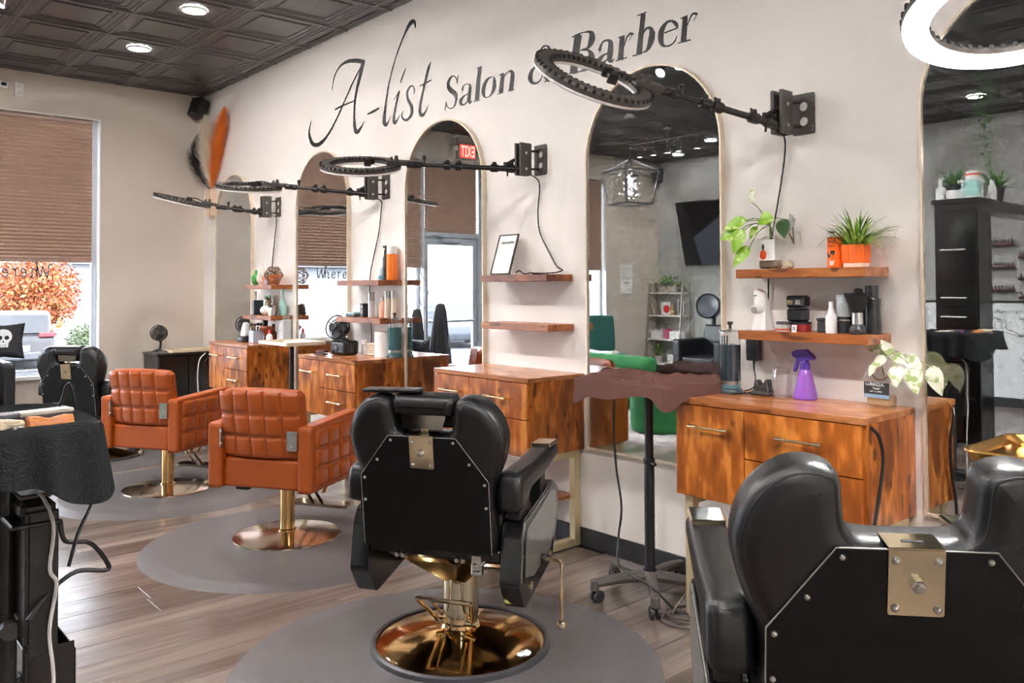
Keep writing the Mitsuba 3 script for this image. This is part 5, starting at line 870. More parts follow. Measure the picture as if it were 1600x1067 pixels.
pm = sph((0, 0, .042), .055, 4, (1, 1, .78)); v = np.array(pm.vertices); a = np.arctan2(v[:, 1], v[:, 0]); v[:, :2] *= (1 - .10 * (1 - np.abs(np.cos(a * 4.5))))[:, None]; v[:, 2] -= v[:, 2].min()
t.part('body', trimesh.Trimesh(v, pm.faces, process=False), '#f1ede4,0.4', True); t.part('stem', tube([(0, 0, .078), (.003, 0, .095), (.012, 0, .105)], .006, 8), '#cfc0a0,0.6')
simple('jar_candle', 'cream candle in a jar with a black lid', 'candle', [('jar', lathe([(0, 0), (.034, 0), (.035, .003), (.035, .07), (0, .07)], n=32), '#ece5d8,0.3'), ('lid', lathe([(0, .07), (.036, .07), (.036, .084), (.034, .086), (0, .086)], n=32), '#231f1e,0.4')], (1.875, -.13, Z))
simple('clear_bottle', 'pale green clear glass bottle behind the candle', 'bottle', [('bottle', lathe([(0, .002), (.032, .002), (.034, .01), (.034, .085), (.022, .12), (.011, .14), (.011, .20), (.014, .202), (.014, .212), (.009, .212), (.009, .14), (.030, .085), (.030, .01), (0, .008)], n=32), '#a9d6cb,0.1')], (1.915, -.06, Z))
simple('chip_pouch', 'dark brown pouch leaning at the end of the lower corner shelf', 'pouch', [('pouch', rot(puff([(-.035, 0), (.035, 0), (.03, .085), (-.03, .085)], .025, .010, n=40, ax='xz'), [1, 0, 0], -8), '#4a342a,0.5')], (1.945, -.15, Z + .002))
Z = .9025
simple('white_clipper', 'white and black hair clipper standing on its stand, at the corner cabinet', 'clipper', [('stand', puff([(-.05, -.04), (.05, -.04), (.05, .04), (-.05, .04)], .05, .012, n=40, at=(0, 0, .0255)), '#222224,0.4'), ('clipper', rot(puff([(-.030, .04), (.030, .04), (.036, .12), (.022, .165), (-.022, .165), (-.036, .12)], .045, .016, n=48, ax='xz'), [1, 0, 0], -12, (0, 0, .05)), '#e9e9e7,0.3'), ('speckle', cat([sph((R2.uniform(-.04, .04), -.0405, R2.uniform(.012, .045)), .0025, 0) for _ in range(14)]), '#e9e9e7,0.4')], (1.50, -.215, Z), 10)
t = Thing('desk_fan', 'small black desk fan behind the white clipper', 'fan', (1.275, -.13, Z), 30)
f2 = lambda m: mv(rot(m, [1, 0, 0], 80), 0, 0, .14)
t.part('cage', f2(cage(.062, .04, 12)), '#1e1e20,0.4'); t.part('blade', f2(cat([rot(puff([(.01, -.008), (.05, -.02), (.055, .01), (.01, .01)], .005, .002, n=32), [0, 0, 1], 120 * k) for k in range(3)])), '#303032,0.4'); t.part('stand', cat([tube([(0, .03, .12), (0, .03, .05), (0, 0, .012)], .008, 8), cb(.09, .07, .014, (0, 0, .007), .005)]), '#1e1e20,0.4')
t = Thing('tool_caddy', 'square grey caddy holding black brushes and scissors', 'caddy', (1.63, -.165, Z))
t.part('box', cat([bx(-.045, .045, -.045, -.041, 0, .10, .001), bx(-.045, .045, .041, .045, 0, .10, .001), bx(-.045, -.041, -.041, .041, 0, .10, .001), bx(.041, .045, -.041, .041, 0, .10, .001), bx(-.041, .041, -.041, .041, 0, .004, .001)]), '#aeb6c4,0.35')
for k in range(7):
    a = R2.uniform(0, 6.28); x, y = R2.uniform(-.03, .03), R2.uniform(-.03, .03); t.part('brush', cat([tube([(x, y, .01), (x * 1.6, y * 1.6, .13)], .004, 6, 1), sph((x * 1.7, y * 1.7, .15), .012, 1, (1, 1, 1.0))]), '#222327,0.5')
simple('black_round_brush', 'tall black round hair brush standing upright', 'brush', [('handle', cyl((0, 0, 0), (0, 0, .10), .012, 14), '#1c1c1e,0.4'), ('barrel', cyl((0, 0, .10), (0, 0, .19), .020, 16), '#222226,0.6')], (1.695, -.11, Z))
t = Thing('wooden_duster', 'brown wooden neck duster with fanned bristles on the corner cabinet', 'brush', (1.80, -.14, Z))
t.part('handle', lathe([(0, 0), (.022, 0), (.026, .012), (.016, .035), (.014, .05), (.018, .062), (0, .064)], n=28), '#a85a2a,0.3'); t.part('bristles', cat([lathe([(0, .06), (.017, .06), (.066, .125), (.05, .14), (0, .142)], n=28)]), '#7a3f22,0.7')
simple('amber_bottle', 'amber bottle behind the wooden neck duster', 'bottle', [('bottle', lathe(bottle_prof(.026, .13, .012, .03), n=28), '#6e3317,0.15'), ('cap', lathe([(0, .13), (.013, .13), (.013, .155), (0, .155)], n=18), '#3a1d12,0.4')], (1.745, -.06, Z))
simple('talc_bottle', 'white powder bottle with a red cap and purple print', 'bottle', [('bottle', lathe(bottle_prof(.026, .085, .012, .005), n=28), '#f1eff2,0.35'), ('cap', lathe([(0, .085), (.013, .085), (.007, .115), (0, .117)], n=18), '#d8352a,0.4'), ('label', wrap(bx(-.018, .018, -.0007, 0, .03, .055, .0002), .0262), '#6a5bb0,0.5')], (1.905, -.17, Z))
t = Thing('daisy_vase', 'square glass vase with white flower pattern at the end of the corner cabinet', 'vase', (1.94, -.055, Z))
t.part('glass', cb(.10, .08, .20, (0, 0, .10), .008), '#c9ced2,0.15'); t.part('lid', cb(.085, .07, .03, (0, 0, .214), .010), '#8d847b,0.3')
for k in range(14):
    x, z = R2.uniform(-.04, .04), R2.uniform(.02, .18); t.part('flower', mv(cat([prism([(.004 * math.cos(b) + .010 * math.cos(a) + .0, .004 * math.sin(b) + .010 * math.sin(a)) for b in np.linspace(0, 6.28, 8, endpoint=False)], .0012, 'xz') for a in np.linspace(0, 6.28, 6)[:-1]]), x, -.0402, z), '#f3f2ec,0.5', False)
# tray on a black pole, front of the corner cabinet
t = Thing('tray_stand', 'black pole stand with a flat cream tray, between the two far wood cabinets', 'tray stand', (2.40, -.215, 0))
t.part('tray', cat([bx(-.24, .24, -.16, .16, .925, .932, .002), bx(-.24, .24, -.165, -.155, .925, .952, .002), bx(-.24, .24, .155, .165, .925, .952, .002), bx(-.245, -.235, -.16, .16, .925, .952, .002), bx(.235, .245, -.16, .16, .925, .952, .002)]), '#e3d3bb,0.3')
t.part('pole', cat([cyl((0, 0, .06), (0, 0, .925), .0185, 16), cyl((0, 0, .5), (0, 0, .56), .021, 16)]), 'black')
for k in range(5):
    a = 2 * math.pi * k / 5 + .2; c, s = math.cos(a), math.sin(a); kk = t.part('leg', tube([(0, 0, .07), (.09 * c, .09 * s, .075), (.165 * c, .165 * s, .062)], [.02, .013], 8, 4), 'black'); t.part('caster', cyl((.165 * c - .01 * s, .165 * s + .01 * c, .026), (.165 * c + .01 * s, .165 * s - .01 * c, .026), .026, 14), 'black', parent=kk)
simple('white_towel', 'white folded towel lying on the cream tray', 'towel', [('towel', cat([puff([(-.12, -.06), (.12, -.06), (.12, .06), (-.12, .06)], .010, .004, n=40, at=(0, 0, .005 + .010 * k)) for k in range(2)]), '#f3f2f0,0.8')], (2.47, -.20, .933))
# ================================================================ brown towel tray between the two nearer cabinets
def five_star(t, cx, cy, R=.285, hub_z=.115, ph=0.0, mat='#4a4441,0.5'):
    t.part('hub', lathe([(.03, .07), (.045, .075), (.045, .10), (.03, .118), (.03, .07)], (cx, cy, 0), n=28), mat)
    for k in range(5):
        a = ph + 2 * math.pi * k / 5; c, s = math.cos(a), math.sin(a)
        kk = t.part('leg', cat([tube([(cx + .03 * c, cy + .03 * s, .095), (cx + .15 * c, cy + .15 * s, .092), (cx + R * c, cy + R * s, .080)], [.025, .019], 10, 4), cyl((cx + R * c, cy + R * s, .05), (cx + R * c, cy + R * s, .095), .020, 12)]), mat, parent=None)
        w = ph + 1.9 + k * 1.1; d = np.array([math.cos(w), math.sin(w), 0]); o = np.array([cx + R * c, cy + R * s, 0]) + np.array([-d[1], d[0], 0]) * .012
        kk = t.part('caster', cat([cyl(o + d * .006 + [0, 0, .026], o + d * .022 + [0, 0, .026], .026, 18), cyl(o - d * .022 + [0, 0, .026], o - d * .006 + [0, 0, .026], .026, 18)]), '#232325,0.45', parent=kk)
        cv = prism([(.030 * math.cos(q), .026 + .030 * math.sin(q)) for q in np.linspace(.15, 2.6, 12)] + [(.02 * math.cos(q), .026 + .02 * math.sin(q)) for q in np.linspace(2.6, .15, 12)], .050, 'xz', (0, .025, 0)); cv = rot(cv, [0, 0, 1], math.degrees(w) + 90); cv.apply_translation(o)
t = Thing('tray_stand', 'black rolling tray stand on five casters under the brown towel', 'tray stand', (6.035, -.305, 0))
five_star(t, 0, 0, R=.255, ph=-2.05)
t.part('pole', cat([cyl((0, 0, .10), (0, 0, .60), .0225, 20), cyl((0, 0, .58), (0, 0, .92), .0185, 20), cyl((0, 0, .58), (0, 0, .605), .025, 20)]), '#17171b,0.35')
t.part('knob', cat([cyl((.02, -.01, .585), (.05, -.02, .585), .008, 10)]), 'black')
t.part('tray', cat([bx(-.26, .26, -.185, .185, .918, .924, .002)] + [bx(-.262, .262, y - .003, y + .003, .918, .945, .002) for y in (-.186, .186)] + [bx(x - .003, x + .003, -.186, .186, .918, .945, .002) for x in (-.261, .261)]), 'black')
def dr1(a):
    d = .062 + .015 * math.sin(3 * a + 1)
    for a0, w, h in ((-2.50, .16, .055), (-.64, .12, .05)): d += h * math.exp(-((a - a0) / w) ** 2)
    return d
Thing('brown_towel', 'mauve brown towel draped over the rolling tray beside the nearest cabinet', 'towel', (6.035, -.305, 0)).one(drape(.272, .195, .957, dr1, top=.034, rad=.03, wave=.012, seed=4, flare=.014), 'towel_brown', 60)
cable([(5.86, -.28, .93), (5.88, -.35, .90), (5.885, -.37, .75), (5.89, -.36, .55), (5.92, -.36, .38), (5.91, -.37, .25), (5.95, -.42, .16), (6.05, -.47, .145), (6.18, -.47, .12), (6.24, -.40, .03), (6.30, -.36, .012)], 'black cable hanging from the brown towel tray down to the floor', .005)
for i, p in enumerate([[(6.25, -.36, .012), (6.22, -.44, .012), (6.27, -.50, .012), (6.36, -.48, .012), (6.40, -.40, .012), (6.36, -.33, .012), (6.33, -.24, .02)], [(6.22, -.30, .012), (6.20, -.40, .016), (6.29, -.46, .018), (6.38, -.42, .016), (6.35, -.28, .012), (6.30, -.20, .012)], [(6.34, -.20, .25), (6.29, -.22, .20), (6.26, -.32, .10), (6.25, -.42, .026), (6.31, -.46, .026), (6.41, -.36, .024), (6.39, -.24, .02)]]):
    cable(p, ['tangled grey brown cable on the floor, outer loop by the cabinet leg', 'tangled grey brown cable on the floor, inner loop by the cabinet leg', 'grey brown cable falling from the power brick onto the floor tangle'][i], .005, '#4f463f,0.5')
simple('power_strip', 'white power strip with a black plug behind the cabinet leg', 'power strip', [('strip', cb(.06, .16, .035, (0, 0, 0), .006), '#e9e5e8,0.4'), ('plug', cb(.05, .05, .045, (0, 0, .0405), .006), '#1d1d20,0.4')], (6.38, -.20, .285))
cable([(6.38, -.235, .33), (6.30, -.27, .29), (6.25, -.30, .285), (6.235, -.31, .33), (6.26, -.31, .375), (6.32, -.28, .36), (6.36, -.25, .335)], 'thin black cable loop rising from the power strip', .0035)
# ================================================================ towel covered tool stand, left foreground
t = Thing('tool_stand', 'black tool stand with hanging holders under the grey towel', 'tool stand', (6.10, -2.83, 0))
five_star(t, 0, 0, ph=.3, mat='#1d1d1f,0.5')
t.part('pole', cat([cyl((0, .066, .10), (0, .066, .58), .022, 20), cyl((0, .066, .56), (0, .066, .98), .0195, 20)]), '#141415,0.35')
t.part('knob', cyl((.02, .066, .545), (.05, .066, .545), .022, 14), '#3c3a39,0.5')
t.part('tray', cat([bx(-.215, .215, -.265, .215, 1.0, 1.006, .002)] + [bx(-.217, .217, y - .003, y + .003, 1.0, 1.045, .002) for y in (-.266, .216)] + [bx(x - .003, x + .003, -.266, .216, 1.0, 1.045, .002) for x in (-.216, .216)]), 'black')
kk = t.part('holder', cat([bx(-.30, .125, .080, .088, .53, .835, .002), bx(.117, .125, .088, .150, .50, .835, .002), bx(-.30, -.292, .088, .150, .53, .835, .002), bx(-.30, .125, .088, .145, .525, .533, .002)]), 'black')
for x in (.03, .047): t.part('holder_rivet', cyl((x, .080, .575), (x, .076, .575), .006, 10), 'steel', parent=kk)
t.part('holder_shelf', bx(-.30, .130, .05, .155, .800, .812, .003), 'black', parent=kk)
t.part('charging_base', cb(.15, .075, .045, (.04, .110, .835), .012), '#1a1819,0.4')
t.part('charging_lid', cb(.13, .07, .012, (.03, .108, .865), .004), '#4c4541,0.5')
t.part('charging_base', cb(.12, .075, .06, (-.12, .100, .845), .010), '#141314,0.4')
t.part('lower_bin', cat([bx(-.22, .0, .10, .104, .22, .48, .001), bx(-.22, .0, .215, .219, .22, .45, .001), bx(-.004, .0, .104, .215, .22, .47, .001), bx(-.22, -.216, .104, .215, .22, .48, .001), bx(-.22, .0, .104, .215, .22, .226, .001)]), 'gloss_black', False)
for z0 in (.60, .40): t.part('crossbar', bx(-.04, .0, .05, .10, z0, z0 + .014, .002), 'black')
t.part('plastic_wrap', rough_noise(sph((-.10, .16, .40), .07, 3, (1, .55, 1.2)), .05, 25), '#b9bcc0,0.15')
def dr2(a):
    return .112 + .07 * math.exp(-((a - .78) / .22) ** 2) + .05 * math.exp(-((a - 1.7) / .7) ** 2) + .012 * math.sin(5 * a)
Thing('grey_towel', 'dark grey towel draped over the tool stand at the left edge', 'towel', (6.10, -2.855, 0)).one(drape(.222, .248, 1.016, dr2, top=.004, rad=.04, wave=.034, n=260, seed=9, rim=.032, flare=.03), 'towel_grey', 60)
ZT = 1.026
t = Thing('neck_brush', 'wooden handled neck brush with pale bristles lying on the grey towel', 'brush', (0, 0, 0))
hb = lathe([(0, 0), (.017, .002), (.019, .02), (.014, .045), (.013, .055), (.020, .075), (.021, .095), (0, .098)], n=32); A0, B0 = np.array([6.285, -2.665, ZT + .021]), np.array([6.290, -2.768, ZT + .021])
m, _ = frame_to(A0, B0); hb.apply_transform(m); t.part('handle', hb, '#b4703f,0.35', 50)
bb = [tube([B0 + [R2.uniform(-.014, .014), 0, R2.uniform(-.012, .012)], B0 + [R2.uniform(-.03, .03), -.05, R2.uniform(-.014, .02)], B0 + [R2.uniform(-.045, .045), -.10, R2.uniform(-.018, .02)]], .0014, 4, 2) for _ in range(160)]
t.part('bristles', cat(bb), '#e3d5bd,0.7', False, kind='stuff')
t = Thing('barber_comb', 'black barber comb under the neck brush', 'comb', (6.252, -2.735, ZT + .006), 88)
t.part('spine', cb(.13, .008, .005, (0, .011, 0), .001), '#222224,0.4'); t.part('teeth', cat([cb(.0022, .022, .003, (-.062 + .0042 * k, -.003, 0), .0006) for k in range(30)]), '#222224,0.4', False, kind='stuff')
simple('white_tissue', 'crumpled white tissue at the towel edge', 'tissue', [('tissue', rough_noise(sph((0, 0, .006), .06, 3, (.55, 1, .25)), .03, 30), '#f2f0ee,0.8')], (6.285, -2.705, ZT + .003))
simple('white_clip', 'white round clip beside the tissue at the left edge', 'clip', [('ring', rot(torus(.022, .008, (0, 0, 0), 28, 8), [0, 1, 0], 35), '#dfe3e6,0.35'), ('pin', cyl((-.02, 0, .0), (.03, .01, .005), .004, 8), 'steel')], (6.295, -2.80, ZT + .018))
simple('razor_box', 'long speckled cream box with a dark side at the back of the tray', 'box', [('box', cb(.045, .16, .020, (0, 0, .010), .002), '#3d302e,0.5'), ('lid', cb(.047, .162, .010, (0, 0, .025), .002), '#d8cfc0,0.5')], (6.10, -2.705, ZT), 12)
simple('dark_tub', 'dark round tub left of the cream box', 'tub', [('tub', lathe([(0, 0), (.026, 0), (.028, .003), (.028, .025), (0, .025)], n=28), '#2f2d30,0.35'), ('lid', lathe([(0, .025), (.029, .025), (.029, .031), (.027, .033), (0, .033)], n=28), '#55535a,0.35')], (6.135, -2.775, ZT))
simple('purple_box', 'small purple printed box at the left end of the tray', 'box', [('box', cb(.05, .06, .03, (0, 0, .015), .002), '#5a3a68,0.5'), ('stripe', cb(.052, .02, .008, (0, .012, .02), .001), '#c9676c,0.5')], (6.13, -2.845, ZT))
cable([(5.98, -2.64, ZT + .0), (5.985, -2.622, ZT + .035), (5.99, -2.614, ZT + .07), (5.995, -2.605, ZT + .078), (6.00, -2.597, ZT + .05), (6.005, -2.585, 1.0), (6.04, -2.56, .93), (6.12, -2.575, .84), (6.19, -2.63, .76), (6.21, -2.655, .69)], 'black cord arching over the back of the towel', .0042)
cable([(6.19, -2.67, .80), (6.20, -2.66, .75), (6.18, -2.60, .728), (6.16, -2.555, .665), (6.16, -2.56, .648), (6.17, -2.63, .662), (6.22, -2.70, .64), (6.26, -2.75, .60)], 'black cord looping out to the right of the tool stand', .0055)
cable([(6.18, -2.72, .862), (6.205, -2.712, .866), (6.232, -2.693, .80), (6.232, -2.70, .70), (6.234, -2.686, .66), (6.232, -2.70, .555), (6.23, -2.69, .45), (6.225, -2.69, .30), (6.23, -2.68, .10), (6.26, -2.66, .008)], 'white charging cable hanging down the tool stand', .0045, '#dcd9d6,0.45')
t = Thing('stand_fan', 'black twin clip fans hanging beside the tool stand', 'fan', (5.98, -3.12, .0))
f3 = lambda m, x, y, z, a: mv(rot(rot(m, [1, 0, 0], -80), [0, 0, 1], a), x, y, z)
for x, y, a in ((-.05, .06, 20), (.085, .02, -35)):
    k = t.part('cage', f3(cage(.075, .045, 14), x, y, .925, a), '#242426,0.4'); t.part('blade', f3(cat([rot(puff([(.01, -.01), (.06, -.024), (.068, .01), (.01, .01)], .005, .002, n=32), [0, 0, 1], 90 * q) for q in range(4)]), x, y, .925, a), '#333335,0.4', parent=k)
t.part('pole', cat([cyl((.0, 0, .0), (0, 0, .93), .014, 12), cyl((-.05, .03, .90), (.085, .0, .90), .010, 10), lathe([(0, 0), (.12, 0), (.12, .012), (.02, .02), (0, .02)], n=28)]), '#1d1d1f,0.45')
t.part('control_box', cb(.09, .07, .34, (.06, .05, .62), .01), '#19191b,0.4')
# gold sheet pan on a second pole, right edge
t = Thing('gold_pan_stand', 'black pole stand at the right edge carrying the gold sheet pan', 'tray stand', (7.80, -.72, 0))
five_star(t, 0, 0, R=.22, ph=.4, mat='#2a2a2c,0.5'); t.part('pole', cyl((0, 0, .10), (0, 0, .895), .018, 18), 'black'); t.part('plate', bx(-.10, .10, -.08, .08, .893, .899, .002), 'black')
px0 = Polygon([(-.23, -.17), (.23, -.17), (.23, .17), (-.23, .17)])
def pan(hx, hy, z0, h, fl, rimw):
    rings = []
    for o, z in ((-.012, z0), (0, z0 + .004), (fl, z0 + h), (fl + rimw, z0 + h + .001), (fl + rimw + .002, z0 + h - .004), (fl + .003, z0 + h - .004), (.003, z0), (-.012, z0 - .003)):
        p = Polygon([(-hx, -hy), (hx, -hy), (hx, hy), (-hx, hy)]).buffer(o + .025 if o > -.02 else 0, 6).buffer(-.025, 6) if False else Polygon([(-hx + .03, -hy + .03), (hx - .03, -hy + .03), (hx - .03, hy - .03), (-hx + .03, hy - .03)]).buffer(.03 + o, 8)
        q = resample(np.array(p.exterior.coords)[:-1], 96); a = np.arctan2(q[:, 1], q[:, 0]); q = q[np.argsort(a)]; rings.append(np.c_[q, np.full(96, z)])
    v = np.vstack(rings + [np.array([[0, 0, z0], [0, 0, z0 - .003]])]); n, f = 96, []; K = len(rings)
    for r in range(K - 1):
        for j in range(n):
            b = (j + 1) % n; f += [(r * n + j, (r + 1) * n + b, r * n + b), (r * n + j, (r + 1) * n + j, (r + 1) * n + b)]
    for j in range(n): f += [(K * n, j, (j + 1) % n), (K * n + 1, (K - 1) * n + (j + 1) % n, (K - 1) * n + j)]
    return trimesh.Trimesh(v, f, process=False)
Thing('gold_sheet_pan', 'rectangular gold sheet pan at the right edge beside the headless chair', 'tray', (7.80, -.715, .903)).one(pan(.232, .162, .003, .028, .012, .006), 'gold_pan', 40)
Thing('black_tablet', 'slim black phone-like slab lying on the front chair headrest', 'tablet', (5.882, -1.229, 0.008), heading(58.5)).one(rot(cb(.215, .06, .014, (-.125, -.318, .9905), .005), [0, 1, 0], -1, (-.125, 0, .99)), '#1c1a1b,0.3')
# ================================================================ back corner: low black cabinet, fan, plume vase, speaker
t = Thing('black_cabinet', 'low black cabinet in the back corner beside the farthest wood cabinet', 'cabinet', (.025, -.03, 0))
t.part('body', bx(0, .40, -.55, 0, .06, .735, .004), '#101012,0.3'); t.part('top', bx(-.005, .415, -.565, .0, .735, .757, .003), '#1d1d20,0.25')
for a in (-.545, -.272):
    k = t.part('door', bx(.401, .415, a, a + .267, .08, .725, .003), '#0c0c0e,0.25'); t.part('knob', cyl((.415, a + (.245 if a < -.3 else .022), .5), (.428, a + (.245 if a < -.3 else .022), .5), .009, 12), 'black', parent=k)
for x in (.04, .36):
    for y in (-.51, -.04): t.part('foot', bx(x - .02, x + .02, y - .02, y + .02, 0, .06, .002), 'black')
simple('cream_tray', 'cream tray on the low black cabinet in the corner', 'tray', [('tray', cat([bx(-.14, .14, -.20, .20, 0, .006, .002)] + [bx(-.14, .14, y - .004, y + .004, 0, .022, .002) for y in (-.20, .20)] + [bx(x - .004, x + .004, -.20, .20, 0, .022, .002) for x in (-.14, .14)]), '#d9c7aa,0.35')], (.275, -.245, .758))
t = Thing('table_fan', 'small dark table fan on the low black cabinet', 'fan', (.28, -.525, .758), 25)
f4 = lambda m: mv(rot(rot(m, [1, 0, 0], 78), [0, 0, 1], 30), 0, 0, .185)
t.part('cage', f4(cage(.070, .05, 14)), '#2c2422,0.4'); t.part('blade', f4(cat([rot(puff([(.01, -.01), (.056, -.028), (.062, .012), (.01, .012)], .006, .002, n=32), [0, 0, 1], 120 * k) for k in range(3)])), '#3b302c,0.4')
t.part('stand', cat([tube([(0, .02, .17), (0, .02, .09), (0, .01, .03)], .012, 8)] + [tube([(0, 0, .035), (.05 * math.cos(a), .05 * math.sin(a), .015), (.072 * math.cos(a), .072 * math.sin(a), .006)], .007, 6) for a in (.6, 2.7, 3.9)]), '#241d1b,0.4')
cable([(1.17, -.42, .80), (1.14, -.46, .74), (1.12, -.47, .6), (1.12, -.46, .4), (1.13, -.45, .1)], 'pale cable hanging in front of the corner wood cabinet', .005, '#c9c5c2,0.5')
cable([(1.30, -.43, .785), (1.26, -.46, .72), (1.25, -.44, .6), (1.27, -.44, .45), (1.28, -.43, .2)], 'dark cable hanging from the handle of the corner wood cabinet', .005)
t = Thing('plume_vase', 'cream wall vase with orange, white and black pampas plumes in the corner', 'vase', (.30, -.001, 2.07))
t.part('vase', bx(-.055, .055, -.075, 0, 0, .26, .004), '#d8bda6,0.5'); t.part('vase_edge', bx(.045, .056, -.076, -.074, 0, .26, .001), '#b08c72,0.5')
def plume(tip, w, mat, n, seed, base=(0, -.04, .25), bow=(0, 0, 0), fr=.0016):
    r = random.Random(seed); base, tip = np.array(base), np.array(tip); L = np.linalg.norm(tip - base); pts = spline([base, (base + tip) / 2 + np.array(bow), tip], 12); m = [tube(pts[::3], .004, 5, 1)]
    for _ in range(n):
        s = r.random() ** .8 * .97 + .02; i = s * (len(pts) - 1); k = int(i); p = pts[k] + (pts[min(k + 1, len(pts) - 1)] - pts[k]) * (i - k); d = pts[min(k + 1, len(pts) - 1)] - pts[max(k - 1, 0)]; d /= np.linalg.norm(d)
        ww = w * math.sin(math.pi * min(1, .12 + s * .86)) ** .8; o = np.array([r.gauss(0, 1), r.gauss(0, .6), r.gauss(0, .3)]); o /= np.linalg.norm(o); o *= ww * r.uniform(.3, 1)
        q = p + d * ww * 1.1 + o; q[1] = min(q[1], -.004); m.append(tube([p, (p + q) / 2 + o * .15, q], [fr, fr * .4], 3, 1))
    return cat(m)
t.part('orange_plume', plume((.40, -.07, 1.00), .115, 0, 1500, 1, bow=(-.02, 0, 0)), '#c9681c,0.9', False, kind='stuff', label='orange plume')
t.part('white_plume', plume((.0, -.10, .98), .12, 0, 1400, 2, bow=(-.06, 0, 0), fr=.002), '#e6dccb,0.9', False, kind='stuff', label='white plume')
t.part('black_plume', plume((-.10, -.14, .80), .085, 0, 1100, 3, bow=(-.13, -.03, 0), fr=.003), '#1c1714,0.9', False, kind='stuff', label='black plume')
def speaker(label, loc, rz):
    t = Thing('wall_speaker', label, 'speaker', loc, rz); b = rot(cb(.14, .12, .20, (0, -.10, 0), .008), [1, 0, 0], -22, (0, -.10, 0)); t.part('body', b, '#121213,0.5'); t.part('bracket', cat([cyl((0, -.05, .03), (0, 0, .06), .014, 10), cb(.06, .012, .08, (0, -.006, .06), .003)]), 'black')
    t.part('badge', rot(bx(-.012, .012, -.1612, -.160, -.085, -.078, .0003), [1, 0, 0], -22, (0, -.10, 0)), 'steel')
speaker('black wall speaker high in the back corner above the pampas plumes', (.10, -.02, 3.15), 25)
speaker('black wall speaker in the corner near the television', (.05, -7.14, 3.08), 135)
simple('wall_outlet', 'white outlet box high on the window wall', 'outlet', [('plate', bx(0, .02, -.035, .035, -.06, .06, .003), 'white_plastic'), ('socket', cat([bx(.02, .022, -.018, .018, a, a + .035, .001) for a in (-.045, .01)]), '#dcdad6,0.4')], (0.001, -1.648, 3.128))
simple('security_camera', 'small white security camera at the upper left edge', 'camera', [('body', rot(cb(.05, .085, .05, (.06, 0, 0), .010), [0, 0, 1], 15), 'white_plastic'), ('lens', cb(.004, .04, .028, (.087, .02, 0), .001), '#15181f,0.15'), ('mount', cyl((0, 0, .0), (.045, 0, .0), .012, 10), 'white_plastic')], (0.001, -1.80, 3.145))
cable([(.03, -1.66, 3.19), (.03, -1.72, 3.175), (.05, -1.77, 3.165)], 'short white cable from the outlet to the security camera', .003, 'white_plastic')
# armchair and cushion by the street window
def armchair(label, loc, rz, mat='#17181c,0.4'):
    t = Thing('waiting_armchair', label, 'armchair', loc, rz); t.part('seat', puff([(-.26, -.28), (.26, -.28), (.26, .28), (-.26, .28)], .16, .03, n=48, smooth_outline=False, at=(0, 0, .36)), mat, 50)
    t.part('backrest', rot(puff([(-.30, .28), (.30, .28), (.30, .84), (-.30, .84)], .14, .03, n=56, smooth_outline=False, ax='xz', at=(0, -.30, 0)), [1, 0, 0], 6, (0, -.3, .3)), mat, 50)
    for s in (-1, 1): t.part('armrest', puff([(-.36, .12), (.30, .12), (.30, .66), (-.36, .66)], .12, .025, n=56, smooth_outline=False, ax='yz', at=(s * .325, 0, 0)), mat, 50)
    for x in (-.3, .3):
        for y in (-.3, .24): t.part('leg', cyl((x, y, 0), (x, y, .13), .022, 12), 'black')
    return t
ac = armchair('black leather dryer armchair below the television', (1.75, -6.10, 0), 0)
ac.dup('black leather armchair beneath the street window, at the left edge', tw=T().translate([.43, -2.07, 0]).rotate([0, 0, 1], -88).scale([.76, .8, 1.16]))
t = Thing('skull_cushion', 'black cushion with a white skull print on the left edge armchair', 'cushion', (.46, -1.825, .795), 75)
cu = puff([(-.15, -.15), (0, -.13), (.15, -.15), (.13, 0), (.15, .15), (0, .13), (-.15, .15), (-.13, 0)], .09, .04, n=64, ax='xz', smooth_outline=False)
t.part('cushion', rot(mv(cu, 0, 0, .14), [1, 0, 0], -12), '#15161c,0.8', 60)
sk = unary_union([Point(0, .03).buffer(.062), Polygon([(-.035, -.06), (.035, -.06), (.04, 0), (-.04, 0)])]).difference(unary_union([Point(-.024, .02).buffer(.017), Point(.024, .02).buffer(.017), Polygon([(0, .0), (-.008, -.018), (.008, -.018)])] + [Polygon([(x - .002, -.06), (x + .002, -.06), (x + .002, -.035), (x - .002, -.035)]) for x in (-.018, 0, .018)]))
t.part('skull_print', rot(mv(prism(sk, .0015, 'xz', (0, -.046, 0)), 0, 0, .14), [1, 0, 0], -12), '#d8dade,0.7', False)
# ================================================================ rear of the room, seen in the mirrors
# exit sign, coat rack
t = Thing('exit_sign', 'lit red EXIT sign with two lamp heads above the street door', 'exit sign', (0.002, -3.385, 3.09), 90)
t.part('housing', bx(-.15, .15, -.045, 0, -.10, .10, .006), '#8d8a8a,0.5'); t.part('face', bx(-.125, .125, -.047, -.045, -.085, .085, .001), '#c43a32,0.5', False, emitter=emit((1.0, .07, .05), .75))
t.part('lettering', text_xz('EXIT', .13, (0, -.0475, -.065), .215, True), '#ff9a8a,0.4', False, emitter=emit((1.0, .42, .34), .9))
t.part('lamp_head', sph((-.20, -.05, .03), .045, 2, (1, .8, 1)), '#cfcfcf,0.4'); t.part('lamp_head', sph((.20, -.05, .03), .045, 2, (1, .8, 1)), '#cfcfcf,0.4'); t.part('lamp_arm', cyl((-.2, -.02, .03), (.2, -.02, .03), .01, 8), '#8d8a8a,0.5')
t = Thing('coat_rack', 'slim grey coat rack standing near the glass door', 'coat rack', (.20, -2.63, 0))
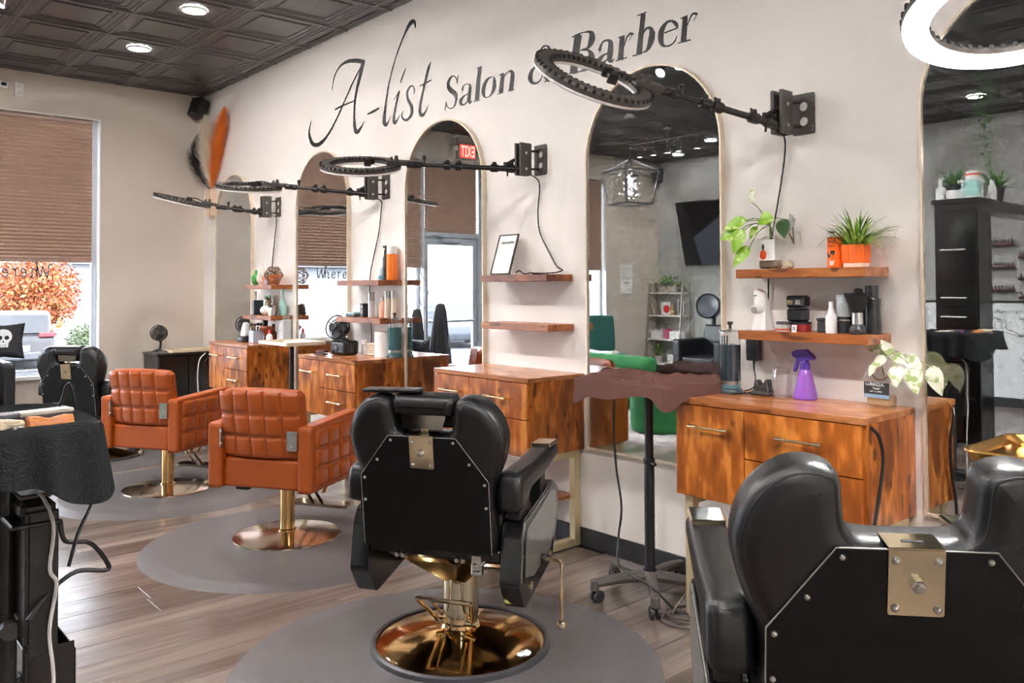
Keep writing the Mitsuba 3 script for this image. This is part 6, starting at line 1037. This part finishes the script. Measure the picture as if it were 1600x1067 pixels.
t.part('pole', cyl((0, 0, .03), (0, 0, 1.68), .017, 14), '#8b8d90,0.4,0.4'); t.part('base', lathe([(0, 0), (.17, 0), (.17, .015), (.03, .03), (0, .03)], n=36), '#8b8d90,0.4,0.4')
for z, a in ((1.62, 0), (1.62, 3.1), (1.50, 1.5), (1.28, .3), (1.28, 3.4), (1.16, 1.8)): t.part('hook', tube([(0, 0, z - .06), (.05 * math.cos(a), .05 * math.sin(a), z - .02), (.085 * math.cos(a), .085 * math.sin(a), z + .05)], .006, 8), '#8b8d90,0.4,0.4')
def cape(label, x, y, rz, z1, L, w):
    th = np.linspace(0, 2 * np.pi, 40, endpoint=False); rings = []
    for k in range(9):
        s = k / 8; r = w * (.35 + .65 * s ** .6); wob = 1 + .16 * np.cos(5 * th + k * .2) + .1 * np.cos(8 * th + 1); rings.append(np.c_[r * .55 * wob * np.cos(th), r * wob * np.sin(th), np.full(40, z1 - L * s)])
    v = np.vstack(rings + [np.array([[0, 0, z1 + .015], [0, 0, z1 - L + .02]])]); f = []
    for a in range(8):
        for j in range(40): b = (j + 1) % 40; f += [(a * 40 + j, (a + 1) * 40 + b, a * 40 + b), (a * 40 + j, (a + 1) * 40 + j, (a + 1) * 40 + b)]
    for j in range(40): f += [(360, j, (j + 1) % 40), (361, 320 + (j + 1) % 40, 320 + j)]
    Thing('salon_cape', label, 'cape', (x, y, 0), rz).one(trimesh.Trimesh(v, f, process=False), '#15171c,0.45', 60)
cape('black cape hanging on the door side of the coat rack', .24, -2.81, 0, 1.16, .72, .14); cape('black cape hanging on the window side of the coat rack', .24, -2.47, 0, 1.10, .70, .12)
# waiting corner
t = Thing('television', 'large black television tilted on the wall above the hair dryer', 'television', (1.42, -7.02, 2.15), 180)
tv = lambda m: rot(m, [1, 0, 0], 14)
t.part('panel', tv(bx(-.83, .83, -.03, .03, -.48, .48, .006)), '#0c0d10,0.25'); t.part('screen', tv(bx(-.815, .815, -.0315, -.0295, -.465, .465, .001)), '#10151c,0.06', False); t.part('mount', cat([bx(-.15, .15, .02, .16, -.12, .12, .004)]), 'black')
t = Thing('ladder_shelf', 'grey metal ladder shelf in the far waiting corner', 'shelf', (.33, -7.0, 0))
for x in (-.31, .31):
    t.part('upright', cat([bar((x, .17, 0), (x, .02, 1.42), .022, .022)]), '#8d857a,0.4,0.4'); t.part('rear_upright', bar((x, -.15, 0), (x, -.13, 1.42), .022, .022), '#8d857a,0.4,0.4')
LZ = [(.20, .15), (.57, .115), (.93, .08), (1.275, .045)]
for z, y in LZ: t.part('shelf_board', bx(-.30, .30, -.14, y, z - .022, z, .003), '#cfcac2,0.5')
t.part('cross_brace', cat([cyl((-.30, -.145, .25), (.30, -.145, .9), .006, 6), cyl((.30, -.145, .25), (-.30, -.145, .9), .006, 6)]), '#8d857a,0.4,0.4')
def bushy(name, label, loc, n, L, mats, spread, seed, pot):
    t = Thing(name, label, 'potted plant', loc); r = random.Random(seed); t.part('pot', pot[0], pot[1])
    for k in range(n):
        az, el = r.uniform(0, 6.28), r.uniform(.1, 1.4); p = np.array([spread[0] * r.uniform(-1, 1), spread[1] * r.uniform(-1, 1), pot[2]]); d = np.array([math.cos(az) * math.cos(el), math.sin(az) * math.cos(el), math.sin(el)])
        t.part('leaf', aim(heart_leaf(L * r.uniform(.8, 1.3), L * .6 * r.uniform(.8, 1.2), .3, .3, 5), p + d * r.uniform(.02, .12), d * np.array([1, 1, .5]) + [0, 0, -.1], (0, 0, 1) if el < 1 else (1, 0, 0)), r.choice(mats), True)
    return t
bushy('leafy_planter', 'leafy green plant in a grey pot on top of the ladder shelf', (.33, -7.03, 1.2755), 70, .075, ['leaf_green', 'leaf_dark', 'leaf_lime'], (.20, .05), 5, (puff([(-.13, -.05), (.13, -.05), (.13, .05), (-.13, .05)], .10, .015, n=40, at=(0, 0, .0505)), '#a9a196,0.6', .10))
bushy('small_fern', 'small bright green plant on the lowest ladder shelf', (.14, -7.02, .2005), 30, .06, ['leaf_lime', 'leaf_green'], (.04, .04), 6, (lathe([(0, 0), (.05, 0), (.06, .10), (.05, .10), (0, .09)], n=24), '#c9c4bb,0.5', .13))
simple('red_print', 'small red and white print standing on the ladder shelf', 'picture', [('board', rot(bx(-.09, .09, -.01, 0, 0, .20, .002), [0, 0, 1], 180), '#d9d8d6,0.5'), ('red_print', rot(unary_mesh := prism(Point(-.02, .09).buffer(.06), .001, 'xz', (0, -.0105, 0)), [0, 0, 1], 180), '#d3272f,0.5')], (.28, -7.03, .931))
simple('skeleton_figure', 'small gold skeleton ornament beside the red print', 'ornament', [('figure', cat([sph((0, 0, .16), .022, 2), cyl((0, 0, .08), (0, 0, .14), .014, 10), sph((0, 0, .05), .035, 2, (1, .7, 1)), cb(.09, .05, .012, (0, 0, .006), .003)]), '#c9a97c,0.3,0.4')], (.44, -6.98, .931))
simple('dark_photo_frame', 'dark photo frame at the right end of the ladder shelf', 'picture frame', [('frame', rot(bx(-.05, .05, -.012, 0, 0, .23, .002), [0, 0, 1], 170), '#d5d1ca,0.5'), ('photo', rot(bx(-.038, .038, -.0135, -.012, .015, .215, .0004), [0, 0, 1], 170), '#231f1e,0.4')], (.55, -7.05, .931)); simple('leaning_book', 'thin brown book leaning at the left end of the ladder shelf', 'book', [('book', rot(cb(.02, .11, .18, (0, 0, .09), .002), [0, 1, 0], -12), '#a08a76,0.6'), ('pages', rot(cb(.014, .005, .17, (0, .055, .09), .001), [0, 1, 0], -12), '#e5e0d5,0.7')], (.09, -7.03, .934))
for x, lab in ((.14, 'white storage box at the left on the ladder shelf'), (.50, 'white storage box with papers at the right on the ladder shelf')): simple('storage_box', lab, 'box', [('box', cat([bx(-.10, .10, -.07, -.066, 0, .12, .001), bx(-.10, .10, .066, .07, 0, .12, .001), bx(-.10, -.096, -.066, .066, 0, .12, .001), bx(.096, .10, -.066, .066, 0, .12, .001), bx(-.096, .096, -.066, .066, 0, .004, .001)]), '#e4e3e4,0.5'), ('contents', cat([rot(bx(-.02 + .03 * q, .0 + .03 * q, -.04, .04, .02, .14 + .01 * q, .001), [0, 1, 0], 6 * q) for q in (-2, 0, 2)]), '#d8cdd2,0.6')], (x, -7.02, .571))
simple('pink_carton', 'small pink carton between the white storage boxes', 'box', [('carton', cb(.07, .09, .13, (0, 0, .065), .002), '#c4577a,0.5'), ('lid', cb(.072, .092, .02, (0, 0, .135), .002), '#d9416a,0.5')], (.325, -7.02, .571))
simple('shelf_box', 'white box on the lowest ladder shelf', 'box', [('box', cb(.20, .16, .13, (0, 0, .065), .003), '#d6d3cf,0.5'), ('lid', cb(.204, .164, .02, (0, 0, .125), .003), '#e5e3e0,0.5')], (.46, -7.03, .2005))
simple('scissor_poster', 'white poster with scissors on the wall beside the ladder shelf', 'poster', [('sheet', bx(-.13, .13, -.012, 0, -.22, .22, .002), '#e3e1dc,0.5'), ('emblem', cat([bar((-.05, -.0125, .03), (.05, -.0125, .12), .006, .002, .0005), bar((-.05, -.0125, .12), (.05, -.0125, .03), .006, .002, .0005)] + [rot(torus(.02, .004, (0, 0, 0), 20, 5), [1, 0, 0], 90) if False else mv(rot(torus(.016, .003, (0, 0, 0), 20, 5), [1, 0, 0], 90), x, -.0125, .02) for x in (-.062, .062)]), '#2a2927,0.5'), ('lettering', cat([bar((.09 * math.cos(a), -.0125, .075 + .09 * math.sin(a)), (.105 * math.cos(a), -.0125, .075 + .105 * math.sin(a)), .010, .002, .0005) for a in np.linspace(.3, 2.84, 14)] + [bx(-.05, .05, -.0130, -.012, -.06, -.045, .0003)]), '#33312f,0.5')], (0.002, -6.43, 1.475), 90)
t = Thing('hooded_dryer', 'grey hooded salon hair dryer on a pole under the television', 'hair dryer', (1.36, -6.72, 0))
hd_ = lathe([(.02, -.14), (.10, -.12), (.16, -.05), (.178, .05), (.178, .09), (.165, .10), (.160, .09), (.160, .05), (.14, -.03), (.09, -.09), (0, -.11)], n=40)
hd_ = mv(rot(rot(hd_, [1, 0, 0], -82), [0, 0, 1], -12), 0, .06, 1.08)
t.part('hood', hd_, '#2c2f35,0.3', 60); t.part('inner_grille', mv(rot(rot(lathe([(0, .02), (.12, .04), (.155, .07), (.158, .075), (0, .03)], n=36), [1, 0, 0], -82), [0, 0, 1], -12), 0, .06, 1.08), '#5c6068,0.25')
t.part('pole', cat([cyl((0, -.02, .05), (0, -.02, 1.0), .032, 16), lathe([(0, 0), (.20, 0), (.20, .03), (.04, .06), (0, .06)], n=32)]), '#24272c,0.4')
MATS['green_velvet'] = pr('1f6b35', .75, sheen=1.0, sheen_tint=.6); MATS['teal_velvet'] = pr('1d4f49', .75, sheen=1.0, sheen_tint=.5)
t = Thing('green_chaise', 'emerald green velvet chaise with a rolled back', 'sofa', (1.95, -3.78, .026))
t.part('roll', cat([mv(rot(lathe([(0, -.80), (.06, -.80), (.092, -.78), (.095, -.74)] + [q for k in range(9) for q in ((.098, -.72 + .16 * k), (.090, -.64 + .16 * k))] + [(.095, .70), (.092, .78), (.06, .80), (0, .80)], n=28), [0, 1, 0], 90), 0, .05, .50)]), 'green_velvet', 60)
t.part('back', puff([(-.78, .12), (.78, .12), (.78, .50), (-.78, .50)], .12, .03, n=60, smooth_outline=False, ax='xz', at=(0, .04, 0)), 'green_velvet', 50); t.part('seat', puff([(-.78, -.62), (.78, -.62), (.78, 0), (-.78, 0)], .22, .05, n=64, smooth_outline=False, at=(0, -.02, .26)), 'green_velvet', 50)
for x in (-.70, .72):
    for y in (.02, -.55): t.part('leg', cyl((x, y, 0), (x, y, .16), .022, 12, .030), '#1a1c2a,0.4')
t = Thing('white_cushion', 'white cushion propped behind the green chaise roll', 'cushion', (1.75, -3.93, .375), 5); t.part('cushion', rot(puff([(-.28, 0), (0, .02), (.28, 0), (.25, .14), (.28, .27), (0, .25), (-.28, .27), (-.25, .14)], .11, .045, n=64, ax='xz', smooth_outline=False), [1, 0, 0], 15), '#e6e4da,0.8', 60); t.part('piping', rot(tube([(-.275, 0, .004), (0, 0, .022), (.275, 0, .004)], .004, 6), [1, 0, 0], 15), '#cfcbbd,0.8')
t = Thing('green_pouf', 'round green velvet pouf on the shaggy rug', 'pouf', (3.45, -2.98, .026)); t.part('body', lathe([(0, .012), (.25, .012), (.27, .04), (.275, .20), (.27, .40), (.24, .435), (0, .44)], n=48), 'green_velvet', 50); t.part('seam', torus(.272, .006, (0, 0, .39), 48, 6), 'teal_velvet')
for (lab, x, y, rz, m_) in (('dark green velvet chair with a tall back by the far window', .55, -5.30, -60, 'teal_velvet'),):
    t = Thing('velvet_chair', lab, 'chair', (x, y, 0), rz); t.part('backrest', puff([(-.22, .36), (.22, .36), (.25, .90), (.18, .96), (-.18, .96), (-.25, .90)], .09, .03, n=64, ax='xz', at=(0, -.25, 0)), m_, 50); t.part('seat', puff([(-.25, -.25), (.25, -.25), (.25, .25), (-.25, .25)], .12, .03, n=48, at=(0, 0, .40)), m_, 50)
    for xx in (-.2, .2):
        for yy_ in (-.2, .2): t.part('leg', cyl((xx, yy_, 0), (xx * .95, yy_ * .95, .36), .012, 10, .017), '#1d1a18,0.4')
Thing('green_cushion', 'dark green cushion on the dryer armchair', 'cushion', (1.45, -6.60, .40), 10).one(rot(puff([(-.2, 0), (.2, 0), (.2, .38), (-.2, .38)], .10, .04, n=48, ax='xz'), [1, 0, 0], 12), 'teal_velvet', 60)
v = np.stack(np.meshgrid(np.linspace(-1.15, 1.15, 150), np.linspace(-.95, .95, 120), indexing='ij'), -1).reshape(-1, 2); z = .022 + .03 * (meshkit.noise(np.c_[v * 40, v[:, :1] * 0]) - .3); e = np.minimum(1.15 - np.abs(v[:, 0]), .95 - np.abs(v[:, 1])); z = np.where(e < .02, .002, np.maximum(z, .006)); f = []
for i in range(149):
    for j in range(119): a = i * 120 + j; f += [(a, a + 120, a + 121), (a, a + 121, a + 1)]
Thing('shag_rug', 'pale grey shaggy rug under the green chaise', 'rug', (2.75, -3.45, 0)).one(trimesh.Trimesh(np.c_[v, z], f, process=False), '#b9b4b4,0.95', False)
# lantern chandelier and track lights
t = Thing('lantern_chandelier', 'black lantern cage chandelier with sparkling crystal branches', 'chandelier', (2.20, -4.03, 0), 14)
t.part('canopy', lathe([(0, 3.27), (.065, 3.275), (.07, H), (0, H)], n=28), '#bdbdbd,0.3,0.6'); t.part('chain', cat([cyl((.004 * (k % 2), 0, 2.80 + .03 * k), (-.004 * (k % 2), 0, 2.825 + .03 * k), .006, 6) for k in range(16)]), '#6c6c6c,0.3,0.6')
top, a4 = (0, 0, 2.80), [(s * .23, q * .23, 2.655) for s, q in ((-1, -1), (1, -1), (1, 1), (-1, 1))]; b4 = [(x * .74, y * .74, 2.29) for x, y, _ in a4]
for k in range(4):
    for p, q in ((top, a4[k]), (a4[k], a4[(k + 1) % 4]), (a4[k], b4[k]), (b4[k], b4[(k + 1) % 4])): t.part('cage_bar', bar(p, q, .018, .018), '#4a4b4e,0.3,0.5')
t.part('stem', cyl((0, 0, 2.36), (0, 0, 2.80), .008, 8), 'chrome')
R3 = random.Random(11)
for k in range(46):
    p = np.array([R3.uniform(-.10, .10), R3.uniform(-.10, .10), R3.uniform(2.34, 2.64)]); t.part('branch', cyl((0, 0, p[2] - R3.uniform(-.04, .04)), p, .0025, 5), 'chrome'); t.part('crystal', sph(p, R3.uniform(.012, .020), 1, (1, 1, 1)), '#f4f4f4,0.08')
for k in range(2): t.part('bulb', sph((0, 0, 2.42 + .14 * k), .026, 2), 'diffuser', True, emitter=emit((1, .95, .88), 70.0))
def track(label, x0, x1, y, z, heads, rad, tilts=None):
    t = Thing('track_light', label, 'track light', (0, 0, 0)); t.part('rail', cat([bx(x0, x1, y - .012, y + .012, z - .012, z + .012, .002), cyl(((x0 + x1) / 2, y, z), ((x0 + x1) / 2, y, H), .012, 10), lathe([(0, H - .02), (.06, H - .02), (.06, H), (0, H)], ((x0 + x1) / 2, y, 0), n=24)]), 'steel')
    for i, x in enumerate(heads):
        tilt = tilts[i] if tilts else 0
        k = t.part('head', cat([cyl((x, y, z), (x, y, z - .05), .006, 8), mv(rot(lathe([(0, .004), (.018, 0), (.022, -.02), (.030, -.09), (.042, -.13), (.040, -.13), (.028, -.09), (.020, -.02), (0, -.01)], n=24), [1, 0, 0], tilt), x, y, z - .05)]), 'steel'); t.part('bulb', mv(rot(lathe([(0, -.128), (.036, -.122), (.028, -.112), (0, -.11)], n=20), [1, 0, 0], tilt), x, y, z - .05), 'diffuser', True, parent=k, emitter=emit((1, .962, .93), rad))
track('brushed steel track light with five spot heads over the waiting area', 1.45, 2.60, -4.92, 3.16, (1.58, 1.80, 2.02, 2.18, 2.46), 160.0)
track('brushed steel track light over the aisle, its first heads at the upper left corner', 2.55, 4.35, -2.21, 3.20, (2.63, 2.78, 3.45, 4.19), 330.0, (-35, -25, 48, 48))
# black hutch with drawers, polish racks and marble panel
t = Thing('black_hutch', 'tall glossy black hutch with drawers opposite the mirrors', 'cabinet', (0, 0, 0))
t.part('column', cat([bx(5.29, 5.65, -4.82, -4.53, .0, 2.10, .004), bx(5.27, 5.67, -4.84, -4.515, 2.07, 2.11, .004)]), 'gloss_black', False)
for z0, z1, nm, hz in ((1.385, 2.0, 'door', 1.665), (1.175, 1.375, 'drawer', 1.25), (1.0, 1.165, 'drawer', 1.085), (.86, .99, 'drawer', .935)):
    k = t.part(nm, bx(5.30, 5.64, -4.53, -4.512, z0, z1, .003), 'gloss_black', False); t.part('handle', cat([cyl((5.35, -4.485, hz), (5.56, -4.485, hz), .008, 10), cyl((5.37, -4.485, hz), (5.37, -4.512, hz), .006, 8), cyl((5.54, -4.485, hz), (5.54, -4.512, hz), .006, 8)]), '#e4e2de,0.3,0.4', parent=k)
t.part('lintel', bx(5.40, 5.65, -7.195, -4.82, 2.01, 2.11, .004), 'gloss_black', False)
t = Thing('dark_credenza', 'dark brown low cabinet in front of the black hutch', 'cabinet', (0, 0, 0))
t.part('body', bx(4.82, 5.52, -4.50, -4.12, .05, .82, .004), '#241712,0.3', False); t.part('top', bx(4.80, 5.54, -4.505, -4.10, .82, .845, .003), '#2d1c15,0.2', False)
for x in (4.83, 5.18): k = t.part('door', bx(x, x + .33, -4.12, -4.105, .08, .81, .003), '#1f130f,0.25', False); t.part('handle', cyl((x + .06, -4.085, .62), (x + .27, -4.085, .62), .007, 10), '#e4e2de,0.3,0.4', parent=k)
ORD = ['first', 'second', 'third', 'fourth', 'fifth', 'sixth', 'seventh', 'eighth', 'ninth', 'tenth', 'eleventh', 'twelfth']
NPN = {'#7a1030,0.15': 'crimson', '#4a0d22,0.15': 'wine red', '#a02048,0.15': 'raspberry', '#d9a8b4,0.15': 'pale pink', '#2c1016,0.15': 'near black'}
def polish_rack(x0, x1, z, label, glab, seed):
    t = Thing('polish_rack', label, 'rack', (0, 0, 0)); t.part('ledge', bx(x0, x1, YB + .001, YB + .06, z - .01, z, .002), '#2a1a1c,0.3'); t.part('lip', bx(x0, x1, YB + .055, YB + .062, z, z + .022, .001), '#2a1a1c,0.3'); r = random.Random(seed)
    n = int((x1 - x0) / .036)
    for k in range(n):
        x = x0 + .02 + .036 * k; c = r.choice(['#7a1030,0.15', '#4a0d22,0.15', '#a02048,0.15', '#d9a8b4,0.15', '#2c1016,0.15'])
        q = Thing('nail_polish', f'{NPN[c]} polish bottle, {ORD[k]} from the left on the {label.split(" on the")[0].replace(" of the right column of nail polish racks", " of the right column")}', 'nail polish', (x, YB + .03, z), 0, 'nail polish bottles on the wall racks')
        q.part('bottle', lathe([(0, 0), (.012, 0), (.013, .002), (.013, .028), (.008, .034), (0, .034)], n=12), c); q.part('cap', lathe([(0, .034), (.008, .034), (.007, .070), (0, .071)], n=12), '#121113,0.3')
for i, z in enumerate((1.80, 1.545, 1.285)): polish_rack(4.66, 5.07, z, ['top', 'middle', 'lowest'][i] + ' wide nail polish rack on the wall behind the hutch', 0, i)
for i, z in enumerate((1.66, 1.42, 1.215)): polish_rack(5.10, 5.46, z, ['top', 'middle', 'lowest'][i] + ' rack of the right column of nail polish racks', 0, 9 + i)
def marble(p, n, uv):
    w = fbm(p.x * 2.2, p.z * 2.2, 3.0, 4); d = dr.abs(fbm(p.x * 1.7 + 2 * w, p.z * 1.7 + 5, 1.0, 4) - .5); d2 = dr.abs(fbm(p.x * 4 + 3 * w, p.z * 4 - 2, 7.0, 3) - .5)
    return mix(mix(lin('dfe3e4'), lin('5b6262'), smoothstep(.02, .0, d)), lin('878d8d'), smoothstep(.012, 0, d2) * .7)
MATS['marble'] = pr(proc(marble), .25)
for k in range(5): spart('wall_front', 'marble_panel', bx(2.9 + 1.2 * k + .002, 2.9 + 1.2 * (k + 1) - .002, YB, YB + .012, .10, 1.16, .002), 'marble', False)
spart('wall_front', 'panel_trim', bx(2.9, 8.9, YB, YB + .018, 1.16, 1.185, .003), '#222322,0.4', False)
# on the hutch
def agave(label, loc, seed, s=1.0):
    t = Thing('agave_plant', label, 'potted plant', loc); r = random.Random(seed); t.part('pot', lathe([(0, 0), (.055 * s, 0), (.075 * s, .14 * s), (.07 * s, .14 * s), (.06 * s, .12 * s), (0, .12 * s)], n=28), '#2b2b2d,0.4')
    for k in range(22): t.part('leaf', blade(.22 * s * r.uniform(.8, 1.2), .055 * s, (.012 * math.cos(k * 2.4), .012 * math.sin(k * 2.4), .125 * s), k * 2.4, .15 + .06 * k, .5), 'leaf_agave', True)
agave('spiky agave in a black pot on the left end of the hutch', (5.40, -4.70, 2.1105), 2, .95); agave('spiky agave in a black pot farther along the hutch top', (5.56, -5.20, 2.1105), 3, 1.0)
simple('wipes_tub', 'white and teal wipes tub with a red lid strip on the hutch', 'tub', [('tub', lathe([(0, 0), (.055, 0), (.058, .01), (.058, .20), (.05, .235), (0, .24)], n=32), '#f0f1f0,0.35'), ('label', lathe([(.0585, .02), (.059, .02), (.059, .15), (.0585, .15), (.0585, .02)], n=32), '#9fd3cb,0.4'), ('strip', lathe([(.0585, .195), (.059, .195), (.0585, .21), (.058, .21), (.0585, .195)], n=32), '#e0442f,0.4')], (5.585, -4.60, 2.1105))
simple('hutch_spray_bottle', 'white spray bottle at the left end of the hutch top', 'spray bottle', [('bottle', lathe(bottle_prof(.040, .15, .016, .03), n=28), '#eeeeee,0.35'), ('head', cat([bx(-.02, .03, -.012, .012, .165, .195, .004), cyl((0, 0, .145), (0, 0, .17), .014, 12)]), '#f5f5f5,0.35')], (5.32, -4.60, 2.1105))
simple('hutch_clear_sprayer', 'clear spray bottle between the white jar and wipes tub on the hutch', 'spray bottle', [('bottle', lathe(bottle_prof(.038, .12, .014, .03), n=28), '#c9d6d4,0.1'), ('head', cat([bx(-.04, .03, -.012, .012, .135, .165, .004), cyl((0, 0, .115), (0, 0, .14), .014, 12)]), '#e9ecec,0.35')], (5.505, -4.60, 2.1105))
simple('white_jar', 'low white jar on the hutch top', 'jar', [('jar', lathe([(0, 0), (.046, 0), (.048, .003), (.048, .055), (0, .055)], n=28), '#f1efed,0.4'), ('lid', lathe([(0, .055), (.049, .055), (.049, .075), (.047, .078), (0, .078)], n=28), '#faf9f8,0.4')], (5.43, -4.57, 2.1105))
simple('steel_canister', 'steel canister behind the wipes tub on the hutch', 'canister', [('body', lathe([(0, 0), (.035, 0), (.036, .15), (0, .15)], n=28), 'steel'), ('lid', lathe([(0, .15), (.036, .15), (.02, .18), (0, .185)], n=28), '#e6e6e4,0.4')], (5.58, -4.80, 2.1105)); simple('white_bottle', 'white bottle at the outer edge of the hutch top', 'bottle', [('body', lathe([(0, 0), (.034, 0), (.036, .004), (.036, .12), (.02, .15), (0, .15)], n=28), '#ededeb,0.4'), ('cap', lathe([(0, .15), (.02, .15), (.018, .19), (0, .192)], n=24), '#f6f6f4,0.4')], (5.60, -5.00, 2.1105))
t = Thing('hanging_vine', 'long trailing green vine hanging from the ceiling above the hutch', 'hanging plant', (5.57, -4.92, 0)); t.part('stem', cyl((0, 0, 2.45), (0, 0, H), .006, 6), '#5d6f4a,0.6')
for k in range(150):
    z, a = R3.uniform(2.36, 3.26), R3.uniform(0, 6.28); el = R3.uniform(-.6, .6); d = np.array([math.cos(a) * math.cos(el), math.sin(a) * math.cos(el), math.sin(el)]); t.part('leaf', aim(heart_leaf(.05, .035, .3, .3, 4), np.array([.02 * math.cos(a), .02 * math.sin(a), z]) + d * R3.uniform(.01, .05) * (1 if z < 3.2 else .3), d, (0, 0, 1)), 'leaf_agave', True)
# ================================================================ the street outside
structure('ground_outside', bx(-90, -.2, -60, 60, -1.05, -.85, .001), '#48484b,0.9', False)
def car(label, loc, rz, body, L=4.5, W=1.8, Hh=1.62):
    t = Thing('parked_car', label, 'car', loc, rz)
    low = [(-L / 2, .35), (-L / 2 + .05, .85), (-L / 2 + .10, .98), (L / 2 - 1.25, .98), (L / 2 - .15, .82), (L / 2, .6), (L / 2 - .02, .3), (L / 2 - .6, .25), (-L / 2 + .5, .25)]
    up = [(-L / 2 + .10, .96), (-L / 2 + .35, Hh - .08), (-L / 2 + .75, Hh), (.35, Hh - .02), (1.15, .96)]
    t.part('body', puff([(a, b) for a, b in low], W, .10, n=120, ax='xz', smooth_outline=False), body, 50); t.part('cabin', puff(up, W - .22, .12, n=90, ax='xz', smooth_outline=False), body, 50)
    t.part('side_window', puff([(-L / 2 + .50, 1.0), (-L / 2 + .62, Hh - .14), (.28, Hh - .12), (.92, 1.0)], W - .20, .01, n=60, ax='xz', smooth_outline=False), '#3a4046,0.08')
    a0, b0 = np.array([-L / 2 + .09, 0, 1.02]), np.array([-L / 2 + .27, 0, Hh - .12])
    t.part('rear_window', prism([(-.68, 0), (.68, 0), (.58, .50), (-.58, .50)], .02, 'xz') if False else trimesh.convex.convex_hull(np.array([(a0[0] - .03, y, a0[2]) for y in (-.70, .70)] + [(b0[0] - .03, y, b0[2]) for y in (-.60, .60)] + [(a0[0] + .06, y, a0[2]) for y in (-.70, .70)] + [(b0[0] + .06, y, b0[2]) for y in (-.60, .60)])), '#14181c,0.06', False)
    for s in (-1, 1): t.part('tail_light', mv(cat([bx(-L / 2 - .02, -L / 2 + .25, s * (W / 2 - .42) - .28 * (s < 0) * 0 - .0, s * (W / 2 - .42) + s * .40, .88, 1.0, .01)] if s > 0 else [bx(-L / 2 - .02, -L / 2 + .25, -(W / 2 - .02), -(W / 2 - .42), .88, 1.0, .01)]), -.03 * 0, 0, .03), '#d8242c,0.2')
    t.part('plate', bx(-L / 2 - .03, -L / 2 + .02, -.26, .26, .52, .68, .004), '#eceef0,0.4'); t.part('bumper', bx(-L / 2 - .06, -L / 2 + .30, -W / 2 + .06, W / 2 - .06, .28, .50, .04), '#3a3c3f,0.5')
    for x in (-L / 2 + .85, L / 2 - .9):
        for s in (-1, 1): k = t.part('wheel', cyl((x, s * (W / 2 - .20), .33), (x, s * (W / 2 + .01), .33), .33, 28), '#26272a,0.6'); t.part('rim', cyl((x, s * (W / 2 + .0), .33), (x, s * (W / 2 + .02), .33), .21, 24), '#b9bcc0,0.3,0.5', parent=k)
    return t
car('grey sport utility car seen from behind through the window, red tail lights', (-20.0, 1.93, -.85), 172, '#1c1e21,0.25')
car('silver car parked beyond the glass door, seen in a mirror', (-17.8, -16.6, -.85), 25, '#3c4046,0.25')
car('white car parked side-on beyond the window, seen in a mirror', (-14.5, -9.3, -.85), 60, '#7f8184,0.25')
t = Thing('autumn_tree', 'round tree with bright orange autumn leaves behind the grey car', 'tree', (-24.5, 3.3, -.85), 0)
t.part('trunk', cat([tube([(0, 0, 0), (.03, 0, .5), (0, .02, 1.1)], [.09, .06], 8)] + [tube([(0, 0, .9), (.45 * math.cos(a), .45 * math.sin(a), 1.5), (1.0 * math.cos(a), 1.0 * math.sin(a), 2.2)], [.04, .012], 6) for a in np.linspace(0, 5.6, 7)]), '#7a5a48,0.8')
def foliage(n, c, r, leaf, seed, flat=1.0):
    g = np.random.default_rng(seed); d = g.normal(size=(n, 3)); d /= np.linalg.norm(d, axis=1, keepdims=True); p = d * (g.random(n) ** .45)[:, None] * np.array(r) + np.array(c); bump_ = meshkit.fbm(d * 2.2, 3, seed); p += d * (bump_[:, None] - .5) * np.array(r) * .7
    u = g.normal(size=(n, 3)); u /= np.linalg.norm(u, axis=1, keepdims=True); w = np.cross(u, g.normal(size=(n, 3))); w /= np.linalg.norm(w, axis=1, keepdims=True); s = leaf * g.uniform(.6, 1.4, (n, 1)); v = np.stack([p - u * s, p + w * s * .5, p + u * s, p - w * s * .5], 1).reshape(-1, 3); i = np.arange(n) * 4
    return trimesh.Trimesh(v, np.vstack([np.stack([i, i + 1, i + 2], 1), np.stack([i, i + 2, i + 3], 1)]), process=False)
t.part('orange_leaves', foliage(5200, (0, 0, 2.15), (1.35, 1.45, 1.35), .085, 5), '#843c1c,0.7', False, kind='stuff'); t.part('yellow_leaves', foliage(2200, (0, -.05, 1.9), (1.3, 1.35, 1.25), .085, 6), '#94632f,0.7', False, kind='stuff')
t = Thing('hedge_bush', 'low green bush at the foot of the orange tree', 'bush', (-22.5, 4.6, -.85)); t.part('leaves', foliage(2600, (0, 0, .5), (1.3, .7, .55), .05, 8), '#3d4c31,0.7', False, kind='stuff'); t.part('stem', cyl((0, 0, 0), (0, 0, .5), .05, 8), '#5b4a3a,0.8')
t = Thing('shop_building', 'long pale shop building across the parking lot', 'building', (-34, 0, -.85)); t.part('wall', bx(-4, 0, -24, 26, 0, 3.4, .02), '#7d7f82,0.8', False); t.part('roof', cat([prism([(-4.4, 3.4), (.5, 3.4), (-1.0, 4.6), (-3, 4.6)], 51, 'xz', (0, 26.5, 0))]), '#484c51,0.7', False)
for k in range(9):
    y = -21 + 5.2 * k; w = t.part('window', bx(-.02, .06, y, y + 2.4, .9, 2.6, .01), '#e7e9ec,0.4', False); t.part('pane', bx(.055, .07, y + .1, y + 2.3, 1.0, 2.5, .005), '#8a9caa,0.08', False, parent=w)
